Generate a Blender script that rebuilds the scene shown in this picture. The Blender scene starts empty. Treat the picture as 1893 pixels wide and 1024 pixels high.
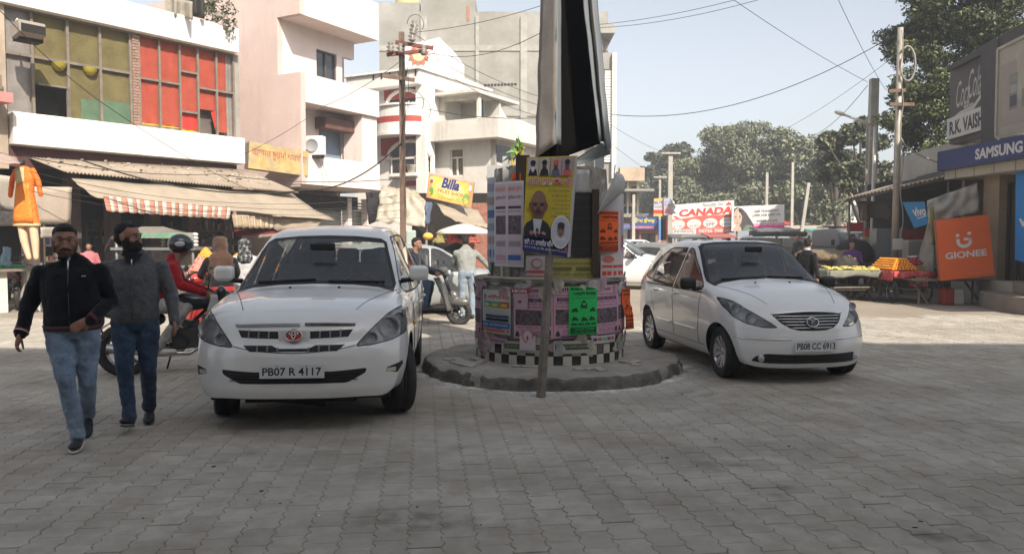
import bpy,bmesh,math,random
import numpy as np
from mathutils import Vector,Matrix,noise
from mathutils.bvhtree import BVHTree

sc=bpy.context.scene
C=sc.collection
R=math.radians
PI=math.pi
# ---------------------------------------------------------------- camera
F=1450.0;HZ=438.0;CH=1.65
PITCH=math.atan((512-HZ)/F)
cd=bpy.data.cameras.new('camera');cam=bpy.data.objects.new('camera',cd);C.objects.link(cam)
cd.sensor_width=36;cd.lens=36*F/1893;cd.clip_start=.05;cd.clip_end=2000
cam.location=(0,0,CH);cam.rotation_euler=(PI/2-PITCH,0,0)
sc.camera=cam
# ---------------------------------------------------------------- world, sun, exposure
SUN_EL=R(41);SUN_H=Vector((.45,-.89)).normalized() # horizontal direction towards the sun
w=bpy.data.worlds.new('World');sc.world=w;w.use_nodes=True
nt=w.node_tree;bgn=nt.nodes['Background']
sky=nt.nodes.new('ShaderNodeTexSky');sky.sky_type='NISHITA';sky.sun_disc=False
sky.sun_elevation=SUN_EL;sky.sun_rotation=math.atan2(SUN_H.x,SUN_H.y)
sky.air_density=1.0;sky.dust_density=3.0;sky.ozone_density=1.0;sky.altitude=200
hs=nt.nodes.new('ShaderNodeHueSaturation');hs.inputs['Saturation'].default_value=.42 # hazy, washed out air
nt.links.new(sky.outputs[0],hs.inputs['Color']);nt.links.new(hs.outputs[0],bgn.inputs[0]);bgn.inputs[1].default_value=.08
sl=bpy.data.lights.new('sun','SUN');sl.energy=3.0;sl.angle=R(.6);sl.color=(1,.91,.79)
so=bpy.data.objects.new('sun',sl);C.objects.link(so)
sdir=Vector((SUN_H.x*math.cos(SUN_EL),SUN_H.y*math.cos(SUN_EL),math.sin(SUN_EL)))
so.rotation_euler=sdir.to_track_quat('Z','Y').to_euler();so.location=(0,0,30)
sc.view_settings.view_transform='Standard';sc.view_settings.look='None'
sc.view_settings.exposure=1.38;sc.view_settings.gamma=1;sc.view_settings.use_curve_mapping=False
try:
    sc.cycles.max_bounces=6;sc.cycles.transparent_max_bounces=12;sc.cycles.use_denoising=True
    sc.cycles.glossy_bounces=3;sc.cycles.diffuse_bounces=3;sc.cycles.transmission_bounces=4
    sc.cycles.caustics_reflective=False;sc.cycles.caustics_refractive=False
except Exception:pass

def W(u,v,Y):
    """world point seen at photo pixel (u, v) at distance Y"""
    x=(u-946.5)/F;y=(512-v)/F
    t=Y/(y*math.sin(PITCH)+math.cos(PITCH))
    return Vector((x*t,Y,CH+t*(y*math.cos(PITCH)-math.sin(PITCH))))
def ZH(v,Y):return W(946,v,Y).z
def XU(u,Y):return W(u,HZ,Y).x
# ---------------------------------------------------------------- mesh builder
class MB:
    def __init__(s):s.v=[];s.f=[];s.m=[];s.s=[];s.cur=0;s.T=None
    def add(s,vs,fs,m=None,sm=False):
        o=len(s.v);T=s.T
        s.v+=[tuple(T@Vector(p))for p in vs]if T is not None else[tuple(p)for p in vs]
        s.f+=[tuple(i+o for i in f)for f in fs]
        s.m+=[s.cur if m is None else m]*len(fs);s.s+=[sm]*len(fs)
        return s
    def box(s,c,d,rz=0,m=None,rx=0,ry=0):
        x,y,z=d[0]/2,d[1]/2,d[2]/2
        vs=[(-x,-y,-z),(x,-y,-z),(x,y,-z),(-x,y,-z),(-x,-y,z),(x,-y,z),(x,y,z),(-x,y,z)]
        M_=Matrix.Translation(c)@Matrix.Rotation(rz,4,'Z')@Matrix.Rotation(ry,4,'Y')@Matrix.Rotation(rx,4,'X')
        return s.add([M_@Vector(p)for p in vs],[(3,2,1,0),(4,5,6,7),(0,1,5,4),(1,2,6,5),(2,3,7,6),(3,0,4,7)],m)
    def bx(s,x0,x1,y0,y1,z0,z1,m=None):
        return s.box(((x0+x1)/2,(y0+y1)/2,(z0+z1)/2),(abs(x1-x0),abs(y1-y0),abs(z1-z0)),m=m)
    def tube(s,pts,r,n=8,m=None,caps=True,sm=True,flat=1.0):
        pts=[Vector(p)for p in pts];k=len(pts)
        rs=r if isinstance(r,(list,tuple))else[r]*k
        vs=[];prev=None
        for i,p in enumerate(pts):
            t=(pts[min(i+1,k-1)]-pts[max(i-1,0)])
            t=t.normalized()if t.length>1e-9 else Vector((0,0,1))
            if prev is None:a=t.orthogonal().normalized()
            else:
                a=prev-t*prev.dot(t)
                a=a.normalized()if a.length>1e-6 else t.orthogonal().normalized()
            prev=a;b=t.cross(a)
            for j in range(n):
                th=2*PI*j/n
                vs.append(p+(a*math.cos(th)+b*math.sin(th)*flat)*rs[i])
        fs=[(i*n+j,i*n+(j+1)%n,(i+1)*n+(j+1)%n,(i+1)*n+j)for i in range(k-1)for j in range(n)]
        if caps:fs+=[tuple(range(n))[::-1],tuple(range((k-1)*n,k*n))]
        return s.add(vs,fs,m,sm)
    def lathe(s,prof,n=24,c=(0,0,0),axis='Z',m=None,sm=True,a0=0,a1=2*PI):
        c=Vector(c);full=abs(a1-a0-2*PI)<1e-6;k=n if full else n+1;vs=[]
        for(r,h)in prof:
            for j in range(k):
                t=a0+(a1-a0)*j/n;x,y=r*math.cos(t),r*math.sin(t)
                vs.append(c+Vector({'Z':(x,y,h),'X':(h,x,y),'Y':(y,h,x)}[axis]))
        fs=[(i*k+j,i*k+(j+1)%k,(i+1)*k+(j+1)%k,(i+1)*k+j)for i in range(len(prof)-1)for j in range(n)]
        return s.add(vs,fs,m,sm)
    def ell(s,c,r,m=None,n=14,k=9,M_=None):
        vs=[];c=Vector(c)
        for i in range(k+1):
            ph=PI*i/k
            for j in range(n):
                th=2*PI*j/n
                p=Vector((r[0]*math.sin(ph)*math.cos(th),r[1]*math.sin(ph)*math.sin(th),r[2]*math.cos(ph)))
                vs.append(c+(M_@p if M_ is not None else p))
        fs=[(i*n+j,(i+1)*n+j,(i+1)*n+(j+1)%n,i*n+(j+1)%n)for i in range(k)for j in range(n)]
        return s.add(vs,fs,m,True)
    def quad(s,a,b,c,d,m=None):return s.add([a,b,c,d],[(0,1,2,3)],m)
    def grid(s,fn,nu,nv,m=None,sm=True):
        vs=[fn(i/nu,j/nv)for j in range(nv+1)for i in range(nu+1)];k=nu+1
        fs=[(j*k+i,j*k+i+1,(j+1)*k+i+1,(j+1)*k+i)for j in range(nv)for i in range(nu)]
        return s.add(vs,fs,m,sm)
    def prism(s,poly,h0,h1,axis='Z',m=None):
        """poly of 2D points extruded along axis; X: (h,a,b)  Y: (a,h,b)  Z: (a,b,h)"""
        f={'Z':lambda a,b,h:(a,b,h),'X':lambda a,b,h:(h,a,b),'Y':lambda a,b,h:(a,h,b)}[axis]
        n=len(poly);vs=[f(a,b,h0)for a,b in poly]+[f(a,b,h1)for a,b in poly]
        fs=[tuple(range(n))[::-1],tuple(range(n,2*n))]+[(i,(i+1)%n,(i+1)%n+n,i+n)for i in range(n)]
        return s.add(vs,fs,m)
    def build(s,name,mats,parent=None,bevel=0,fix=False,thick=0,seg=2,sub=0):
        me=bpy.data.meshes.new(name);me.from_pydata(s.v,[],s.f)
        mats=mats if isinstance(mats,(list,tuple))else[mats]
        for q in mats:me.materials.append(q)
        me.polygons.foreach_set('material_index',s.m);me.polygons.foreach_set('use_smooth',s.s)
        me.update()
        if fix:
            b=bmesh.new();b.from_mesh(me);bmesh.ops.remove_doubles(b,verts=b.verts,dist=1e-5)
            bmesh.ops.recalc_face_normals(b,faces=b.faces);b.to_mesh(me);b.free()
        o=bpy.data.objects.new(name,me);C.objects.link(o)
        if parent is not None:o.parent=parent
        if thick:md=o.modifiers.new('thickness','SOLIDIFY');md.thickness=thick;md.offset=0
        if bevel:md=o.modifiers.new('bevel','BEVEL');md.width=bevel;md.segments=seg;md.limit_method='ANGLE';md.angle_limit=R(40)
        if sub:md=o.modifiers.new('subdivision','SUBSURF');md.levels=sub;md.render_levels=sub
        return o

def tag(o,label=None,cat=None,group=None,kind=None):
    if label:o['label']=label
    if cat:o['category']=cat
    if group:o['group']=group
    if kind:o['kind']=kind
    return o
def thing(name,label,cat,loc=(0,0,0),rz=0,group=None,kind=None):
    o=bpy.data.objects.new(name,None);C.objects.link(o);o.location=loc;o.rotation_euler=(0,0,rz)
    o.empty_display_size=.2
    return tag(o,label,cat,group,kind)
def dup(o,parent=None,kids=None):
    c=o.copy();C.objects.link(c)
    if parent is not None:c.parent=parent
    for ch in list(o.children):dup(ch,c)
    return c
def smooth_noise(p,sc_=1.0):return noise.noise(Vector(p)*sc_)
# ---------------------------------------------------------------- materials
MATS={}
def rgb(c):return(c[0],c[1],c[2],1)
def M(name,col,rough=.75,metal=0,var=.12,vs=2.5,bump=0,bs=30,dirt=0,dcol=(.12,.1,.08),ds=1.2,coat=0,streak=0,spec=.4,space='Object',emit=0,sheen=0,isl=0,thr=.5):
    if name in MATS:return MATS[name]
    m=bpy.data.materials.new(name);m.use_nodes=True;n=m.node_tree.nodes;l=m.node_tree.links
    b=n['Principled BSDF'];b.inputs['Roughness'].default_value=rough;b.inputs['Metallic'].default_value=metal
    b.inputs['Specular IOR Level'].default_value=spec
    if coat:b.inputs['Coat Weight'].default_value=coat;b.inputs['Coat Roughness'].default_value=.06
    if sheen:b.inputs['Sheen Weight'].default_value=sheen
    tc=n.new('ShaderNodeTexCoord');ge=n.new('ShaderNodeNewGeometry')
    co=ge.outputs['Position']if space=='World' else tc.outputs['Object']
    last=None
    def mix(fac,a,bcol,mode='MIX'):
        x=n.new('ShaderNodeMix');x.data_type='RGBA';x.blend_type=mode
        if isinstance(fac,(int,float)):x.inputs[0].default_value=fac
        else:l.new(fac,x.inputs[0])
        for k,q in((6,a),(7,bcol)):
            if isinstance(q,tuple):x.inputs[k].default_value=rgb(q)
            else:l.new(q,x.inputs[k])
        return x.outputs[2]
    def nz(scale,det=4,vec=None,ro=.6):
        t=n.new('ShaderNodeTexNoise');t.inputs['Scale'].default_value=scale;t.inputs['Detail'].default_value=det;t.inputs['Roughness'].default_value=ro
        l.new(vec or co,t.inputs['Vector']);return t.outputs['Fac']
    def ramp(f,a,bb):
        r=n.new('ShaderNodeMapRange');r.inputs[1].default_value=a;r.inputs[2].default_value=bb;l.new(f,r.inputs[0]);return r.outputs[0]
    cur=tuple(col)
    if var:
        f=ramp(nz(vs),.3,.7)
        cur=mix(f,tuple(c*(1-var)for c in col),tuple(min(1,c*(1+var*.7))for c in col))
        cur=mix(ramp(nz(vs*9,2),.35,.65),cur,mix(1.0,cur,(1-var*.5,)*3,'MULTIPLY'))
    if isl:
        oi=n.new('ShaderNodeObjectInfo');ad=n.new('ShaderNodeMath');l.new(ge.outputs['Random Per Island'],ad.inputs[0]);l.new(oi.outputs['Random'],ad.inputs[1])
        fr=n.new('ShaderNodeMath');fr.operation='FRACT';l.new(ad.outputs[0],fr.inputs[0])
        mr=n.new('ShaderNodeMapRange');mr.inputs[3].default_value=1-isl;mr.inputs[4].default_value=1+isl*.6;l.new(fr.outputs[0],mr.inputs[0])
        cb=n.new('ShaderNodeCombineColor')
        for k in range(3):l.new(mr.outputs[0],cb.inputs[k])
        cur=mix(1.0,cur,cb.outputs[0],'MULTIPLY')
    if dirt:
        if streak:
            mp=n.new('ShaderNodeMapping');mp.inputs['Scale'].default_value=(1,1,.12);l.new(co,mp.inputs[0]);f=nz(ds*3,6,mp.outputs[0],.7)
            g=nz(ds*.6,5)
            mu=n.new('ShaderNodeMath');mu.operation='MULTIPLY';l.new(ramp(f,.45,.75),mu.inputs[0]);l.new(ramp(g,.4,.65),mu.inputs[1]);f=mu.outputs[0]
        else:f=ramp(nz(ds,7,None,.68),thr-.08,thr+.2)
        mu=n.new('ShaderNodeMath');mu.operation='MULTIPLY';l.new(f,mu.inputs[0]);mu.inputs[1].default_value=dirt
        cur=mix(mu.outputs[0],cur,tuple(dcol))
    if isinstance(cur,tuple):b.inputs['Base Color'].default_value=rgb(cur)
    else:l.new(cur,b.inputs['Base Color'])
    if bump:
        bp=n.new('ShaderNodeBump');bp.inputs['Strength'].default_value=bump;bp.inputs['Distance'].default_value=.02
        l.new(nz(bs,5),bp.inputs['Height']);l.new(bp.outputs[0],b.inputs['Normal'])
    if emit:b.inputs['Emission Color'].default_value=rgb(col);b.inputs['Emission Strength'].default_value=emit
    MATS[name]=m;return m
def glass(name,tint=(.55,.6,.6),refl=.9,veil=.0):
    if name in MATS:return MATS[name]
    m=bpy.data.materials.new(name);m.use_nodes=True;n=m.node_tree.nodes;l=m.node_tree.links;n.clear()
    out=n.new('ShaderNodeOutputMaterial');tr=n.new('ShaderNodeBsdfTransparent');tr.inputs[0].default_value=rgb(tint)
    gl=n.new('ShaderNodeBsdfGlossy');gl.inputs[0].default_value=(refl,refl,refl,1);gl.inputs[1].default_value=.03
    fr=n.new('ShaderNodeFresnel');fr.inputs[0].default_value=1.5
    mx=n.new('ShaderNodeMixShader');l.new(fr.outputs[0],mx.inputs[0]);l.new(tr.outputs[0],mx.inputs[1]);l.new(gl.outputs[0],mx.inputs[2])
    last=mx.outputs[0]
    if veil:
        df=n.new('ShaderNodeBsdfDiffuse');df.inputs[0].default_value=(.44,.47,.49,1)  # pale veil: sky reflection on car glass painted as flat blue grey
        m2=n.new('ShaderNodeMixShader');m2.inputs[0].default_value=veil;l.new(last,m2.inputs[1]);l.new(df.outputs[0],m2.inputs[2]);last=m2.outputs[0]
    l.new(last,out.inputs[0]);MATS[name]=m;return m
def flat(c,rough=.7):return M('print_%d_%d_%d'%tuple(int(x*255)for x in c),c,rough,var=.05,vs=6)
def metal(name,col,rough=.35):return M(name,col,rough,metal=1,var=.06)
BLACK=lambda:M('black_plastic',(.02,.02,.02),.5,var=.1)
# ---------------------------------------------------------------- text
TXT={}
def textgeo(body,off=0,shear=0):
    k=(body,off,shear)
    if k not in TXT:
        cu=bpy.data.curves.new('lettering','FONT');cu.body=body;cu.size=1;cu.resolution_u=3;cu.offset=off;cu.shear=shear
        o=bpy.data.objects.new('lettering',cu);me=o.to_mesh()
        vs=np.zeros(len(me.vertices)*3);me.vertices.foreach_get('co',vs);vs=vs.reshape(-1,3)[:,:2]
        fs=[tuple(p.vertices)for p in me.polygons]
        o.to_mesh_clear();bpy.data.objects.remove(o);bpy.data.curves.remove(cu)
        if len(vs):
            mn=vs.min(0);mx=vs.max(0);vs=(vs-mn)/np.maximum(mx-mn,1e-6)
            asp=(mx-mn)[0]/max((mx-mn)[1],1e-6)
        else:asp=1
        TXT[k]=(vs,fs,asp)
    return TXT[k]
class Sheet:
    """a printed sheet: fn(s, t, e) maps metres across, metres up and lift onto the surface it lies on"""
    def __init__(s,w,h,fn,paper,nu=1,nv=1):
        s.w=w;s.h=h;s.fn=fn;s.b=MB();s.mats=[];s.lv=0;s.nu=nu;s.nv=nv
        s.rect(0,0,1,1,paper)
    def mi(s,c):
        q=c if not isinstance(c,tuple)else flat(c)
        if q not in s.mats:s.mats.append(q)
        return s.mats.index(q)
    def p(s,a,b):return s.fn(a*s.w,b*s.h,s.lv*.0012)
    def rect(s,x0,y0,x1,y1,c,keep=False):
        nu=max(1,int(round(s.nu*(x1-x0))));nv=max(1,int(round(s.nv*(y1-y0))))
        s.b.grid(lambda a,b:s.p(x0+(x1-x0)*a,y0+(y1-y0)*b),nu,nv,s.mi(c))
        if not keep:s.lv+=1
        return s
    def poly(s,pts,c):
        s.b.add([s.p(*q)for q in pts],[tuple(range(len(pts)))],s.mi(c));s.lv+=1;return s
    def oval(s,cx,cy,rx,ry,c,n=20):return s.poly([(cx+rx*math.cos(2*PI*i/n),cy+ry*math.sin(2*PI*i/n))for i in range(n)],c)
    def text(s,body,x0,y0,x1,y1,c,off=0.0,shear=0,fit=False):
        vs,fs,asp=textgeo(body,off,shear)
        if fit:
            W_=(x1-x0)*s.w;H_=(y1-y0)*s.h
            if asp<W_/H_:d=(W_-asp*H_)/2/s.w;x0+=d;x1-=d
            else:d=(H_-W_/asp)/2/s.h;y0+=d;y1-=d
        s.b.add([s.p(x0+(x1-x0)*a,y0+(y1-y0)*b)for a,b in vs],fs,s.mi(c));s.lv+=.2;return s
    def line(s,x0,y0,x1,c,th=.006):return s.rect(x0,y0,x1,y0+th,c,True)
    def build(s,name='sheet',parent=None):return s.b.build(name,s.mats,parent)
def plane_fn(o,r,u,curl=0,wm=1):
    o=Vector(o);r=Vector(r).normalized();u=Vector(u).normalized();nn=r.cross(u).normalized()
    return lambda a,b,e:o+r*a+u*b+nn*(e+curl*math.sin(PI*a/wm))
# ================================================================ ground
rnd=random.Random(7)
g=MB();g.quad((-250,-60,-.005),(250,-60,-.005),(250,500,-.005),(-250,500,-.005))
sand=M('dusty_ground',(.30,.255,.20),.95,var=.16,vs=.5,bump=.35,bs=14,dirt=.5,dcol=(.2,.175,.15),ds=.35,space='World')
tag(g.build('ground',sand),kind='structure')
PW,PL=.186,.25
PA=R(6.5)
paver_mat=M('grey_paver',(.42,.39,.335),.9,var=.17,vs=.8,bump=.3,bs=90,dirt=.75,dcol=(.22,.18,.135),ds=.9,thr=.52,isl=.10,space='World',spec=.3)
def paver_outline(gp=.0022):
    a=.017;left=[(0,0),(.07,0),(.16,a),(.24,a),(.38,-a*.2),(.5,0),(.57,0),(.66,a),(.74,a),(.88,-a*.2),(1,0)]
    L_=[(-PW/2+o+gp,-PL/2+gp+t*(PL-2*gp))for t,o in left]
    R_=[(PW/2+o-gp,-PL/2+gp+t*(PL-2*gp))for t,o in left]
    return R_+L_[::-1]
po=paver_outline();pi_=paver_outline(.006)
def paver_geo(hi=True):
    n=len(po)
    if hi:
        vs=[(x,y,-.02)for x,y in po]+[(x,y,-.003)for x,y in po]+[(x,y,0)for x,y in pi_]
        fs=[(i,(i+1)%n,n+(i+1)%n,n+i)for i in range(n)]+[(n+i,n+(i+1)%n,2*n+(i+1)%n,2*n+i)for i in range(n)]+[tuple(range(2*n,3*n))]
    else:
        vs=[(x,y,-.012)for x,y in po]+[(x,y,0)for x,y in pi_]
        fs=[(i,(i+1)%n,n+(i+1)%n,n+i)for i in range(n)]+[tuple(range(n,2*n))]
    return vs,fs
hv,hf=paver_geo(True);lv_,lf=paver_geo(False)
cells=[]
ca,sa=math.cos(PA),math.sin(PA)
for i in range(-95,95):
    for j in range(4,90):
        lx=i*PW;ly=j*PL+(PL/2 if i%2 else 0)
        x=ca*lx-sa*ly;y=sa*lx+ca*ly
        if y<3.2 or y>16.6 or abs(x)>.70*y+.6:continue
        if y>15.2 and smooth_noise((x,y,0),.7)>(16.2-y)*.6:continue
        if(x-.48)**2+(y-9.85)**2<1.45**2:continue
        cells.append((y+abs(x)*.15,x,y))
cells.sort()
pav=thing('paving',None,None,(0,0,0));tag(pav,kind='structure')
pm=MB();pm.add(hv,hf);proto=None
big=MB()
for k,(_,x,y)in enumerate(cells):
    dz=rnd.uniform(-.0022,.0018);tx,ty=rnd.gauss(0,.006),rnd.gauss(0,.006);rz=PA+rnd.gauss(0,.006)
    if k<300:
        if proto is None:o=proto=pm.build('paver',paver_mat,pav)
        else:o=proto.copy();C.objects.link(o)
        o.location=(x,y,dz);o.rotation_euler=(tx,ty,rz)
    else:
        big.T=Matrix.Translation((x,y,dz))@Matrix.Rotation(rz,4,'Z')@Matrix.Rotation(tx,4,'X')@Matrix.Rotation(ty,4,'Y')
        if y<10:big.add(hv,hf)
        else:big.add(lv_,lf)
tag(big.build('paver_field',paver_mat,pav),kind='stuff')
# old oil drips and mud stains soaked into the blocks
stm=bpy.data.materials.new('oil_stain');stm.use_nodes=True;n_=stm.node_tree.nodes;l_=stm.node_tree.links;bs_=n_['Principled BSDF'];bs_.inputs['Base Color'].default_value=(.06,.05,.04,1);bs_.inputs['Roughness'].default_value=.8
tc_=n_.new('ShaderNodeTexCoord');nz_=n_.new('ShaderNodeTexNoise');nz_.inputs['Scale'].default_value=6;nz_.inputs['Detail'].default_value=7;at_=n_.new('ShaderNodeAttribute');at_.attribute_name='dens';mr_=n_.new('ShaderNodeMapRange');mr_.inputs[1].default_value=.42;mr_.inputs[2].default_value=.72;mu_=n_.new('ShaderNodeMath');mu_.operation='MULTIPLY'
l_.new(tc_.outputs['Object'],nz_.inputs[0]);l_.new(nz_.outputs[0],mr_.inputs[0]);l_.new(mr_.outputs[0],mu_.inputs[0]);l_.new(at_.outputs['Fac'],mu_.inputs[1]);l_.new(mu_.outputs[0],bs_.inputs['Alpha'])
b=MB();dn_=[];rs=random.Random(9)
for k in range(46):
    y=rs.uniform(4.2,13);x=rs.uniform(-.62,.62)*y;rr=rs.uniform(.08,.55);el_=rs.uniform(.4,1);z=.0045+k*.00002
    if(x-.48)**2+(y-9.85)**2<(1.75+rr)**2:continue
    b.add([(x,y,z)]+[(x+rr*math.cos(2*PI*j/16),y+rr*el_*math.sin(2*PI*j/16),z)for j in range(16)],[(0,1+j,1+(j+1)%16)for j in range(16)]);dn_+=[rs.uniform(.2,.5)]+[0]*16
o=tag(b.build('oil_stains',stm),kind='stuff');at=o.data.attributes.new('dens','FLOAT','POINT');at.data.foreach_set('value',dn_)
# small litter on the paving
lit=MB()
for k in range(90):
    y=rnd.uniform(4.2,15);x=rnd.uniform(-.62,.62)*y
    a=rnd.uniform(0,PI);s_=rnd.uniform(.008,.03)
    lit.box((x,y,.004),(s_,s_*rnd.uniform(.2,.8),.004),a,m=rnd.choice([0,0,0,1,2]))
tag(lit.build('litter',[M('leaf_litter',(.05,.04,.03),.9),M('paper_scrap',(.6,.58,.54),.9),M('brown_scrap',(.2,.14,.09),.9)]),kind='stuff')
# building behind the camera whose roof line casts the shade on the square
bk=thing('corner_building','plain plastered corner building behind the viewer shading the square','building',(0,0,0))
tag(bk,kind='structure')
def hroof(yedge,yw=-3.5):return(yedge-yw)/(.892)*math.tan(SUN_EL)
segs=[(-12,3.4,11.6),(3.4,8.2,12.0),(8.2,13.5,13.6),(13.5,40,12.1)]
wb=MB()
for x0,x1,ye in segs:
    wb.bx(x0,x1+.0,-12,-3.5,-.1,hroof(ye))
wb.build('wall',M('back_plaster',(.45,.4,.34),.9),bk)
for fl in range(3):
    for k in range(12):
        x=-8+k*3.2
        w_=MB();w_.bx(x,x+1.4,-3.56,-3.49,4.4+fl*3.1,5.9+fl*3.1);w_.build('window',M('dark_glass',(.03,.035,.04),.1,spec=.8),bk)
for k in range(9):
    x=-10+k*4.2
    w_=MB();w_.bx(x,x+3.4,-3.57,-3.49,0,2.9);w_.build('shutter',M('shutter_grey',(.3,.31,.3),.5),bk)
# ================================================================ round island, poster drum
IX,IY=.48,9.88
isl=thing('traffic_island','low round broken concrete plinth under the poster covered drum','traffic island',(IX,IY,0))
conc=M('old_concrete',(.36,.34,.30),.92,var=.22,vs=3,bump=.7,bs=22,dirt=.6,dcol=(.15,.13,.11),ds=2.2)
def isr(a):
    d=Vector((math.cos(a),math.sin(a),0))
    return 1.575+.05*noise.noise(d*1.6)+.03*noise.noise(d*7)+(.08 if-.35<a-2*PI<.1 or-.35<a<.1 else 0)
b=MB();NA=128
prof=[(0,.0,0),(.35,0,0),(.62,0,0),(.78,0,0),(.88,0,0),(.955,-.004,0),(.985,-.02,.6),(1.0,-.05,1),(1.012,-.10,1),(1.02,-.17,1),(1.03,-.19,1)]
vs=[];fs=[]
for i,(s_,dz,rr)in enumerate(prof):
    for j in range(NA):
        a=2*PI*j/NA;r_=isr(a)*s_
        q=Vector((math.cos(a)*r_,math.sin(a)*r_,0))
        chip=max(0,noise.noise(q*5+Vector((3,1,0)))-.05)*.16 if s_>.86 else 0
        z=.165+dz+.012*noise.noise(q*2.5)-chip*(s_-.86)/.14*.9
        k=1+rr*(.02*noise.noise(Vector((a*14,dz*30,0)))-chip*.3)
        if i==len(prof)-1:z=-.03
        vs.append((q.x*k,q.y*k,max(z,-.03)))
fs=[(i*NA+j,i*NA+(j+1)%NA,(i+1)*NA+(j+1)%NA,(i+1)*NA+j)for i in range(1,len(prof)-1)for j in range(NA)]+[tuple(NA+j for j in range(NA))[::-1]]
b.add(vs,[f[::-1]for f in fs],0,True);b.m=[1 if(k//NA)>=5 and k<(len(prof)-2)*NA and noise.noise(Vector(vs[NA+k])*3)>-.25 else 0 for k in range(len(fs))];b.build('plinth',[conc,M('kerb_dark',(.13,.12,.105),.95,var=.4,vs=6,bump=.8,bs=30,dirt=.6,dcol=(.32,.30,.27),ds=4,thr=.55)],isl)
# white broken floor tiles left on the plinth
til=M('white_tile',(.42,.40,.36),.6,var=.15,dirt=.6,dcol=(.25,.22,.18),ds=5)
def pt(ang,r_):return(math.cos(ang)*r_,math.sin(ang)*r_)
k=0
for(a0,a1,r0,r1,dens)in((R(200),R(226),1.0,1.4,.7),(R(283),R(296),1.2,1.36,.8),(R(318),R(338),1.05,1.3,.6),(R(246),R(262),1.04,1.14,.7)):
    r_=r0
    while r_<r1:
        a=a0
        while a<a1:
            if rnd.random()<dens:
                x,y=pt(a,r_);t_=MB()
                t_.box((x,y,.172+rnd.uniform(0,.004)),(.1,.1,.012),a+PI/2+rnd.gauss(0,.04));t_.build('tile',til,isl)
            a+=.115/r_
        r_+=.112
# lime powder spilled around the rim
lm=bpy.data.materials.new('lime_powder');lm.use_nodes=True;n_=lm.node_tree.nodes;l_=lm.node_tree.links
bs_=n_['Principled BSDF'];bs_.inputs['Base Color'].default_value=(.78,.76,.72,1);bs_.inputs['Roughness'].default_value=.95
tc_=n_.new('ShaderNodeTexCoord');nz_=n_.new('ShaderNodeTexNoise');nz_.inputs['Scale'].default_value=5;nz_.inputs['Detail'].default_value=8;nz_.inputs['Roughness'].default_value=.75
at_=n_.new('ShaderNodeAttribute');at_.attribute_name='dens';mr_=n_.new('ShaderNodeMapRange');mr_.inputs[1].default_value=.36;mr_.inputs[2].default_value=.6
mu_=n_.new('ShaderNodeMath');mu_.operation='MULTIPLY'
l_.new(tc_.outputs['Object'],nz_.inputs[0]);l_.new(nz_.outputs[0],mr_.inputs[0]);l_.new(mr_.outputs[0],mu_.inputs[0]);l_.new(at_.outputs['Fac'],mu_.inputs[1]);l_.new(mu_.outputs[0],bs_.inputs['Alpha'])
b=MB();NP=96;rings=[1.0,1.06,1.13,1.22,1.36];dn=[1.0,.95,.55,.25,0]
vs=[(IX+math.cos(PI+PI*j/NP*1.16)*isr(PI+PI*j/NP*1.16)*r_,IY+math.sin(PI+PI*j/NP*1.16)*isr(PI+PI*j/NP*1.16)*r_,.005)for r_ in rings for j in range(NP+1)]
b.add(vs,[(i*(NP+1)+j,(i+1)*(NP+1)+j,(i+1)*(NP+1)+j+1,i*(NP+1)+j+1)for i in range(4)for j in range(NP)])
o=b.build('lime_powder',lm);tag(o,'white lime powder spilled along the front foot of the plinth','powder',kind='stuff')
at=o.data.attributes.new('dens','FLOAT','POINT');at.data.foreach_set('value',[d*(.6+.4*math.sin(j*.21)**2)for d in dn for j in range(NP+1)])
# the two tier drum
drum=thing('poster_drum','round two tier masonry drum with chequered tile foot, pasted all over with posters','advertising pillar',(IX,IY+.08,.16))
DX,DY=IX,IY+.08
plast=M('stained_plaster',(.33,.31,.275),.9,var=.28,vs=4,bump=.6,bs=18,dirt=.7,dcol=(.12,.105,.09),ds=3)
b=MB();b.lathe([(.0,-.02),(.93,-.02),(.93,.92),(.925,.945),(.955,.955),(.96,.985),(.94,1.0),(.6,1.005),(0,1.005)],96,m=0)
b.build('base',plast,drum)
octs=10
b=MB()
def octp(r_,z,k):a=2*PI*(k+.5)/octs-PI/2;return(math.cos(a)*r_,math.sin(a)*r_,z)
hts=[1.0,1.35,1.7,2.05,2.33]
vs=[];NQ=60
for z in hts:
    for j in range(NQ):
        a=2*PI*j/NQ;seg_=PI/octs
        rr=(.80-.06*(z-1))*math.cos(seg_)/math.cos(((a+PI/2)%(2*seg_))-seg_)
        top=(.03*noise.noise(Vector((math.cos(a)*2,math.sin(a)*2,5))))if z>2.2 else 0
        vs.append((math.cos(a)*rr,math.sin(a)*rr,z+top))
fs=[(i*NQ+j,i*NQ+(j+1)%NQ,(i+1)*NQ+(j+1)%NQ,(i+1)*NQ+j)for i in range(len(hts)-1)for j in range(NQ)]+[tuple((len(hts)-1)*NQ+j for j in range(NQ))]
b.add(vs,fs);b.build('upper_tier',plast,drum)
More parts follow.
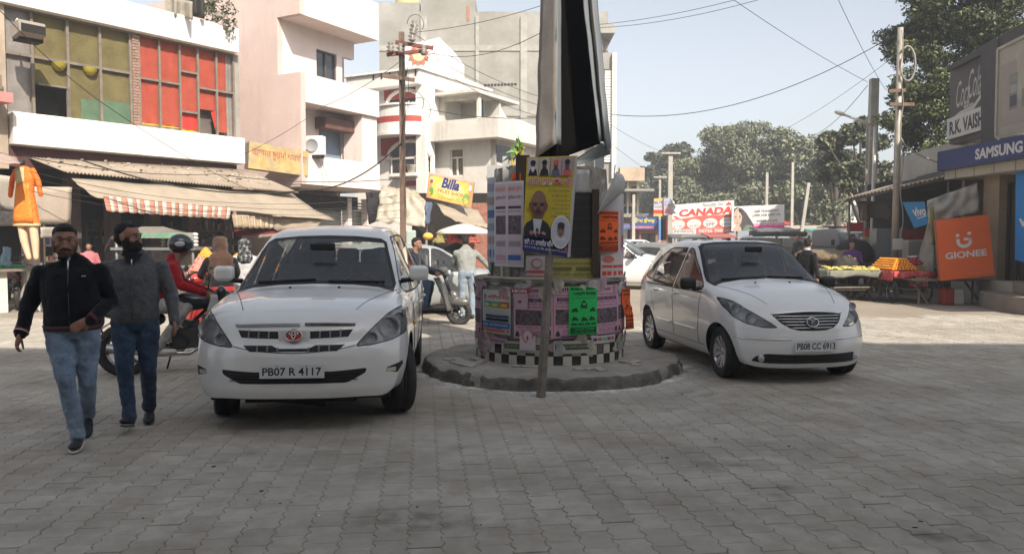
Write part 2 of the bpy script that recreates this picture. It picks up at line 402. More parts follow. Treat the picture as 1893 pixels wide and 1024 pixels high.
# chequered tiles: alike pieces share one mesh
tb=M('black_glazed_tile',(.018,.018,.02),.3,var=.2,dirt=.3,dcol=(.2,.17,.14),ds=6);tw=M('white_glazed_tile',(.6,.58,.52),.35,var=.12,dirt=.35,dcol=(.3,.26,.2),ds=6)
NT=54;tw_=2*PI*.934/NT
pt_={}
for mm,nm in((tb,'b'),(tw,'w')):
    t_=MB();t_.box((0,0,0),(tw_-.004,.012,.112));pt_[nm]=t_
meshes={}
for row in range(2):
    for k in range(NT):
        a=2*PI*k/NT
        if math.sin(a)>.35:continue
        key='b' if(k+row)%2 else 'w'
        if row==1 and rnd.random()<.12:continue
        if key not in meshes:o=pt_[key].build('tile',tb if key=='b' else tw,drum);meshes[key]=o
        else:o=meshes[key].copy();C.objects.link(o)
        o.location=(math.cos(a)*.937,math.sin(a)*.937,.052+row*.116);o.rotation_euler=(0,0,a+PI/2)
# ---- posters pasted round the drum
def drumfn(a0,z0,r_=.94,lift=0,wob=0):
    """a0: angle (deg) left edge seen from the camera (-90 = facing camera)"""
    def f(s_,t,e):
        a=R(a0)+s_/r_;q=r_+.004+e+lift+wob*noise.noise(Vector((s_*6,t*6,a0)))
        return Vector((DX+math.cos(a)*q,DY+math.sin(a)*q,z0+t))
    return f
PINK=(.62,.36,.47);INK=(.06,.045,.06);PALE=(.60,.60,.60);RED=(.6,.07,.05);BLUE=(.05,.13,.38)
blot=M('halftone_photo',(.17,.13,.15),.8,var=.75,vs=26)
def pink_poster(a0,z0,lift,label,h=.60,w=.47):
    s=Sheet(w,h,drumfn(a0,z0,.94,lift,.006),PINK,nu=10,nv=4)
    s.text('ਕ੍ਰਿਸਮਸ ਮੇਲਾ',.04,.87,.97,.985,INK,.02)
    s.text('ਰੋਜ਼ਾਨਾ ਲਗਦਾ ਹੈ ਸ਼ਾਮ ਵੇਲੇ ਬਾਜ਼ਾਰ ਵਿਚ',.05,.80,.95,.85,INK)
    s.rect(.08,.715,.92,.78,INK);s.text('ਸਾਲਾਨਾ ਜੋੜ ਮੇਲਾ',.12,.725,.88,.77,PINK)
    s.text('ਮਿਤੀ ਦਸੰਬਰ ਦਿਨ ਐਤਵਾਰ ਨੂੰ',.05,.65,.95,.70,INK);s.text('ਸਾਰਿਆਂ ਨੂੰ ਬੇਨਤੀ ਹੈ ਜੀ',.05,.585,.95,.63,INK)
    s.rect(.05,.26,.95,.555,blot)
    s.text('ਸਮਾਂ ਸਵੇਰੇ ਦਸ ਵਜੇ ਤੋਂ',.1,.20,.9,.24,INK)
    s.rect(.2,.07,.8,.075,INK,1);s.rect(.2,.165,.8,.17,INK,1);s.rect(.83,.07,.95,.17,INK)
    s.poly([(.04,.04),(.17,.04),(.15,.10),(.105,.16),(.06,.10)],INK);s.text('ਵੱਲੋਂ ਸਮੂਹ ਕਮੇਟੀ ਮੈਂਬਰ',.22,.085,.78,.15,INK)
    s.rect(.18,.02,.96,.045,INK)
    return tag(s.build('poster'),label,'poster','posters pasted on the drum')
A=lambda u:None
pink_poster(-119,.47,.002,'pink fair poster with dark photo, lower tier, directly left of the wooden stake')
pink_poster(-90,.48,.002,'pink fair poster mostly hidden between the wooden stake and the green poster')
pink_poster(-61.5,.48,.003,'pink fair poster showing beside the right edge of the green poster')
pink_poster(-33,.50,.002,'narrow sliver of pink poster wrapping the right edge of the lower tier')
pink_poster(-183,.44,.002,'faded pink poster wrapping the left edge of the lower tier')
# pale multi colour poster at left
s=Sheet(.50,.52,drumfn(-152,.50,.94,.004,.005),(.5,.53,.49),nu=10,nv=4)
s.text('ਆਈਲੈਟਸ ਸੈਂਟਰ',.25,.80,.97,.90,RED,.02);s.oval(.13,.84,.06,.07,(.25,.22,.2))
for k,c in enumerate(((.1,.33,.42),(.12,.36,.13),(.55,.1,.05))):s.rect(.08+k*.3,.60,.36+k*.3,.74,c);s.rect(.13+k*.3,.63,.31+k*.3,.69,(.6,.55,.1))
for z in(.52,.46):s.text('ਸਟੱਡੀ ਵੀਜ਼ਾ ਅਤੇ ਕੋਚਿੰਗ ਕਲਾਸਾਂ',.2,z,.9,z+.04,(.5,.42,.2))
s.rect(.2,.375,.95,.435,(.06,.07,.2));s.rect(.2,.3,.95,.355,(.02,.02,.02));s.rect(.05,.14,.98,.27,BLUE);s.text('8427',.08,.17,.3,.23,(.7,.72,.75))
s.text('ਗਰੀਨ ਪਾਰਕ ਰੋਡ ਨਵਾਂਸ਼ਹਿਰ',.35,.17,.93,.24,(.7,.72,.75));s.rect(.05,.05,.16,.1,RED);s.rect(.22,.05,.85,.1,RED);s.rect(.9,.05,.98,.1,RED)
tag(s.build('poster'),'pale coaching poster with three small coloured boxes at left of the lower tier','poster','posters pasted on the drum')
# pale strips above the tiles
for i,(a0,ww,z0,hh,col,lab)in enumerate([(-170,.75,.385,.07,(.42,.30,.36),'long torn mauve strip pasted low on the left of the drum'),(-128,.55,.305,.13,(.36,.38,.30),'torn dirty strip with black lines pasted low left above the tiles'),
                                   (-90,.45,.30,.15,(.40,.42,.36),'torn dirty strip with black lines pasted low right of the stake'),(-62,.40,.40,.09,(.55,.52,.5),'thin torn strip with coloured blocks under the green poster')]):
    s=Sheet(ww,hh,drumfn(a0,z0,.94,.010+.001*i,.006),col,nu=10,nv=2)
    if i in(1,2):
        s.rect(.04,.3,.95,.75,(.06,.07,.05));s.text('ਗੁਰੂ ਨਾਨਕ ਮਾਰਕੀਟ ਨਵਾਂਸ਼ਹਿਰ',.08,.4,.9,.66,(.42,.45,.33))
    elif i==3:
        for k,c in enumerate(((.05,.07,.2),(.5,.12,.1),(.2,.42,.35),(.12,.12,.2),(.6,.1,.1))):s.rect(.05+k*.18,.35,.2+k*.18,.75,c)
    else:s.rect(.5,.3,.97,.7,(.25,.12,.2));s.rect(.05,.3,.3,.7,(.3,.16,.24))
    tag(s.build('paper_strip'),lab,'poster','posters pasted on the drum')
s=Sheet(.19,.17,drumfn(-114,.335,.94,.018,.004),(.58,.52,.56),nu=4)
s.oval(.5,.95,.36,.5,(.6,.25,.28));s.oval(.5,.98,.26,.36,(.58,.52,.56));s.rect(.44,.7,.56,1,(.55,.08,.1))
tag(s.build('poster'),'small whitish slip with a red half ring pasted just above the tiles','poster','posters pasted on the drum')
s=Sheet(.24,.055,drumfn(-121.5,.995,.94,.014,.0),(.45,.05,.06),nu=4);s.text('HION',.1,.2,.85,.85,(.75,.72,.7),.03)
tag(s.build('poster'),'torn red slip lettered in white over the pink poster','poster','posters pasted on the drum')
s=Sheet(.2,.2,drumfn(-119,.80,.94,.02,.0),(.52,.33,.41),nu=4);s.b=MB();s.lv=0
s.poly([(.0,.95),(.95,1),(.88,.1),(.55,.0),(.2,.12)],(.55,.38,.45));s.oval(.42,.5,.13,.09,(.42,.1,.14))
tag(s.build('poster'),'curling torn corner of pink paper below the red slip','poster','posters pasted on the drum')
# green and orange handbills
GREEN=(.02,.52,.12);ORG=(.82,.13,.02)
def moto_print(s,cx,cy,k,c,flip=1):
    for dx in(-.62,.62):s.oval(cx+dx*k,cy-.3*k*.62,.3*k,.3*k*.62,c,12);s.lv-=1
    s.poly([(cx-.7*k*flip,cy+.1*k),(cx-.2*k*flip,cy+.22*k),(cx+.5*k*flip,cy+.4*k),(cx+.62*k*flip,cy-.1*k),(cx,cy-.3*k),(cx-.4*k*flip,cy-.1*k)],c)
def handbill(w_,h_,fn,col,ink,nu=6):
    s=Sheet(w_,h_,fn,col,nu=nu,nv=3)
    s.rect(.06,.925,.94,.975,ink);s.text('ਸ਼ੁਭ ਖਬਰ ਸ਼ੁਭ ਖਬਰ',.12,.93,.88,.97,col)
    s.text('ਬਾਦਲੀ ਮੋਟਰਜ਼',.06,.80,.94,.90,ink,.035);s.text('ਹਰ ਤਰ੍ਹਾਂ ਦੇ ਮੋਟਰਸਾਈਕਲ',.1,.745,.9,.78,ink)
    s.poly([(.40,.55),(.62,.55),(.62,.63),(.56,.69),(.5,.72),(.44,.68),(.40,.60)],ink);s.rect(.46,.61,.57,.66,col)
    for cx,cy in((.2,.52),(.82,.52)):moto_print(s,cx,cy,.12,ink)
    for cx,cy in((.2,.34),(.52,.33),(.8,.34)):moto_print(s,cx,cy,.12,ink,-1)
    for k in range(4):s.rect(.07+k*.23,.21,.26+k*.23,.245,ink,True)
    s.lv+=1
    s.rect(.05,.04,.95,.16,ink);s.text('ਬਾਦਲੀ ਮੋਟਰਜ਼',.12,.095,.88,.15,col,.02);s.text('ਬੰਗਾ ਰੋਡ 98140',.15,.05,.85,.085,col)
    return s
tag(handbill(.36,.565,drumfn(-79.5,.515,.94,.016),GREEN,(.01,.06,.02)).build('handbill'),'bright green motorcycle handbill on the front of the lower tier','poster','motorcycle dealer handbills')
b=MB();p0=Vector((DX+.945,DY-.22,1.16))
tag(handbill(.20,.50,lambda a,b_,e:Vector((DX+.86+a*.58+.05*math.sin((.5-b_)*3)*(b_<.3),DY-.42+a*.5-e,.52+b_)),ORG,(.1,.03,.02)).build('handbill'),'orange handbill curling off the right edge of the lower tier','poster','motorcycle dealer handbills')
# upper tier sheets: flat boards round the faces
def facefn(u0,v0,u1,Y0,Y1,curl=0):
    """bottom left pixel, bottom right u, distances of both ends; returns fn with real metres"""
    a=W(u0,v0,Y0);c=W(u1,v0,Y1);c.z=a.z;r_=(c-a);wd=r_.length;r_.normalize();nn=Vector((r_.y,-r_.x,0)).normalized()
    return wd,(lambda s_,t,e:a+r_*s_+Vector((0,0,t))+nn*(e+curl*math.sin(PI*s_/wd)))
wd,fn=facefn(914,492,968,9.42,9.10,.03)
s=Sheet(wd,1.0,fn,PALE,nu=6,nv=2)
for k in range(2):
    x=.04+k*.49;s.rect(x,.03,x+.44,.97,(.56,.45,.5));s.text('ਕ੍ਰਿਸਮਸ ਮੇਲਾ',x+.02,.78,x+.42,.84,INK);s.rect(x+.03,.38,x+.41,.60,blot)
    s.rect(x+.03,.68,x+.41,.71,INK);s.text('ਸਾਰਿਆਂ ਨੂੰ ਸੱਦਾ',x+.03,.63,x+.41,.66,INK);s.rect(x+.05,.24,x+.4,.30,(.3,.25,.3));s.rect(x+.03,.08,x+.41,.14,BLUE if k else(.5,.3,.4));s.text('ਪੰਜਾਬੀ ਮੇਲਾ',x+.03,.88,x+.41,.95,(.55,.2,.15))
tag(s.build('poster'),'hanging pair of faded mauve news posters on left side of the upper tier','poster','posters on the upper tier')
wd,fn=facefn(901,484,917,9.62,9.44,.02)
s=Sheet(wd,1.02,fn,(.4,.43,.48),nu=3)
for k in range(6):s.rect(.1,.06+k*.155,.9,.15+k*.155,[(.08,.13,.3),(.3,.22,.2),(.25,.27,.32)][k%3])
tag(s.build('poster'),'bluish bill at the far left edge of the upper tier','poster','posters on the upper tier')
wd,fn=facefn(946,416,963,9.22,9.16)
s=Sheet(wd,.60,fn,ORG);s.text('ਕਬੱਡੀ ਕੱਪ',.1,.84,.9,.93,(.3,.05,.02));s.rect(.1,.03,.9,.12,(.15,.04,.02))
for k in range(4):s.poly([(.3,.2+k*.15),(.7,.22+k*.15),(.6,.31+k*.15),(.42,.33+k*.15)],(.15,.04,.02))
tag(s.build('handbill'),'narrow vertical orange handbill on upper tier left of the yellow board','poster','posters on the upper tier')
wd,fn=facefn(972,516,1012,9.12,9.10,.01)
s=Sheet(wd,.27,fn,(.56,.5,.5));s.oval(.5,.68,.26,.22,(.5,.2,.2));s.oval(.52,.68,.2,.16,(.56,.5,.5));s.rect(.02,.27,.98,.37,RED);s.rect(.02,.1,.98,.14,RED)
tag(s.build('poster'),'pinkish bill with red bands directly under the yellow board','poster','posters on the upper tier')
wd,fn=facefn(1014,516,1098,9.12,9.2,.01)
s=Sheet(wd,.24,fn,(.40,.38,.12));s.text('ਵਿਸ਼ਾਲ ਭਗਵਤੀ ਜਾਗਰਣ',.1,.66,.95,.84,(.15,.13,.04));s.rect(.05,.42,.5,.58,(.17,.15,.05));s.rect(.6,.42,.9,.58,(.17,.15,.05));s.text('ਮਿਤੀ ਦਿਨ ਸ਼ਨੀਵਾਰ',.05,.12,.9,.32,(.15,.13,.04))
tag(s.build('poster'),'torn mustard yellow bill across the foot of the upper tier','poster','posters on the upper tier')
wd,fn=facefn(1054,468,1098,9.10,9.17)
s=Sheet(wd,.70,fn,(.025,.025,.025))
for k in range(0,11,2):s.text(['ਸ਼ਰਧਾਂਜਲੀ ਸਮਾਰੋਹ','ਅੰਤਿਮ ਅਰਦਾਸ ਸਮਾਂ','ਗੁਰਦੁਆਰਾ ਸਿੰਘ ਸਭਾ'][k%3],.1,.05+k*.085,.95-.05*(k%4),.085+k*.085,(.07,.07,.07))
tag(s.build('poster'),'black bill with faint grey lettering right of the yellow board','poster','posters on the upper tier')
# hanging right hand bundle of posters with a curled sheet
wd,fn=facefn(1110,514,1152,9.24,9.5,.05)
s=Sheet(wd,1.0,fn,(.56,.52,.54),nu=5,nv=3)
s.rect(0,0,1,.27,(.58,.5,.5));s.rect(.05,.03,.95,.08,RED);s.rect(.05,.12,.95,.15,RED);s.oval(.25,.22,.2,.04,(.55,.16,.13));s.rect(.8,.3,.98,.8,(.5,.42,.46))
s.rect(.83,.35,.95,.5,(.4,.12,.16))
tag(s.build('poster'),'hanging bundle of whitish and red bills at right side of upper tier','poster','posters on the upper tier')
wd,fn=facefn(1104,466,1143,9.17,9.36,.03)
tag(handbill(wd,.48,fn,ORG,(.13,.03,.02)).build('handbill'),'orange motorcycle handbill hanging at the right of the upper tier','poster','motorcycle dealer handbills')
b=MB()
def curl(a,c):
    p=W(1103+(52*a)*(1-c)**.6+36*c,398-80*c-46*a*(1-c),9.10+.12*a-.06*math.sin(PI*a)*math.sin(PI*c))
    return p
b.grid(curl,8,8)
tag(b.build('curled_sheet',M('sheet_back',(.48,.48,.47),.8,var=.12,vs=7),thick=.004),'large blank grey sheet curled over the top right of the upper tier','sheet')
b=MB();b.grid(lambda a,c:W(1064+26*a,360-46*c,9.2+.03*a+.01*math.sin(9*a+4*c)),5,5)
tag(b.build('torn_paper',M('sheet_back',(.42,.42,.41)),thick=.003),'torn pale paper right of the yellow board top','sheet')
b=MB();b.box(W(923,322,9.7),(.32,.02,.22),R(-20));b.box(W(948,312,9.5),(.25,.02,.3),R(-14))
tag(b.build('backing_board',M('sheet_back',(.42,.42,.41))),'grey backing boards at top left rim of the upper tier','board')
b=MB()
for k in range(40):
    p=W(958+rnd.gauss(0,5.5),281+rnd.gauss(0,9),9.5+rnd.gauss(0,.04));q=[p+Vector((rnd.gauss(0,.035),rnd.gauss(0,.035),rnd.gauss(0,.045)))for _ in range(3)]
    b.add([p]+q,[(0,1,2),(0,2,3)],rnd.choice([0,0,1]))
b.tube([W(957,330,9.5),W(958,270,9.5)],.02,6,m=2)
tag(b.build('garland',[M('green_foil',(.10,.28,.03),.5,var=.3),M('yellow_foil',(.5,.36,.05),.5),M('dark_wood',(.07,.05,.035),.8)],thick=.002),'crumpled green and yellow foil tied above the left of the upper tier','garland')
for p_,d_,l_b in((W(966,345,9.22),(.16,.1,.72),'dark timber upright left behind the yellow board'),(W(1100,430,9.2),(.08,.12,1.0),'dark timber upright beside the black bill')):
    b=MB();b.box(p_,d_);tag(b.build('timber_post',M('dark_wood',(.07,.05,.035),.8,bump=.4)),l_b,'post')
b=MB();b.tube([(DX-.84,DY-.5,1.165),(DX-.52,DY-.84,1.17),(DX-.1,DY-.98,1.165)],.014,6);b.box((DX-.60,DY-.78,1.24),(.03,.01,.16),.7)
tag(b.build('tie_strap',M('pale_tape',(.5,.46,.36),.7)),'pale tape strap tied over the rim of the lower tier','strap')
# stake and yellow board
st=thing('notice_board','yellow memorial notice board with portraits nailed to a leaning wooden stake','sign',(W(1000,738,8.02).x,8.02,0))
b=MB();lo=W(1000,741,8.02);lo.z=-.005;hi_=W(1018,430,8.6)
b.tube([lo,lo.lerp(hi_,.5)+Vector((.006,0,0)),hi_],[.052,.048,.045],5,sm=False)
o=b.build('stake',M('weathered_wood',(.17,.145,.12),.85,var=.35,vs=7,bump=.5,bs=30,dirt=.4,dcol=(.30,.27,.22),ds=4));o.parent=st;o.matrix_parent_inverse=Matrix.Translation(-Vector(st.location))
bl,br_,tr_,tl=W(966,463,8.48),W(1054,476,8.50),W(1068,288,8.66),W(974,291,8.64)
def bfn(s_,t,e):
    a=s_/.52;c=t/1.08;p=bl.lerp(br_,a).lerp(tl.lerp(tr_,a),c);return p+Vector((0,-e,0))
YEL=(.50,.40,.03);SKIN=(.16,.08,.055);WHT=(.62,.62,.6);NAVY=(.03,.03,.14);MAG=(.5,.04,.08)
s=Sheet(.52,1.08,bfn,YEL,nu=4,nv=4);s.rect(0,0,1,.155,NAVY);s.rect(.94,0,1,1,(.42,.42,.42))
for k,(bgc,hat,bd,cl)in enumerate((((.45,.42,.45),(.02,.02,.03),WHT,(.02,.02,.02)),((.45,.42,.40),(.01,.01,.02),(.02,.02,.02),(.02,.02,.02)),((.42,.30,.34),(.5,.12,.05),(.05,.04,.04),(.10,.12,.17)),((.32,.28,.34),(.03,.02,.02),SKIN,(.5,.12,.1)))):
    x=.03+k*.225;s.rect(x,.80,x+.205,.985,bgc)
    s.poly([(x+.01,.80),(x+.195,.80),(x+.17,.865),(x+.1,.885),(x+.04,.865)],cl)
    s.oval(x+.1,.905,.042,.036,SKIN,14);s.poly([(x+.06,.895),(x+.14,.895),(x+.125,.85),(x+.1,.835 if k==0 else.86),(x+.075,.85)],bd)
    s.oval(x+.1,.938,.052,.028,hat,14)
s.text('ਸ਼੍ਰੀ ਲਾਲ ਚੰਦ ਜੀ',.04,.68,.92,.79,WHT,.05);s.lv+=.5;s.text('ਸ਼੍ਰੀ ਲਾਲ ਚੰਦ ਜੀ',.045,.683,.915,.787,MAG,.01)
for(t_,x0,z,h_)in(('ਨੂੰ ਕਮਿਸ਼ਨਰ ਗਲਾਡੀ ਬੰਗੜ',.46,.625,.035),('ਦਾ ਮੈਂਬਰ ਬਣਾਉਣ ਤੇ',.54,.575,.035),('ਸ. ਪ੍ਰਕਾਸ਼ ਸਿੰਘ ਬਾਦਲ',.56,.53,.028),('(ਮੁੱਖ ਮੰਤਰੀ, ਪੰਜਾਬ)',.6,.49,.024),('ਸ. ਗੁਰਪ੍ਰਤਾਪ ਸਿੰਘ ਵਡਾਲਾ',.5,.45,.028),('(ਐਮ.ਐਲ.ਏ. ਨਕੋਦਰ)',.62,.41,.024),('ਦਾ ਧੰਨਵਾਦ ਕਰਦੇ ਹਾਂ।',.54,.37,.03)):s.text(t_,x0,z,.91,z+h_,(.05,.05,.12),.005)
s.oval(.28,.50,.155,.14,SKIN,24);s.oval(.28,.43,.12,.115,(.14,.068,.048),20);s.oval(.28,.56,.135,.07,(.22,.125,.09),20)
s.oval(.115,.485,.03,.035,SKIN,10);s.oval(.44,.485,.03,.035,SKIN,10)
s.poly([(0,.155),(.56,.155),(.57,.24),(.48,.31),(.36,.345),(.2,.345),(.06,.30),(0,.24)],(.02,.02,.025));s.poly([(.18,.345),(.37,.345),(.33,.2),(.27,.155),(.22,.2)],(.45,.47,.52));s.poly([(.25,.25),(.3,.25),(.32,.2),(.28,.155),(.245,.2)],(.03,.03,.05))
for x in(.215,.345):s.oval(x,.49,.03,.011,(.02,.015,.015),10);s.oval(x,.51,.045,.007,(.05,.04,.035),8);s.lv-=1
s.poly([(.26,.53),(.30,.53),(.315,.465),(.28,.45),(.245,.465)],(.20,.105,.075));s.oval(.21,.455,.035,.03,(.20,.10,.075),12);s.oval(.35,.455,.035,.03,(.20,.10,.075),12);s.rect(.17,.498,.255,.502,(.05,.04,.04),True);s.rect(.305,.498,.39,.502,(.05,.04,.04),True);s.lv+=1;s.oval(.28,.455,.03,.02,(.11,.052,.038),10);s.oval(.28,.415,.05,.010,(.09,.035,.03),10)
s.text('ਸ਼੍ਰੀ ਲਾਲ ਚੰਦ',.12,.175,.46,.225,(.6,.3,.3),.03)
s.text('ਵਲੋਂ: ਡਾ. ਰਾਜਵੀਰ ਸਿੰਘ',.03,.075,.62,.14,WHT,.02);s.text('ਕੈਂਸਰ ਦੇ ਮਾਹਿਰ, ਯੂਥ ਵਿੰਗ, ਸ਼੍ਰੋਮਣੀ ਅਕਾਲੀ ਦਲ (ਬਾਦਲ)',.03,.03,.92,.06,WHT)
s.oval(.76,.235,.2,.165,WHT,28);s.oval(.76,.235,.185,.15,(.42,.43,.52),28);s.poly([(.62,.15),(.9,.15),(.86,.19),(.76,.205),(.67,.19)],(.5,.5,.54));s.oval(.76,.255,.075,.075,(.24,.14,.11),20);s.poly([(.69,.27),(.83,.27),(.83,.32),(.76,.335),(.69,.32)],(.04,.03,.03));s.oval(.73,.262,.013,.006,(.03,.02,.02),8);s.oval(.79,.262,.013,.006,(.03,.02,.02),8);s.oval(.76,.218,.028,.006,(.12,.05,.05),8)
s.rect(.87,.06,.91,.09,RED)
o=s.build('board');o.parent=st;o.matrix_parent_inverse=Matrix.Translation(-Vector(st.location));o.modifiers.clear()
b=MB();b.grid(lambda a,c:bfn(a*.52,c*1.08,-.004),2,2);o=b.build('back_panel',M('sheet_back',(.42,.42,.41)),thick=.006);o.parent=st;o.matrix_parent_inverse=Matrix.Translation(-Vector(st.location))
# tall folded sheet metal hoarding above the drum
hd=thing('folded_hoarding','tall open backed white hoarding of bent sheets standing over the drum, seen dark inside','hoarding',(1.0,10,2.4))
inv=Matrix.Translation(-Vector(hd.location))
gsh=M('grey_flex',(.25,.228,.21),.95,var=.18,vs=2,dirt=.3,dcol=(.18,.13,.10),ds=1.5);bsh=M('blue_flex',(.17,.195,.215),.95,var=.12,vs=2,dirt=.3,dcol=(.25,.24,.22),ds=2);dsh=M('flex_inside_shade',(.005,.0045,.004),1,spec=.05)  # last one near black: shade of the hollow put into its colour
YT=10.0;VT=-120
def strip(uls,vls,urs,vrs,Y0,Y1,nseg=14,wob=0):
    def f(a,c):
        uu=(uls[0]+(uls[1]-uls[0])*c)*(1-a)+(urs[0]+(urs[1]-urs[0])*c)*a
        vv=(vls+(VT-vls)*c)*(1-a)+(vrs+(VT-vrs)*c)*a
        return W(uu+wob*noise.noise(Vector((a*2,c*9,uls[0]))),vv,Y0+(Y1-Y0)*a+.02*noise.noise(Vector((a*3,c*6,uls[0]*.1))))
    return f
def hp(name,mats,fs_,th=.012):
    b=MB()
    for i,f in enumerate(fs_):b.grid(f,5,22,i if len(mats)>1 else 0)
    o=b.build(name,mats,thick=th);o.parent=hd;o.matrix_parent_inverse=inv;return o
hp('side_sheet',[gsh,bsh],[strip((990,1004),292,(1028,1030),266,9.75,9.5,wob=2),strip((1028,1030),266,(1037,1037),268,9.5,9.85,wob=1)]).data
hp('inner_shade_sheet',[dsh],[strip((1034,1036),294,(1110,1072),266,9.98,10.3),strip((992,1006),290,(1036,1037),292,9.95,9.98)])  # black sheets stand in for the shade inside the hoarding
hp('folded_sheet',[bsh,gsh,bsh],[strip((1108,1064),262,(1117,1076),262,9.72,9.8,wob=1.5),strip((1117,1076),262,(1121,1083),276,9.8,9.7,wob=1.5),strip((1121,1083),276,(1129,1093),276,9.7,10.1,wob=2)])
b=MB();b.add([W(1067,292,9.9),W(1112,264,9.75),W(1129,278,9.75),W(1128,286,9.75),W(1070,306,9.9),W(1060,300,9.95)],[(0,1,2,3,4,5)])
o=b.build('bottom_flap',[bsh],thick=.02);o.parent=hd;o.matrix_parent_inverse=inv
b=MB();b.tube([W(1048,330,10.4),W(1048,VT,10.4)],.03,8)
b.tube([W(1000,VT+6,10.05),W(1100,VT+6,10.15)],.03,8);o=b.build('pole',metal('rusty_steel',(.12,.09,.07),.6));o.parent=hd;o.matrix_parent_inverse=inv

# ragged scraps of older bills left around both tiers
b=MB();rs=random.Random(21)
for k in range(120):
    low=k%2;a=R(rs.uniform(-185,5));r_=.945 if low else.80-.04*rs.random();z=rs.choice([rs.uniform(.28,.5),rs.uniform(.98,1.14)])if low else rs.uniform(1.16,2.48);w_,h_=rs.uniform(.04,.15),rs.uniform(.04,.16);n=rs.randrange(5,8);lf=rs.uniform(.001,.012);m_=rs.randrange(6)
    pts=[(w_*math.cos(2*PI*j/n)*rs.uniform(.5,1),h_*math.sin(2*PI*j/n)*rs.uniform(.5,1))for j in range(n)]
    if not low and-118<math.degrees(a)<-62 and 1.3<z:continue
    b.add([(DX+math.cos(a+x/r_)*(r_+lf+max(0,y)*.25),DY+math.sin(a+x/r_)*(r_+lf+max(0,y)*.25),z+y)for x,y in pts],[tuple(range(n))],m_)
    if rs.random()<.5:b.add([(DX+math.cos(a+x/r_)*(r_+lf+.002),DY+math.sin(a+x/r_)*(r_+lf+.002),z+y)for x,y in((-w_*.3,-.01),(w_*.3,-.01),(w_*.3,.004),(-w_*.3,.004))],[(0,1,2,3)],6)
tag(b.build('bill_scraps',[M('scrap_%d'%i,c,.85,var=.3,vs=14)for i,c in enumerate(((.5,.48,.46),(.5,.34,.40),(.40,.42,.42),(.33,.30,.24),(.52,.50,.40),(.44,.30,.32),(.08,.07,.08)))]),'ragged scraps of torn bills around both tiers of the drum','paper scraps',kind='stuff')
# ================================================================ cars
def crom(P,n):
    """Catmull-Rom through rows of arrays P (k, ...) with n samples per span"""
    P=np.array(P,float);out=[]
    k=len(P)
    for i in range(k-1):
        p0=P[max(i-1,0)];p1=P[i];p2=P[i+1];p3=P[min(i+2,k-1)]
        m1=(p2-p0)/2;m2=(p3-p1)/2
        for j in range(n):
            t=j/n;out.append((2*t**3-3*t**2+1)*p1+(t**3-2*t**2+t)*m1+(-2*t**3+3*t**2)*p2+(t**3-t**2)*m2)
    out.append(P[-1]);return np.array(out)
def lerp1(tab,z):
    if z<=tab[0][0]:return tab[0][1]
    for(a,b),(c,d)in zip(tab,tab[1:]):
        if z<=c:t=(z-a)/(c-a);t=t*t*(3-2*t)*.5+t*.5;return b+(d-b)*t
    return tab[-1][1]
def car_half(sp):
    st=sp['st'];ys=[a for a,_ in st];P=[[(x,y,z)for x,z in pts]for y,pts in st]
    P=np.array(P)
    G=crom(P,sp.get('ns',5));G=np.transpose(crom(np.transpose(G,(1,0,2)),4),(1,0,2))
    G[:,:,0]=np.maximum(G[:,:,0],0)
    front=lambda x,z:sp['yf']+lerp1(sp['fprof'],z)-sp['fplan'][0]*(abs(x)/sp['hw'])**sp['fplan'][1]
    rear=lambda x,z:sp['yr']+lerp1(sp['rprof'],z)+sp['rplan'][0]*(abs(x)/sp['hw'])**sp['rplan'][1]
    # the first and last rows follow the nose and tail surfaces, and blend over the next rows
    nb=sp.get('nb',5)
    for end,fn in((0,front),(-1,rear)):
        base=G[end].copy();d=np.array([fn(p[0],p[2])for p in base])-base[:,1]
        for k in range(nb):
            i=k if end==0 else-1-k
            G[i,:,1]+=d*(1-k/nb)**2
    rings=[]
    for end,fn in((0,front),(-1,rear)):
        O=G[end];zc=sp['zc'][0 if end==0 else 1];rr=[]
        for s_ in(.97,.93,.88,.82,.75,.67,.58,.48,.38,.28,.18,.09,0):
            q=O.copy();q[:,0]*=s_;q[:,2]=zc+(q[:,2]-zc)*s_;q[:,1]=[fn(a[0],a[2])for a in q];rr.append(q)
        rings.append(rr)
    allr=rings[0][::-1]+[G[i]for i in range(len(G))]+rings[1]
    bm=bmesh.new();V=[[bm.verts.new(p)for p in r_]for r_ in allr]
    for a,b in zip(V,V[1:]):
        for j in range(len(a)-1):
            try:bm.faces.new((a[j],a[j+1],b[j+1],b[j]))
            except Exception:pass
    bmesh.ops.remove_doubles(bm,verts=bm.verts,dist=.002)
    bm.normal_update()
    # orient outward
    bmesh.ops.recalc_face_normals(bm,faces=bm.faces)
    c=sum((f.normal.x*f.calc_area()for f in bm.faces));
    if c<0:bmesh.ops.reverse_faces(bm,faces=bm.faces)
    bm.normal_update()
    for v in bm.verts:
        if abs(v.co.x)<.006:v.co.x=0
    return bm
def inside(poly,a,b):
    r_=False;n=len(poly);j=n-1
    for i in range(n):
        (x1,y1),(x2,y2)=poly[i],poly[j]
        if(y1>b)!=(y2>b)and a<(x2-x1)*(b-y1)/(y2-y1)+x1:r_=not r_
        j=i
    return r_
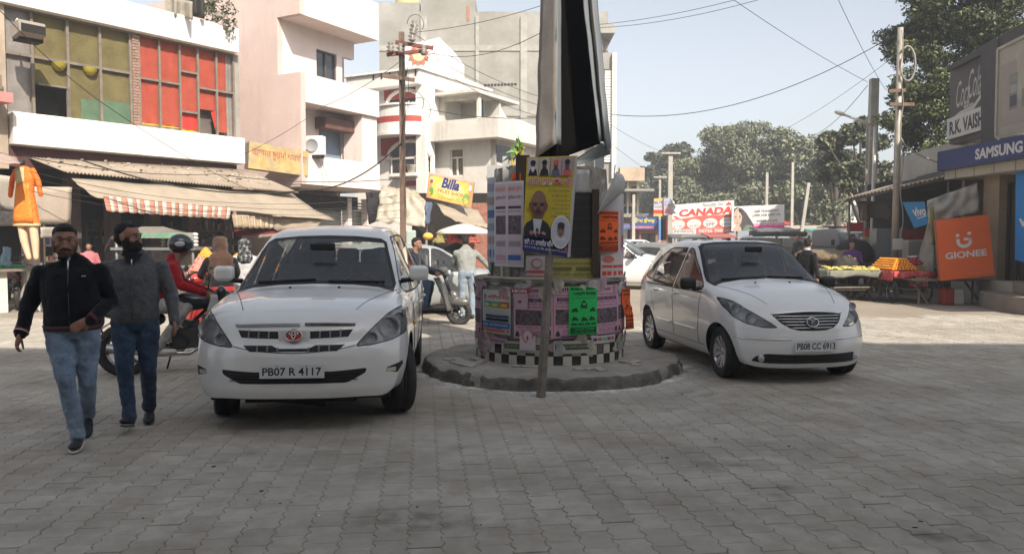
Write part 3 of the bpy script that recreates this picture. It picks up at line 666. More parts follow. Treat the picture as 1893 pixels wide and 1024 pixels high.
def cut(bm,poly,view,lim=None,nmin=.12):
    """cut the outline of poly (front/rear: x,z  side: y,z) into the shell; returns the faces inside"""
    d={'front':(0,1,0),'rear':(0,-1,0),'side':(1,0,0)}[view];dv=Vector(d)
    to2=(lambda p:(p.y,p.z))if view=='side' else(lambda p:(p.x,p.z))
    def ok(f):
        if f.normal.dot(dv)<nmin:return False
        return lim is None or lim(f.calc_center_median())
    lo=(min(p[0]for p in poly)-.04,min(p[1]for p in poly)-.04);hi=(max(p[0]for p in poly)+.04,max(p[1]for p in poly)+.04)
    n=len(poly)
    for i in range(n):
        a,b=poly[i],poly[(i+1)%n]
        if abs(a[0]-b[0])+abs(a[1]-b[1])<1e-6:continue
        el=(min(a[0],b[0])-.03,min(a[1],b[1])-.03);eh=(max(a[0],b[0])+.03,max(a[1],b[1])+.03)
        fs=[]
        for f in bm.faces:
            q=[to2(v.co)for v in f.verts]
            if min(x for x,_ in q)>eh[0]or max(x for x,_ in q)<el[0]or min(y for _,y in q)>eh[1]or max(y for _,y in q)<el[1]:continue
            if ok(f):fs.append(f)
        if not fs:continue
        if view=='side':pc=Vector((0,a[0],a[1]));nn=Vector((0,-(b[1]-a[1]),b[0]-a[0]))
        else:pc=Vector((a[0],0,a[1]));nn=Vector((-(b[1]-a[1]),0,b[0]-a[0]))
        ge=list({e for f in fs for e in f.edges}|{v for f in fs for v in f.verts})+fs
        bmesh.ops.bisect_plane(bm,geom=ge,dist=1e-5,plane_co=pc,plane_no=nn.normalized())
    bm.normal_update()
    return[f for f in bm.faces if ok(f)and inside(poly,*to2(f.calc_center_median()))]
def grow(poly,d):
    """offset a polygon outwards (ccw or cw) by d"""
    n=len(poly);ar=sum(poly[i][0]*poly[(i+1)%n][1]-poly[(i+1)%n][0]*poly[i][1]for i in range(n));sg=1 if ar>0 else-1
    out=[]
    for i in range(n):
        a=Vector(poly[i-1]);b=Vector(poly[i]);c=Vector(poly[(i+1)%n])
        e1=(b-a).normalized();e2=(c-b).normalized();n1=Vector((e1.y,-e1.x))*sg;n2=Vector((e2.y,-e2.x))*sg
        m=(n1+n2);m=m/max(m.length_squared,.35)*2*d/1.0 if m.length>1e-6 else n1*d
        out.append((b.x+m.x,b.y+m.y))
    return out
def rounded(poly,r_=.04,k=3):
    out=[];n=len(poly)
    for i in range(n):
        a=Vector(poly[i-1]);b=Vector(poly[i]);c=Vector(poly[(i+1)%n])
        u=(a-b);v=(c-b);q=min(r_,u.length*.45,v.length*.45);p=b+u.normalized()*q;s_=b+v.normalized()*q
        for j in range(k+1):
            t=j/k;x=p*(1-t)**2+b*2*t*(1-t)+s_*t*t;out.append((x.x,x.y))
    return out
class Car:
    def __init__(s,sp,root,paint):
        s.sp=sp;s.root=root;s.bm=car_half(sp);s.paint=paint
        s.tree=BVHTree.FromBMesh(s.bm)
    def fy(s,x,z,side=1):
        h=s.tree.ray_cast(Vector((abs(x),4*side,z)),Vector((0,-side,0)))
        return h[0].y if h[0]else(s.sp['yf']if side>0 else s.sp['yr'])
    def sx(s,y,z):
        h=s.tree.ray_cast(Vector((3,y,z)),Vector((-1,0,0)));return h[0].x if h[0]else s.sp['hw']
    def tz(s,x,y):
        h=s.tree.ray_cast(Vector((x,y,4)),Vector((0,0,-1)));return h[0].z if h[0]else 1
    def extract(s,faces,name,mat,off=0,center=False,keep=False,thick=0,label=None):
        """faces become parts of their own: one mirrored pair, or one piece across the middle"""
        if not faces:return[]
        vm={};vs=[];fs=[]
        for f in faces:
            t=[]
            for v in f.verts:
                if v.index not in vm or vs[vm[v.index]][3]is not v:pass
                key=id(v)
                if key not in vm:vm[key]=len(vs);vs.append((v.co+v.normal*off))
                t.append(vm[key])
            fs.append(tuple(t))
        res=[]
        P=[tuple(p)for p in vs];Q=[(-p[0],p[1],p[2])for p in vs];F2=[f[::-1]for f in fs]
        if center:
            b=MB();b.add(P,fs,0,True);b.add(Q,F2,0,True);res.append(b.build(name,mat,s.root,fix=True))
        else:
            for p_,f_ in((P,fs),(Q,F2)):b=MB();b.add(p_,f_,0,True);res.append(b.build(name,mat,s.root))
        if not keep:bmesh.ops.delete(s.bm,geom=faces,context='FACES')
        return res
    def part(s,poly,view,name,mat,**k):
        lim=k.pop('lim',None);nmin=k.pop('nmin',.12)
        s.bm.normal_update()
        return s.extract2(cut(s.bm,poly,view,lim,nmin),name,mat,**k)
    def extract2(s,faces,name,mat,**k):
        for v in s.bm.verts:v.index=0
        faces=[f for f in faces if f.is_valid]
        return s.extract_simple(faces,name,mat,**k)
    def extract_simple(s,faces,name,mat,off=0,center=False,keep=False,inset=0):
        if not faces:return[]
        vm={};vs=[];fs=[]
        for f in faces:
            t=[]
            for v in f.verts:
                if v not in vm:vm[v]=len(vs);vs.append(v.co+v.normal*off)
                t.append(vm[v])
            fs.append(tuple(t))
        P=[tuple(p)for p in vs];Q=[(-p[0],p[1],p[2])for p in vs];F2=[f[::-1]for f in fs];res=[]
        if center:b=MB();b.add(P,fs,0,True);b.add(Q,F2,0,True);res.append(b.build(name,mat,s.root,fix=True))
        else:
            for p_,f_ in((P,fs),(Q,F2)):b=MB();b.add(p_,f_,0,True);res.append(b.build(name,mat,s.root))
        if not keep:bmesh.ops.delete(s.bm,geom=faces,context='FACES')
        return res
    def framed(s,poly,view,name,mat,rim,rmat,rname,**k):
        lim=k.get('lim');c=k.get('center',False)
        s.part(poly,view,name,mat,**dict(k))
        s.part(grow(poly,rim),view,rname,rmat,lim=lim,center=c,off=.002)
    def finish(s,mat):
        bm=s.bm;fs=list(bm.faces);s.extract_simple(fs,'body',mat,center=True)
        bm.free()
def wheel(name,r_,wd,rim_mat,spokes,parent,loc,steer=0,side=1):
    root=bpy.data.objects.new(name,None);C.objects.link(root);root.parent=parent;root.location=loc;root.rotation_euler=(0,0,steer)
    b=MB();w2=wd/2;ri=r_*.64
    b.lathe([(ri,-w2*.8),(r_*.8,-w2),(r_*.93,-w2*.96),(r_*.985,-w2*.82),(r_,-w2*.5),(r_,-w2*.17),(r_*.985,-w2*.15),(r_*.985,-w2*.07),(r_,-w2*.05),(r_,w2*.05),(r_*.985,w2*.07),(r_*.985,w2*.15),(r_,w2*.17),(r_,w2*.5),(r_*.985,w2*.82),(r_*.93,w2*.96),(r_*.8,w2),(ri,w2*.8)],48,axis='X')
    b.build('tyre',M('tyre_rubber',(.025,.024,.023),.8,var=.2,bump=.3,bs=60,dirt=.35,dcol=(.10,.09,.075),ds=8),root)
    b=MB();b.lathe([(ri*1.02,w2*.84*side),(ri*.99,w2*.6*side),(ri*.93,w2*.3*side),(ri*.9,-w2*.7*side)],40,axis='X')
    b.lathe([(0,w2*.45*side),(ri*.2,w2*.5*side),(ri*.24,w2*.3*side)],20,axis='X')
    for k in range(spokes):
        a=2*PI*k/spokes;b.T=Matrix.Rotation(a,4,'X')
        b.add([(w2*.42*side,-.018,ri*.18),(w2*.42*side,.018,ri*.18),(w2*.72*side,.030,ri*.98),(w2*.72*side,-.030,ri*.98),(w2*.1*side,-.018,ri*.18),(w2*.1*side,.018,ri*.18),(w2*.3*side,.03,ri*.98),(w2*.3*side,-.03,ri*.98)],[(0,1,2,3),(0,3,7,4),(1,5,6,2),(4,7,6,5)])
    b.T=None;b.build('rim',rim_mat,root)
    b=MB();b.lathe([(0,-w2*.1*side),(ri*.88,-w2*.1*side)],24,axis='X');b.build('brake_disc',M('brake_grey',(.05,.045,.04),.6),root)
    return root
WHITE=M('white_car_paint',(.74,.75,.745),.28,var=.03,coat=.9,dirt=.22,dcol=(.46,.42,.36),ds=1.3,spec=.5)
CGL=glass('car_glass',(.85,.88,.88),.95,.07);CSIDE=glass('side_glass',(.74,.77,.75),.95,.06)
RUB=M('black_rubber',(.018,.018,.018),.55);LENS=glass('lamp_lens',(.95,.96,.97),.95,.22)
CHROME=metal('chrome',(.72,.73,.75),.12);INT=M('car_interior',(.035,.035,.04),.8,var=.2);SEAT=M('seat_fabric',(.15,.15,.155),.9,var=.2)
def plate(root,c,w_,h_,txt,tilt=0,rz=0):
    b=MB();b.box((0,0,0),(w_,.012,h_));o=b.build('number_plate',M('plate_white',(.62,.64,.64),.4,dirt=.3,dcol=(.35,.32,.28),ds=8),root,bevel=.004)
    o.location=c;o.rotation_euler=(tilt,0,rz)
    s=Sheet(w_,h_,lambda a,b_,e:Vector((w_/2-a,.0065+e,b_-h_/2)),(.64,.66,.66));s.rect(.02,.05,.98,.95,(.63,.65,.65));s.text(txt,.045,.2,.955,.8,(.02,.02,.03),.02)
    for x in(.27,.72):s.oval(x,.9,.012,.05,(.1,.1,.1),8)
    return s.build('lettering',o)
def interior(root,belt,yf,yr,wd,rows,steer=True,zs=1.0):
    b=MB();b.box((0,yf,belt-.14),(wd*1.9,.42,.26));b.box((0,yf-.1,belt-.02),(wd*1.8,.5,.07));b.build('dashboard',INT,root,bevel=.04)
    b=MB();b.box((0,(yf+yr)/2,.36),(wd*1.8,yf-yr,.06));b.build('cabin_floor',INT,root)
    for(y,xs)in rows:
        for x in xs:
            b=MB();b.box((x,y,belt-.42),(.5,.5,.16));b.box((x,y-.25,belt-.08),(.48,.15,.62),rx=R(14));b.box((x,y-.37,belt+.30),(.26,.1,.2),rx=R(10))
            b.build('seat',SEAT,root,bevel=.05,seg=3)
    if steer:
        b=MB();c=Vector((-.36*1,yf-.22,belt-.02));pts=[c+Vector((.185*math.cos(t),.07*math.sin(t),.17*math.sin(t)))for t in[2*PI*k/24 for k in range(25)]]
        b.tube(pts,.016,6,caps=False);b.tube([c,c+Vector((.16,0,0))],.02,6);b.tube([c,c-Vector((.16,0,0))],.02,6);b.tube([c,c+Vector((0,.2,-.1))],.03,6);b.build('steering_wheel',RUB,root)
    b=MB();b.box((0,yf-.18,belt+.44),(.24,.03,.075));b.build('rear_view_mirror',RUB,root,bevel=.015)
def mirror(root,x,y,z,s_,mat,arm,sz=(.185,.12,.155)):
    b=MB();b.box((x+s_*(sz[0]/2+.05),y,z),sz,rz=s_*-.12);o=b.build('door_mirror',mat,root,bevel=.045,seg=4)
    a=MB();a.tube([(x-s_*.03,y,z-sz[2]*.5),(x+s_*.09,y,z-sz[2]*.42)],.025,8);a.build('mirror_arm',arm,o)
    g_=MB();g_.box((x+s_*(sz[0]/2+.05),y-sz[1]*.5-.001,z),(sz[0]*.84,.008,sz[2]*.8));g_.build('mirror_glass',CHROME,o)
def wiper(root,car,x0,z0,x1,z1):
    pts=[]
    for k in range(9):
        t=k/8;x=x0+(x1-x0)*t;z=z0+(z1-z0)*t;pts.append((x,car.fy(x,z)+.018,z+.004))
    b=MB();b.tube(pts,.011,6);b.tube([pts[0],((pts[0][0]+pts[4][0])/2,pts[2][1]+.02,pts[2][2]-.02),pts[4]],.008,5);b.build('wiper',RUB,root)
def arches(car,ys,zc,r_,hw,mat):
    for y in ys:
        poly=[(y+r_*math.cos(t),max(zc+r_*math.sin(t),-.1))for t in[2*PI*k/28 for k in range(28)]]
        d=cut(car.bm,poly,'side',lambda p:p.x>.45,.02);bmesh.ops.delete(car.bm,geom=d,context='FACES')
        # whatever hangs in the opening (sill underside)
        dd=[f for f in car.bm.faces if f.calc_center_median().x>.42 and(f.calc_center_median().y-y)**2+(f.calc_center_median().z-zc)**2<(r_*.97)**2]
        bmesh.ops.delete(car.bm,geom=dd,context='FACES')
        for s_ in(1,-1):
            b=MB();k_=20
            vs=[]
            for x in(hw-.09,hw-.45):
                for j in range(k_+1):t=R(-8)+R(196)*j/k_;vs.append((s_*x,y+(r_+.004)*math.cos(t),zc+(r_+.004)*math.sin(t)))
            b.add(vs,[(j,j+1,k_+2+j,k_+1+j)for j in range(k_)],0,True);b.add([vs[k_+1+j]for j in range(k_+1)],[tuple(range(k_+1))]);b.build('wheel_arch',mat,car.root)
# --------------------------------------------------------------- people carrier (big white van-like car)
def mpv_spec():
    hw=.875
    lo=lambda k,zb:[(0,zb),(.60*k,zb),(.80*k,zb+.03),(.865*k,zb+.17)]
    S=[]
    S.append((1.96,[(0,.23),(.50,.23),(.72,.27),(.80,.42),(.815,.62),(.80,.80),(.735,.93),(.52,.975),(.26,.99),(0,.995)]))
    S.append((1.72,[(0,.22),(.55,.22),(.78,.25),(.855,.42),(.87,.66),(.845,.88),(.74,1.00),(.52,1.04),(.26,1.055),(0,1.06)]))
    S.append((1.30,[(0,.22),(.60,.22),(.80,.25),(.87,.42),(.882,.70),(.855,.94),(.765,1.06),(.54,1.10),(.27,1.115),(0,1.12)]))
    S.append((1.04,[(0,.22),(.60,.22),(.80,.25),(.87,.42),(.885,.72),(.865,.96),(.80,1.075),(.69,1.135),(.36,1.16),(0,1.17)]))
    S.append((.76,[(0,.22),(.60,.22),(.80,.25),(.87,.42),(.888,.72),(.87,.98),(.80,1.12),(.69,1.31),(.36,1.335),(0,1.345)]))
    S.append((.42,[(0,.22),(.60,.22),(.80,.25),(.87,.42),(.89,.72),(.872,1.0),(.79,1.22),(.665,1.52),(.36,1.56),(0,1.57)]))
    S.append((.10,[(0,.22),(.60,.22),(.80,.25),(.87,.42),(.89,.72),(.874,1.01),(.775,1.32),(.635,1.645),(.34,1.70),(0,1.715)]))
    S.append((-.5,[(0,.22),(.60,.22),(.80,.25),(.87,.42),(.89,.74),(.876,1.02),(.77,1.36),(.63,1.69),(.34,1.745),(0,1.755)]))
    S.append((-1.3,[(0,.22),(.60,.22),(.80,.25),(.868,.42),(.888,.75),(.874,1.03),(.765,1.36),(.625,1.685),(.33,1.745),(0,1.755)]))
    S.append((-1.9,[(0,.25),(.58,.25),(.77,.28),(.845,.44),(.865,.76),(.85,1.04),(.745,1.35),(.605,1.645),(.32,1.695),(0,1.705)]))
    S.append((-2.08,[(0,.28),(.55,.28),(.73,.31),(.80,.46),(.82,.76),(.805,1.03),(.71,1.32),(.575,1.59),(.30,1.635),(0,1.645)]))
    S=[(y,[(x*(.925 if i in(7,8)and y<1.2 else.97 if i==6 and y<1.2 else 1),max(z,.27)if y>1.2 else z)for i,(x,z)in enumerate(q)])for y,q in S]
    return dict(st=S,hw=hw,yf=2.28,yr=-2.26,zc=(.62,.95),fplan=(.36,3.2),rplan=(.14,3.5),
                fprof=[(.2,-.10),(.26,-.03),(.34,-.005),(.5,0),(.62,-.012),(.69,-.035),(.72,-.065),(.80,-.10),(.88,-.145),(.93,-.20),(1.0,-.32)],
                rprof=[(.2,.06),(.35,0),(.6,0),(.68,.05),(1.0,.07),(1.3,.14),(1.6,.26),(1.7,.36)])
def front_poly(p):return p
def strip3(car,pts,w_,name,mat,off=.006,view='front',parent=None):
    """thin raised bead following the shell through front points (x, z)"""
    q=[(x,car.fy(x,z)+off,z)for x,z in pts];b=MB();b.tube(q,w_,6);return b.build(name,mat,parent or car.root)
def build_mpv(root,paint,plate_txt=None,detail=True):
    c=Car(mpv_spec(),root,paint);hw=.875;top=lambda p:p.z>1.0
    arches(c,(1.40,-1.35),.34,.395,hw,RUB)
    scr=rounded([(0,1.195),(-.0,1.195),(.40,1.185),(.73,1.135),(.705,1.2),(.58,1.60),(.30,1.66),(0,1.668)][1:],.03,2)
    scr=[(max(x,-.001),z)for x,z in scr]
    fl=lambda p:p.z>1.05 and p.y>-.2
    scr=[(-.01,1.19),(.34,1.18),(.58,1.155),(.685,1.125),(.69,1.15),(.605,1.42),(.565,1.545),(.52,1.575),(.28,1.60),(-.01,1.608)]
    c.framed(scr,'front','windscreen',CGL,.028,RUB,'windscreen_seal',lim=fl,center=True,nmin=.05)
    sl=lambda p:p.x>.45 and p.z>.95
    for wp in([(.92,1.075),(.30,1.52),(.16,1.60),(.0,1.62),(-.10,1.06)],[(-.16,1.06),(-.08,1.62),(-.96,1.635),(-1.02,1.08)],[(-1.08,1.09),(-1.03,1.635),(-1.75,1.60),(-1.92,1.16),(-1.8,1.11)]):
        c.framed(rounded(wp,.045,3),'side','side_window',CSIDE,.018,RUB,'window_seal',lim=sl,nmin=.05)
    c.framed(rounded([(-.01,1.08),(.64,1.08),(.52,1.52),(-.01,1.56)],.03),'rear','rear_window',CSIDE,.025,RUB,'window_seal',lim=lambda p:p.y<-1.6,center=True,nmin=.05)
    c.part([(.66,.85),(.86,.85),(.86,1.2),(.74,1.2)],'rear','tail_lamp',M('tail_lamp_red',(.35,.02,.02),.2,coat=.5),lim=lambda p:p.y<-1.9,off=.004)
    if detail:
        hl=rounded([(.485,.70),(.60,.705),(.75,.73),(.855,.775),(.875,.85),(.855,.955),(.80,.985),(.72,.945),(.60,.83)],.02,2)
        fr=lambda p:p.y>1.3
        c.framed(hl,'front','headlight',LENS,.007,RUB,'lamp_seal',lim=fr,nmin=.0)
        # lamp bowls behind the lenses
        for s_ in(1,-1):
            b=MB();y0=c.fy(.72,.82)-.10
            b.grid(lambda a,d:(s_*(.50+.31*a),c.fy(.50+.31*a,.7+.25*d)-.10-.05*a,.69+.27*d),8,6);b.build('lamp_housing',M('lamp_housing',(.72,.74,.76),.5),root)
            for(x,z,r_,y_)in((.735,.835,.085,0),(.60,.755,.05,.02),(.80,.90,.045,-.05)):
                yy=c.fy(x,z)-.05+y_;b=MB();b.lathe([(r_,.03),(r_*.93,.02),(r_*.55,-.04),(r_*.2,-.055),(0,-.03)],24,(s_*x,yy,z),'Y');b.build('reflector',M('lamp_silver',(.8,.81,.83),.35,metal=.3),root)
        dark=M('intake_dark',(.012,.012,.013),.6)
        c.part([(.12,.765),(.42,.775),(.455,.835),(.11,.825)],'front','grille_slot',dark,lim=fr,off=-.0)
        c.part([(-.01,.665),(.34,.665),(.40,.715),(.17,.715),(.12,.69),(-.01,.69)],'front','grille_slot',dark,lim=fr,center=True)
        for s_ in(1,-1):
            for x,z0,z1 in((.2,.77,.83),(.28,.77,.835),(.36,.775,.84),(.2,.667,.713),(.28,.667,.713),(.12,.667,.70)):
                b=MB();b.box((s_*x,c.fy(x,(z0+z1)/2)+.004,(z0+z1)/2),(.012,.014,z1-z0),rx=R(20));b.build('grille_bar',M('grille_grey',(.25,.26,.27),.4,metal=.6),root)
        c.part(rounded([(-.01,.40),(.42,.40),(.56,.475),(.57,.515),(.30,.50),(-.01,.50)],.02,2),'front','lower_intake',dark,lim=fr,center=True)
        b=MB()
        for z in(.425,.455,.48):b.tube([(x,c.fy(x,z)+.004,z)for x in np.linspace(-.5,.5,13)],.004,5)
        b.build('intake_bars',RUB,root)
        c.part([(.715,.465),(.80,.445),(.84,.50),(.835,.535),(.72,.50)],'front','fog_lamp_recess',dark,lim=fr,nmin=0)
        for s_ in(1,-1):
            b=MB();b.grid(lambda a,d:(s_*(.72+.07*a),c.fy(.72+.07*a,.48)+.003,.46+.035*d),3,2);b.build('reflector_strip',M('cream_lens',(.5,.48,.4),.3),root)
        # bonnet shut line, bumper line
        strip3(c,[(x,.655+.055*(x/.5)**2 if x<.5 else.705+.04*(x-.5))for x in np.linspace(-.0,.48,14)],.0035,'shut_line',RUB,.001)
        strip3(c,[(-x,.655+.055*(x/.5)**2)for x in np.linspace(-.0,.48,14)],.0035,'shut_line',RUB,.001)
        for s_ in(1,-1):
            pts=[(s_*(.46+.30*t+.0*t),1.93-.95*t+0,0)for t in np.linspace(0,1,16)]
            pts=[(x,y,c.tz(abs(x),y)+.0)for x,y,_ in pts];b=MB();b.tube(pts,.0035,5);b.build('shut_line',RUB,root)
            # front fender to bumper gap
        tr_=[(x,c.fy(x,.872)+.008,.872+.012*(1-(x/.48)**2))for x in np.linspace(-.47,.47,25)]
        b=MB();b.tube(tr_[11:],.023,8,flat=.6);b.build('bonnet_trim',M('worn_chrome',(.68,.70,.73),.3,metal=.6),root);b=MB();b.tube(tr_[:11],.017,8,flat=.6);tag(b.build('bonnet_trim',M('bare_trim',(.16,.14,.12),.7,var=.5,vs=14,dirt=.6,dcol=(.5,.48,.45),ds=9),root),'rusty bare half of the bonnet trim')
        b=MB();yb=c.fy(0,.79);b.box((0,yb+.006,.775),(.25,.03,.15));b.build('badge_panel',paint,root,bevel=.02)
        em=MB();em.T=Matrix.Translation((0,yb+.026,.795))@Matrix.Rotation(R(15),4,'X')
        em.lathe([(0,.004),(.052,.004),(.06,0)],28,axis='Y',m=1)
        def ring(rx_,rz_,cx=0,cz=0):em.tube([(cx+rx_*math.cos(t),.010,cz+rz_*math.sin(t))for t in[2*PI*k/28 for k in range(29)]],.005,5,0,caps=False)
        ring(.066,.046);ring(.036,.014,0,.018);ring(.014,.034,0,.002);em.T=None
        em.build('emblem',[CHROME,M('emblem_red',(.55,.08,.04),.4)],root)
        plate(root,(0,c.fy(0,.5)+.02,.508),.50,.112,'PB07 R 4117',R(3))
        for x in(-.22,.22):
            b=MB();z=c.tz(abs(x),1.2);b.ell((x,1.2,z+.006),(.014,.02,.01));b.build('washer_nozzle',RUB,root)
        wiper(root,c,-.10,1.185,-.62,1.175);wiper(root,c,.55,1.175,.02,1.20)
        # door lines and handles on both sides
        for s_ in(1,-1):
            for y0,y1 in((-.13,-.13),(-1.05,-1.0),(.78,.90)):
                pts=[(s_*(c.sx(y0+(y1-y0)*t,.38+.66*t)+.0005),y0+(y1-y0)*t,.38+.66*t)for t in np.linspace(0,1,14)];b=MB();b.tube(pts,.0035,5);b.build('shut_line',RUB,root)
            pts=[(s_*c.sx(y,.37),y,.37)for y in np.linspace(.95,-.98,20)];b=MB();b.tube(pts,.0035,5);b.build('shut_line',RUB,root)
            for y in(.02,-.88):
                b=MB();b.tube([(s_*(c.sx(y+d,.90)+e),y+d,.90)for d,e in((.09,0),(.08,.03),(-.08,.03),(-.09,0))],.014,6);b.build('door_handle',paint,root)
            b=MB();b.ell((s_*(c.sx(1.02,.78)+.004),1.02,.78),(.012,.035,.02));b.build('side_repeater',M('amber_lens',(.5,.22,.03),.3),root)
    for s_ in(1,-1):
        mirror(root,s_*.785,.74,1.25,s_,paint,RUB)
    interior(root,1.08,.88,-1.9,.74,[(.05,(-.38,.38)),(-.85,(-.4,.0,.4)),(-1.6,(-.38,.38))])
    b=MB();b.box((0,0,.26),(1.45,3.9,.1));b.box((0,1.7,.25),(.9,.5,.14));b.tube([(.2,1.9,.2),(-.2,1.9,.16)],.03,6);b.build('underbody',M('underbody',(.015,.015,.015),.9),root)
    sr=M('steel_rim',(.30,.30,.30),.4,metal=.7,dirt=.4,ds=8)
    for y,st_ in((1.40,R(17)),(-1.35,0)):
        for s_ in(1,-1):wheel('wheel',.35,.215,sr,7,root,(s_*(hw-.125),y,.32),st_,s_)
    c.finish(paint);return c
# --------------------------------------------------------------- small hatchback
def hatch_spec():
    hw=.84
    S=[(1.60,[(0,.19),(.48,.19),(.68,.23),(.76,.38),(.785,.56),(.77,.70),(.70,.84),(.50,.895),(.25,.92),(0,.925)]),
         (1.36,[(0,.18),(.52,.18),(.74,.21),(.815,.38),(.835,.60),(.81,.80),(.71,.94),(.50,.985),(.25,1.01),(0,1.015)]),
         (1.05,[(0,.18),(.55,.18),(.76,.21),(.83,.38),(.85,.63),(.83,.86),(.745,1.0),(.53,1.055),(.27,1.08),(0,1.085)]),
         (.78,[(0,.18),(.55,.18),(.76,.21),(.83,.38),(.85,.65),(.835,.90),(.775,1.03),(.665,1.09),(.34,1.135),(0,1.15)]),
         (.50,[(0,.18),(.55,.18),(.76,.21),(.83,.38),(.85,.66),(.84,.92),(.77,1.07),(.655,1.265),(.34,1.30),(0,1.31)]),
         (.20,[(0,.18),(.55,.18),(.76,.21),(.83,.38),(.85,.66),(.845,.94),(.76,1.17),(.635,1.455),(.34,1.495),(0,1.505)]),
         (-.10,[(0,.18),(.55,.18),(.76,.21),(.83,.38),(.85,.67),(.848,.95),(.75,1.23),(.61,1.545),(.33,1.585),(0,1.595)]),
         (-.7,[(0,.18),(.55,.18),(.76,.21),(.83,.38),(.85,.68),(.845,.98),(.745,1.26),(.605,1.555),(.32,1.60),(0,1.61)]),
         (-1.25,[(0,.19),(.55,.19),(.75,.22),(.825,.40),(.845,.70),(.83,1.0),(.725,1.25),(.585,1.50),(.31,1.545),(0,1.555)]),
         (-1.60,[(0,.24),(.50,.24),(.70,.27),(.775,.44),(.80,.72),(.785,1.0),(.68,1.2),(.55,1.40),(.29,1.445),(0,1.455)])]
    return dict(st=S,hw=hw,yf=1.93,yr=-1.84,zc=(.52,.85),fplan=(.36,2.7),rplan=(.16,3.2),
                fprof=[(.15,-.12),(.2,-.05),(.28,-.01),(.40,0),(.50,-.012),(.53,-.02),(.62,-.045),(.72,-.09),(.80,-.15),(.86,-.22),(.95,-.36)],
                rprof=[(.2,.08),(.35,0),(.6,0),(.68,.04),(1.0,.08),(1.2,.17),(1.5,.36)])
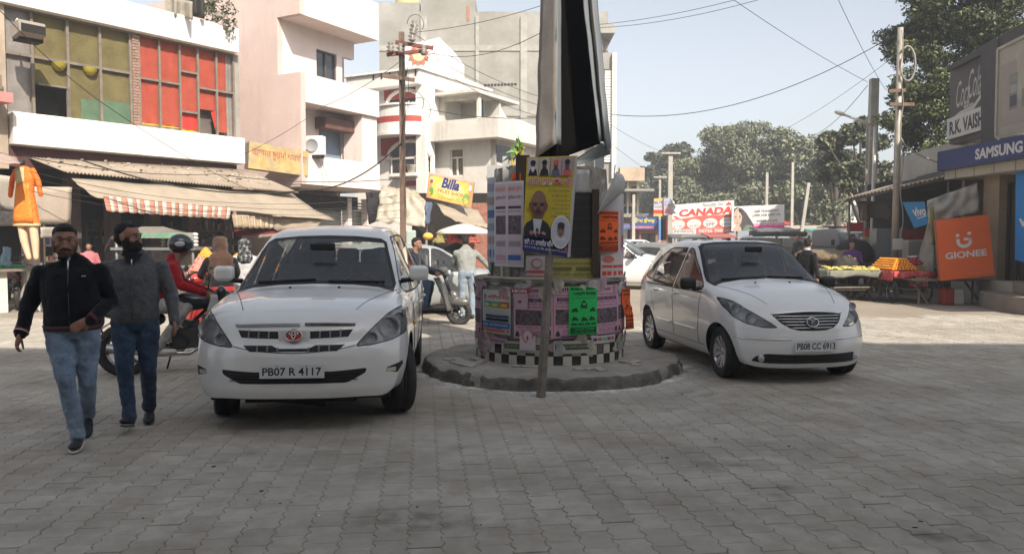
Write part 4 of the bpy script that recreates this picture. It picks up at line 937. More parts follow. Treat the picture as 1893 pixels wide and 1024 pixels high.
def build_hatch(root,paint,txt=None,detail=True,rim=None):
    c=Car(hatch_spec(),root,paint);hw=.84;wy=(1.235,-1.225);rr=.30
    arches(c,wy,.305,.345,hw,RUB)
    fl=lambda p:p.z>.95 and p.y>-.35
    scr=[(-.01,1.165),(.36,1.15),(.60,1.115),(.70,1.085),(.71,1.10),(.615,1.42),(.58,1.50),(.52,1.535),(.30,1.555),(-.01,1.56)]
    c.framed(scr,'front','windscreen',CGL,.028,RUB,'windscreen_seal',lim=fl,center=True,nmin=.05)
    sl=lambda p:p.x>.42 and p.z>.85
    for wp in([(.70,1.01),(.18,1.40),(.06,1.475),(-.06,1.495),(-.14,.985)],[(-.21,.985),(-.13,1.495),(-.66,1.49),(-.93,1.40),(-1.0,1.03)],[(-1.06,1.045),(-.99,1.38),(-1.22,1.25),(-1.36,1.10),(-1.32,1.07)]):
        c.framed(rounded(wp,.035,3),'side','side_window',CSIDE,.018,RUB,'window_seal',lim=sl,nmin=.05)
    c.framed(rounded([(-.01,1.08),(.56,1.08),(.48,1.38),(-.01,1.41)],.03),'rear','rear_window',CSIDE,.02,RUB,'window_seal',lim=lambda p:p.y<-1.2,center=True,nmin=.05)
    c.part([(.60,.85),(.80,.85),(.80,1.1),(.66,1.25),(.62,1.1)],'rear','tail_lamp',M('tail_lamp_red',(.35,.02,.02),.2,coat=.5),lim=lambda p:p.y<-1.4,off=.004)
    fr=lambda p:p.y>1.0
    hl=rounded([(.40,.645),(.54,.645),(.68,.68),(.775,.745),(.80,.84),(.79,.935),(.74,.915),(.66,.84),(.52,.735)],.015,2)
    c.framed(hl,'front','headlight',LENS,.007,RUB,'lamp_seal',lim=fr,nmin=.0)
    for s_ in(1,-1):
        b=MB();b.grid(lambda a,d:(s_*(.42+.32*a),c.fy(.42+.32*a,.66+.22*d)-.09-.05*a,.64+.25*d),8,6);b.build('lamp_housing',M('lamp_housing',(.72,.74,.76),.5),root)
        for(x,z,r_)in((.62,.735,.065),(.735,.83,.05)):
            b=MB();b.lathe([(r_,.02),(r_*.9,.01),(r_*.5,-.03),(r_*.2,-.04),(0,-.02)],24,(s_*x,c.fy(x,z)-.05,z),'Y');b.build('reflector',M('lamp_silver',(.8,.81,.83),.35,metal=.3),root)
    dark=M('intake_dark',(.012,.012,.013),.6)
    c.part([(-.01,.605),(.16,.61),(.26,.635),(.345,.685),(.415,.765),(.42,.785),(.2,.805),(-.01,.81)],'front','grille',dark,lim=fr,center=True)
    c.part(rounded([(-.01,.245),(.52,.245),(.66,.265),(.62,.32),(.52,.355),(-.01,.345)],.02,2),'front','lower_intake',dark,lim=fr,center=True)
    if detail:
        for k,(z,xw)in enumerate(((.765,.40),(.735,.375),(.705,.34),(.672,.30),(.64,.235))):
            b=MB();b.tube([(x,c.fy(x,z)+.003,z)for x in np.linspace(-xw,xw,15)],.0055,6);b.build('grille_slat',CHROME,root)
        b=MB();b.tube([(x,c.fy(x,.80)+.008,.812-.03*(abs(x)/.43)**2)for x in np.linspace(-.43,.43,25)],.012,8);b.build('bonnet_trim',CHROME,root)
        em=MB();em.T=Matrix.Translation((0,c.fy(0,.70)+.02,.70))@Matrix.Rotation(R(16),4,'X');em.lathe([(0,.002),(.062,.002),(.066,0)],28,axis='Y',m=1)
        em.tube([(.07*math.cos(t),.008,.052*math.sin(t))for t in[2*PI*k/28 for k in range(29)]],.006,5,0,caps=False)
        em.tube([(-.013,.008,-.045),(-.011,.01,.02),(-.02,.01,.03),(-.055,.008,.032)],.006,5,0);em.tube([(.013,.008,-.045),(.011,.01,.02),(.02,.01,.03),(.055,.008,.032)],.006,5,0);em.T=None
        em.build('emblem',[CHROME,M('emblem_blue_grey',(.12,.14,.17),.3,metal=.5)],root)
        plate(root,(0,c.fy(0,.43)+.022,.445),.50,.125,txt or 'PB08 CC 6913',R(2))
        for z in(.27,.30,.33):b=MB();b.tube([(x,c.fy(x,z)+.002,z)for x in np.linspace(-.5,.5,13)],.004,5);b.build('intake_bar',RUB,root)
        for s_ in(1,-1):
            b=MB();b.lathe([(0,.014),(.034,.010),(.042,0)],20,(s_*.565,c.fy(.565,.30)+.005,.30),'Y');b.build('fog_lamp',M('fog_glass',(.45,.46,.46),.15,coat=.6),root)
            b=MB();b.tube([(s_*x,c.fy(x,.515)+.003,.515)for x in np.linspace(.27,.79,12)],.007,6);b.build('bumper_strip',CHROME,root)
            pts=[(s_*(.415+.30*t),1.62-.80*t,0)for t in np.linspace(0,1,14)];pts=[(x,y,c.tz(abs(x),y))for x,y,_ in pts];b=MB();b.tube(pts,.0035,5);b.build('shut_line',RUB,root)
            for y0,y1 in((-.17,-.18),(.66,.72)):
                pts=[(s_*(c.sx(y0+(y1-y0)*t,.34+.62*t)+.0005),y0+(y1-y0)*t,.34+.62*t)for t in np.linspace(0,1,14)];b=MB();b.tube(pts,.0035,5);b.build('shut_line',RUB,root)
            pts=[(s_*(c.sx(y,z)),y,z)for y,z in((-.90,.60),(-.99,.72),(-1.02,.86),(-1.01,1.02))];b=MB();b.tube(pts,.0035,5);b.build('shut_line',RUB,root)
            pts=[(s_*c.sx(y,.33),y,.33)for y in np.linspace(.82,-.82,16)];b=MB();b.tube(pts,.0035,5);b.build('shut_line',RUB,root)
            for ya,yb in((.62,-.12),(-.24,-.82)):
                pts=[(s_*(c.sx(y,.50)+.004),y,.50)for y in np.linspace(ya,yb,12)];b=MB();b.tube(pts,.010,6,flat=2);b.build('side_moulding',paint,root)
            for y in(-.08,-.86):b=MB();b.tube([(s_*(c.sx(y+d,.90)+e),y+d,.90+.0)for d,e in((.08,0),(.07,.028),(-.07,.028),(-.08,0))],.013,6);b.build('door_handle',paint,root)
            pts=[(s_*(c.sx(y,.965+.02*(.7-y)*.5)+.002),y,.965+.01*(.7-y))for y in np.linspace(.72,-1.3,22)];b=MB();b.tube(pts,.008,5);b.build('waist_seal',RUB,root)
        for x in(-.2,.25):b=MB();b.ell((x,1.0,c.tz(abs(x),1.0)+.005),(.012,.016,.01));b.build('washer_nozzle',RUB,root)
        wiper(root,c,.02,1.15,.58,1.125);wiper(root,c,-.02,1.155,-.52,1.14)
        b=MB();b.box((0,-.3,c.tz(.0,-.3)+.01),(.04,.07,.025));b.build('aerial_base',RUB,root,bevel=.008)
    for s_ in(1,-1):mirror(root,s_*.80,.60,1.07,s_,RUB,RUB,(.20,.12,.145))
    interior(root,1.05,.62,-1.3,.68,[(-.1,(-.36,.36)),(-.85,(-.36,.36))])
    b=MB();b.box((0,0,.22),(1.3,3.2,.08));b.build('underbody',M('underbody',(.015,.015,.015),.9),root)
    rm=rim or M('polished_alloy',(.62,.62,.64),.25,metal=.65)
    for y in wy:
        for s_ in(1,-1):wheel('wheel',rr,.19,rm,10 if detail else 7,root,(s_*(hw-.115),y,rr),R(-3)if y>0 else 0,s_)
    c.finish(paint);return c
def place(root,x,y,heading):
    """heading: degrees the nose points away from straight at the camera, + towards picture right"""
    root.location=(x,y,0);root.rotation_euler=(0,0,PI+R(heading))
mpv=thing('parked_car','large white people carrier with plate PB07 R 4117 parked left of the drum','car')
build_mpv(mpv,WHITE)
place(mpv,-1.99,8.74,4.2);mpv.scale=(1.055,1,1);mpv.location.z=.03
hat=thing('parked_car','small white hatchback with alloy wheels and plate PB08 CC 6913 right of the drum','car')
build_hatch(hat,WHITE)
place(hat,3.04,10.55,9.5)
# ================================================================ people
def fabric(name,col,**k):return M(name,col,.92,var=k.get('var',.22),vs=k.get('vs',6),bump=.35,bs=k.get('bs',160),sheen=.15,dirt=k.get('dirt',0),dcol=k.get('dcol',(.2,.2,.2)),ds=k.get('ds',4),spec=.15)
SKN=M('skin',(.29,.155,.105),.55,var=.12,vs=12,spec=.4);HAIR=M('black_hair',(.012,.010,.009),.6,var=.3,vs=40,bump=.8,bs=120);SHOEM=M('dark_shoe',(.02,.02,.025),.55)
def remesh(o,vox,sm=4,disp=0,dsc=.12):
    md=o.modifiers.new('skin','REMESH');md.mode='VOXEL';md.voxel_size=vox;md.use_smooth_shade=True
    if sm:m2=o.modifiers.new('smooth','SMOOTH');m2.iterations=sm;m2.factor=.5
    if disp:
        t=bpy.data.textures.get('folds%g'%dsc)or bpy.data.textures.new('folds%g'%dsc,'CLOUDS');t.noise_scale=dsc;t.noise_depth=2
        m3=o.modifiers.new('folds','DISPLACE');m3.texture=t;m3.strength=disp;m3.mid_level=.5;m3.texture_coords='LOCAL'
    return o
def oval(b,secs,n=20):
    """closed tube through (centre, half width, half depth, right vector) sections"""
    vs=[];k=len(secs)
    for i,(c,rx,ry,rt)in enumerate(secs):
        c=Vector(c);up=(Vector(secs[min(i+1,k-1)][0])-Vector(secs[max(i-1,0)][0])).normalized();rt=Vector(rt);rt=(rt-up*rt.dot(up)).normalized();fw=up.cross(rt)
        vs+=[c+rt*rx*math.cos(2*PI*j/n)+fw*ry*math.sin(2*PI*j/n)for j in range(n)]
    fs=[(i*n+j,i*n+(j+1)%n,(i+1)*n+(j+1)%n,(i+1)*n+j)for i in range(k-1)for j in range(n)]+[tuple(range(n))[::-1],tuple(range((k-1)*n,k*n))]
    b.add(vs,fs,0,True)
def limb(b,pts,rs,n=14):
    b.tube(pts,rs,n,sm=True)
    for p,r_ in zip(pts,rs):b.ell(p,(r_*.985,)*3,n=12,k=8)
def hand(b,wr,d,palm,s=1.0,curl=.5,side=1):
    """wr wrist, d direction of the hand, palm = direction the palm faces"""
    wr=Vector(wr);d=Vector(d).normalized();pn=Vector(palm);pn=(pn-d*pn.dot(d)).normalized();ac=d.cross(pn)*side
    Mx=Matrix((ac,d,pn)).transposed()
    b.ell(wr+d*.05*s,(.040*s,.055*s,.018*s),M_=Mx);b.ell(wr+d*.075*s,(.041*s,.030*s,.016*s),M_=Mx)
    for k,(o_,L_)in enumerate(((-.030,.068),(-.010,.076),(.010,.070),(.029,.055))):
        p=wr+d*.092*s+ac*o_*s;pts=[p-d*.015*s];dr=d.copy();q=p
        for seg_,ll in enumerate((.42,.32,.26)):
            pts.append(q);a=curl*(.55+.35*seg_);dr=(d*math.cos(a*(seg_+.4))+pn*math.sin(a*(seg_+.4))).normalized();q=q+dr*L_*s*ll
        pts.append(q);limb(b,pts,[.0095*s,.0095*s,.0088*s,.008*s,.007*s],8)
    p=wr+d*.03*s-ac*.030*s;t1=(d*.7-ac*.6+pn*.35).normalized();t2=(d*.9-ac*.15+pn*.4).normalized()
    limb(b,[p,p+t1*.035*s,p+t1*.035*s+t2*.03*s,p+t1*.035*s+t2*.055*s],[.014*s,.011*s,.0098*s,.008*s],8)
def headparts(root,body,c,yaw,pitch,hair='short',beard=0,k=1.0,vox=.004,detail=True,hairm=None,hat=None):
    Mx=Matrix.Rotation(yaw,3,'Z')@Matrix.Rotation(pitch,3,'X');c=Vector(c)
    P=lambda x,y,z:c+Mx@(Vector((x,y,z))*k)
    E=lambda b,x,y,z,rx,ry,rz,**q:b.ell(P(x,y,z),(rx*k,ry*k,rz*k),M_=Mx,**q)
    E(body,0,-.012,.025,.076,.094,.092,n=20,k=14);E(body,0,.022,-.045,.058,.066,.070,n=18,k=12);E(body,0,.040,-.082,.036,.038,.028);E(body,0,.058,.0,.052,.026,.06)
    E(body,0,.075,.028,.050,.016,.014);E(body,0,.094,-.018,.011,.012,.026);E(body,0,.102,-.036,.016,.014,.011);E(body,0,.084,-.066,.024,.012,.010)
    for s_ in(1,-1):
        E(body,s_*.044,.056,-.024,.022,.020,.022);E(body,s_*.078,-.008,-.004,.010,.020,.032)
    if detail:
        for s_ in(1,-1):
            b=MB();E(b,s_*.030,.0725,.008,.0115,.010,.0065);b.build('eye',M('eye_white',(.5,.47,.43),.3),root)
            b=MB();E(b,s_*.030,.0815,.008,.0052,.003,.0056);b.build('iris',M('dark_iris',(.02,.012,.01),.2),root)
            b=MB();b.tube([P(s_*.012,.086,.030),P(s_*.030,.0875,.036),P(s_*.052,.072,.030)],[.003*k,.004*k,.0025*k],6);b.build('eyebrow',HAIR,root)
            b=MB();b.tube([P(s_*.016,.083,.013),P(s_*.030,.087,.0165),P(s_*.044,.078,.011)],[.002*k]*3,5);b.build('eyelid',M('lid_skin',(.11,.055,.038),.6),root)
        b=MB();b.tube([P(-.024,.084,-.062),P(0,.097,-.060),P(.024,.084,-.062)],[.003*k,.006*k,.003*k],8);b.tube([P(-.020,.084,-.070),P(0,.095,-.072),P(.020,.084,-.070)],[.003*k,.006*k,.003*k],8)
        b.build('lips',M('lip_skin',(.15,.06,.05),.5),root)
    hm=hairm or HAIR
    if beard:
        b=MB();E(b,0,.028,-.066,.060+.006*beard,.066+.008*beard,.056+.012*beard,n=18,k=12);E(b,0,.050,-.098-.012*beard,.038+.006*beard,.038,.030+.016*beard)
        for s_ in(1,-1):E(b,s_*.060,.010,-.035,.020,.038,.048)
        o=b.build('beard',hm if beard>0 else M('stubble',(.125,.068,.048),.8,var=.3,vs=60),root);remesh(o,vox*1.2,2,.006 if beard>0 else 0,.02)
        b=MB();b.tube([P(-.032,.080,-.062),P(-.018,.096,-.050),P(0,.101,-.050),P(.018,.096,-.050),P(.032,.080,-.062)],[.005*k,.007*k,.007*k,.007*k,.005*k],8);b.build('moustache',hm,root)
    if hair=='short':
        b=MB();E(b,0,-.026,.050,.080,.092,.080,n=20,k=14);E(b,0,-.055,.005,.074,.060,.075,n=16,k=10);E(b,0,.028,.085,.058,.045,.034)
        o=b.build('hair',hm,root);remesh(o,vox*1.3,2,.010,.015)
    elif hair=='thin':
        b=MB();E(b,0,-.034,.052,.079,.086,.076,n=20,k=14);E(b,0,-.055,.000,.077,.060,.072,n=16,k=10);E(b,0,.012,.086,.056,.05,.032)
        o=b.build('hair',hm,root);remesh(o,vox*1.3,2,.008,.015)
    return P,E,Mx
def std():
    J=dict(pelvis=(0,0,.95),waist=(0,.01,1.08),chest=(0,.0,1.30),neck=(0,-.01,1.50),head=(0,.02,1.625),yaw=0,pitch=0)
    for s_,q in((1,'r'),(-1,'l')):
        J['sh'+q]=(s_*.195,-.01,1.425);J['el'+q]=(s_*.26,-.03,1.14);J['wr'+q]=(s_*.28,.03,.90);J['hip'+q]=(s_*.09,0,.92)
        J['kn'+q]=(s_*.10,.02,.50);J['an'+q]=(s_*.10,-.02,.085);J['to'+q]=(s_*.115,.16,.03)
    return J
def person(label,loc,rz,J,top,legs,shoe=None,vox=.006,fat=1.0,hair='short',beard=0,detail=True,group=None,hem=.90,hands=True,collar=None,hairm=None,sole=None,palml=None,palmr=None,folds=.024,skin=None):
    root=thing('person',label,'person',loc,rz,group)
    S=skin or SKN;v=lambda k:Vector(J[k])
    body=MB();h=v('head');nk=v('neck');ch=v('chest');pe=v('pelvis')
    limb(body,[ch,nk,h+Vector((0,-.01,-.05))],[.09,.064,.058]);limb(body,[pe,v('waist'),ch],[.09,.09,.09])
    for q in 'rl':
        limb(body,[ch,v('sh'+q).lerp(ch,.2)-Vector((0,0,.07)),v('el'+q),v('wr'+q)],[.07,.038,.036,.028]);limb(body,[pe,v('hip'+q),v('kn'+q),v('an'+q)],[.08,.06,.042,.03])
        if hands:
            d=v('wr'+q)-v('el'+q);pd=(palmr if q=='r' else palml)or((-1,0,.2)if q=='r' else(1,0,.2));hd_=J.get('hd'+q,d)
            hand(body,v('wr'+q)-d.normalized()*.01,hd_,pd,1.0,J.get('curl'+q,.5),1 if q=='r' else-1)
    headparts(root,body,h,J['yaw'],J['pitch'],hair,beard,J.get('hk',1.0),max(.004,vox*.8),detail,hairm)
    remesh(body.build('body',S,root),vox,3)
    rt=(v('shr')-v('shl')).normalized();rh=(v('hipr')-v('hipl')).normalized();f=fat
    # top
    b=MB();wa=v('waist');sh=(v('shr')+v('shl'))/2;he=pe+Vector((0,0,hem-.95))if J.get('stand',1)else pe
    oval(b,[(he,.172*f,.125*f,rh),(he.lerp(wa,.4),.178*f,.135*f,rh),(wa,.176*f,.136*f,rt),(wa.lerp(ch,.55),.192*f,.142*f,rt),(ch,.200*f,.135*f,rt),(ch.lerp(sh,.6),.195*f,.112*f,rt),(sh,.178*f,.09,rt),(sh+Vector((0,0,.03)),.140*f,.08,rt),(sh+Vector((0,0,.06)),.10,.072,rt),(nk+Vector((0,0,-.005)),.072,.066,rt)],28)
    for q in 'rl':so_=v('sh'+q)+Vector((0,0,-.05));limb(b,[so_.lerp(ch,.45),so_,so_.lerp(v('el'+q),.5),v('el'+q),v('el'+q).lerp(v('wr'+q),.55),v('wr'+q)],[.085*f,.066*f,.062*f,.056*f,.052,.042])
    o=b.build('jacket',top,root);remesh(o,vox*1.25,5,folds,.09)
    if collar:
        b=MB();oval(b,[(nk+Vector((0,.004,-.02)),.078,.074,rt),(nk+Vector((0,.006,.03)),.069,.069,rt)],24);o=b.build('collar',collar,root);remesh(o,.006,2)
    # trousers
    b=MB();oval(b,[(pe+Vector((0,0,.04)),.158*f,.118*f,rh),(pe-Vector((0,0,.03)),.168*f,.128*f,rh),((v('hipr')+v('hipl'))/2-Vector((0,0,.07)),.15*f,.11*f,rh)])
    for q in 'rl':
        hp_,kn,an=v('hip'+q),v('kn'+q),v('an'+q);limb(b,[hp_,hp_.lerp(kn,.35),hp_.lerp(kn,.75),kn,kn.lerp(an,.3),kn.lerp(an,.8),an],[.096*f,.093*f,.076,.067,.066,.055,.060])
    o=b.build('trousers',legs,root);remesh(o,vox*1.25,4,folds,.07)
    for q in 'rl':
        an=v('an'+q);to=v('to'+q);b=MB();d=(to-an);dh=Vector((d.x,d.y,0)).normalized();ax=dh.cross(Vector((0,0,1)))
        dd=(to-(an+Vector((0,0,-.05)))).normalized();Mx=Matrix((ax,dd,ax.cross(dd))).transposed();c_=an.lerp(to,.5)+Vector((0,0,-.02))
        b.ell(an+Vector((0,0,-.015))-dd*.01,(.040,.055,.055),M_=Mx);b.ell(c_,(.044,.105,.036),M_=Mx);b.ell(to-dd*.02+Vector((0,0,.005)),(.048,.07,.030),M_=Mx);b.ell(an-dd*.02+Vector((0,0,-.045)),(.040,.055,.032),M_=Mx)
        so_=b.build('shoe',shoe or SHOEM,root);remesh(so_,max(.006,vox),2)
        if sole:
            b=MB();cc=c_-ax.cross(dd)*.034*(1 if ax.cross(dd).z>0 else-1);b.ell(cc,(.050,.145,.017),M_=Mx,n=24);b.build('sole',sole,so_)
    return root,J
DENIM=fabric('faded_denim',(.19,.265,.37),var=.35,vs=5,dirt=.5,dcol=(.38,.46,.55),ds=2.5);DENIM2=fabric('dark_denim',(.04,.07,.125),var=.4,vs=5,dirt=.45,dcol=(.07,.11,.17),ds=2.5)
BLKF=fabric('black_fleece',(.008,.009,.013),var=.3);GRYF=fabric('grey_marl_knit',(.11,.112,.122),var=.25,vs=30)
# --- man in black jacket, walking towards the viewer
J=std()
J.update(head=(.03,.05,1.615),neck=(.015,.0,1.49),yaw=R(8),pitch=R(-2),shr=(.215,-.02,1.41),shl=(-.205,.03,1.42),elr=(.30,-.05,1.12),wrr=(.35,.06,.90),ell=(-.285,.02,1.14),wrl=(-.145,.20,1.00),hdl=(1.0,.25,-.5),curll=.35,curlr=.55,
         pelvis=(.0,.0,.95),hipr=(.095,0,.92),hipl=(-.09,0,.92),knr=(.03,.17,.52),anr=(-.035,.16,.10),tor=(-.03,.33,.045),knl=(-.10,.06,.50),anl=(-.06,-.27,.18),tol=(-.06,-.14,.035),hk=1.10)
m1,_=person('man in black zip jacket and faded jeans walking, one hand at his waist',(-3.50,6.22,0),PI+R(22),J,BLKF,DENIM,vox=.006,fat=1.14,beard=-.45,collar=BLKF,sole=M('white_sole',(.5,.5,.48),.6),palml=(0,-1,0),palmr=(-1,0,.1),hem=.93)
b=MB();b.tube([(.0,.135,1.47),(.004,.158,1.30),(.0,.168,1.10),(0,.160,.97)],[.003,.0035,.0035,.003],5);b.build('zip',metal('zip_metal',(.12,.12,.13),.4),m1)
b=MB();b.tube([(.0,.137,1.475),(.0,.150,1.42),(.002,.154,1.395)],.006,5);b.build('zip_pull',metal('zip_pull_metal',(.6,.6,.6),.3),m1)
b=MB();b.ell((.0,.062,1.470),(.030,.016,.04));b.build('undershirt',fabric('white_tee',(.5,.5,.5)),m1)
b=MB()
for a_,c_ in(((.335,.025,.95),(.348,.058,.905)),):b.tube([a_,c_],[.053,.052],14)
b.build('cuff',M('cuff_stripe',(.10,.02,.035),.8),m1)
b=MB();b.tube([(.342,.048,.918),(.344,.052,.912)],[.0555,.0555],16);b.build('cuff_stripe',M('white_stripe',(.55,.55,.55),.7),m1)
b=MB();b.tube([(-.17,.18,1.02),(-.150,.195,1.005)],[.051,.050],14);b.build('cuff',M('cuff_stripe',(.10,.02,.035)),m1)
b=MB();oval(b,[((0,.002,.955),.212,.158,(1,0,0)),((0,.002,.915),.204,.151,(1,0,0))],28);b.build('belt',M('dark_red_leather',(.06,.015,.015),.5),m1)
b=MB();b.box((-.105,.148,1.345),(.03,.006,.008));b.build('chest_logo',M('white_stripe',(.55,.55,.55)),m1)
# --- man in grey cardigan
J=std()
J.update(head=(.03,.02,1.645),neck=(.02,-.01,1.51),yaw=R(64),pitch=R(-2),shr=(.20,.0,1.43),shl=(-.215,.0,1.43),ell=(-.295,.02,1.14),wrl=(-.325,.13,.925),elr=(.28,-.08,1.14),wrr=(.29,-.02,.90),curll=.5,
         knr=(.07,.15,.52),anr=(.035,.18,.13),tor=(.05,.34,.12),knl=(-.10,.05,.50),anl=(-.075,-.17,.13),tol=(-.08,-.03,.035),hk=1.08)
m2,_=person('bearded man in grey zip cardigan and dark jeans looking over his shoulder',(-3.27,6.78,0),PI+R(18),J,GRYF,DENIM2,vox=.006,fat=1.10,hair='thin',beard=1.3,collar=BLKF,sole=M('grey_sole',(.16,.155,.15),.7),hem=.92,palml=(1,0,.1))
b=MB();b.tube([(-.005,.140,1.45),(0,.162,1.30),(0,.170,1.10),(0,.160,.95)],.003,5);b.build('zip',metal('zip_metal',(.12,.12,.13)),m2)
b=MB();b.tube([(-.004,.148,1.46),(-.004,.160,1.41)],.006,5);b.build('zip_pull',metal('zip_pull_metal',(.6,.6,.6)),m2)
b=MB();b.add([(-.08,.09,1.50),(.0,.142,1.42),(.08,.09,1.50),(.0,.05,1.53)],[(0,1,2,3)]);b.build('shirt_front',BLKF,m2,thick=.01)
# --- seated pose for riders
def seat_pose(hip=.80,lean=.12,reach=(.30,.52,.98),foot=(.14,.22,.30),yaw=0):
    J=std();h=hip
    J.update(stand=0,pelvis=(0,0,h+.06),waist=(0,.04+lean*.3,h+.20),chest=(0,.06+lean*.8,h+.40),neck=(0,.06+lean*1.25,h+.60),head=(0,.10+lean*1.4,h+.735),yaw=yaw)
    for s_,q in((1,'r'),(-1,'l')):
        J['sh'+q]=(s_*.19,.06+lean,h+.53);J['el'+q]=(s_*.27,.06+lean*.6+.16,h+.28);J['wr'+q]=(s_*reach[0],reach[1],reach[2])
        J['hip'+q]=(s_*.10,.02,h+.04);J['kn'+q]=(s_*.17,.42,h+.02-.04);J['an'+q]=(s_*foot[0],foot[1],foot[2]);J['to'+q]=(s_*foot[0],foot[1]+.17,foot[2]-.05)
        J['curl'+q]=.9
    return J
# ================================================================ two wheelers
def spoke_wheel(parent,loc,r_,wd,name='wheel',alloy=False):
    root=bpy.data.objects.new(name,None);C.objects.link(root);root.parent=parent;root.location=loc
    b=MB();b.lathe([(r_-wd*.8+wd*.5*(1-math.cos(t))*1.0-wd*.0,wd*.5*math.sin(t))for t in np.linspace(0,2*PI,13)],32,axis='X');b.build('tyre',M('tyre_rubber',(.025,.024,.023)),root)
    b=MB();b.lathe([(r_-wd*.8,-wd*.3),(r_-wd*1.05,0),(r_-wd*.8,wd*.3)],28,axis='X');b.lathe([(0,-.05),(.035,-.05),(.035,.05),(0,.05)],12,axis='X')
    for k in range(6 if alloy else 14):
        a=2*PI*k/(6 if alloy else 14);b.tube([(.0,.03*math.cos(a),.03*math.sin(a)),(0,(r_-wd)*math.cos(a+.15),(r_-wd)*math.sin(a+.15))],.018 if alloy else.003,5)
    b.build('rim',metal('bike_steel',(.35,.35,.36),.35),root)
    return root
def motorcycle(label,loc,rz,col,group=None):
    root=thing('motorcycle',label,'motorcycle',loc,rz,group);pc=M('bike_paint_%d'%int(col[0]*100),col,.3,coat=.5,var=.05);st=metal('bike_steel',(.35,.35,.36));dk=M('bike_black',(.02,.02,.022),.5)
    spoke_wheel(root,(0,.66,.30),.30,.09,alloy=True);spoke_wheel(root,(0,-.62,.30),.30,.11,alloy=True)
    b=MB()
    for s_ in(1,-1):b.tube([(s_*.075,.66,.30),(s_*.08,.42,.86),(s_*.08,.40,.92)],.02,8)
    b.build('fork',st,root)
    b=MB();b.tube([(0,.40,.86),(0,.15,.62),(0,-.05,.35),(0,-.3,.32),(0,-.62,.30)],.022,8);b.tube([(0,.38,.80),(0,.0,.76),(0,-.45,.74),(0,-.75,.78)],.022,8);b.tube([(0,.12,.60),(0,.1,.3),(0,-.25,.28)],.02,8);b.build('frame',dk,root)
    b=MB();b.ell((0,.12,.86),(.13,.27,.115));b.ell((0,.0,.83),(.10,.2,.09));o=b.build('tank',pc,root);remesh(o,.015,3)
    b=MB();b.ell((0,-.30,.80),(.125,.32,.055));b.ell((0,-.55,.84),(.11,.25,.05));o=b.build('seat',dk,root);remesh(o,.015,3)
    b=MB();b.ell((0,-.58,.73),(.09,.28,.07));b.ell((0,-.30,.66),(.11,.14,.09));o=b.build('side_panel',pc,root);remesh(o,.015,2)
    b=MB();b.box((0,.05,.42),(.22,.30,.24));b.lathe([(.10,-.15),(.12,-.1),(.12,.1),(.10,.15)],16,(0,-.02,.38),'X')
    for k in range(7):b.box((0,.12,.50+k*.022),(.17,.19,.010))
    b.build('engine',M('engine_grey',(.10,.10,.105),.4,metal=.6),root,bevel=.015)
    b=MB();b.tube([(.11,.22,.50),(.12,.26,.34),(.13,.10,.24),(.15,-.30,.26),(.16,-.80,.36)],[.02,.022,.025,.042,.048],12);b.build('exhaust',metal('chrome_pipe',(.5,.5,.5),.2),root)
    b=MB();b.tube([(-.36,.26,.98),(-.22,.33,1.0),(-.1,.40,.95),(.1,.40,.95),(.22,.33,1.0),(.36,.26,.98)],.013,8);b.build('handlebar',dk,root)
    b=MB();b.ell((0,.52,.88),(.10,.10,.11));b.ell((0,.47,.96),(.11,.07,.09));o=b.build('headlamp_cowl',pc,root);remesh(o,.012,2)
    b=MB();b.ell((0,.60,.87),(.075,.03,.075));b.build('headlamp',M('lamp_glass',(.55,.57,.58),.1,coat=1),root)
    for s_ in(1,-1):
        b=MB();b.tube([(s_*.26,.32,1.0),(s_*.33,.34,1.13)],.006,5);b.ell((s_*.36,.34,1.16),(.055,.012,.035));b.build('mirror',dk,root)
    for(y,r_,a0,a1)in((.66,.345,R(20),R(165)),(-.62,.355,R(15),R(150))):
        b=MB();b.lathe([(r_,-.055),(r_+.012,0),(r_,.055)],16,(0,y,.30),'X',a0=a0,a1=a1);b.build('mudguard',dk,root,thick=.004)
    b=MB();b.box((0,-.87,.76),(.12,.05,.07));b.build('tail_lamp',M('tail_lamp_red',(.35,.02,.02)),root,bevel=.015)
    b=MB();b.tube([(-.14,-.1,.3),(-.24,-.18,.012)],.012,6);b.build('side_stand',dk,root)
    return root
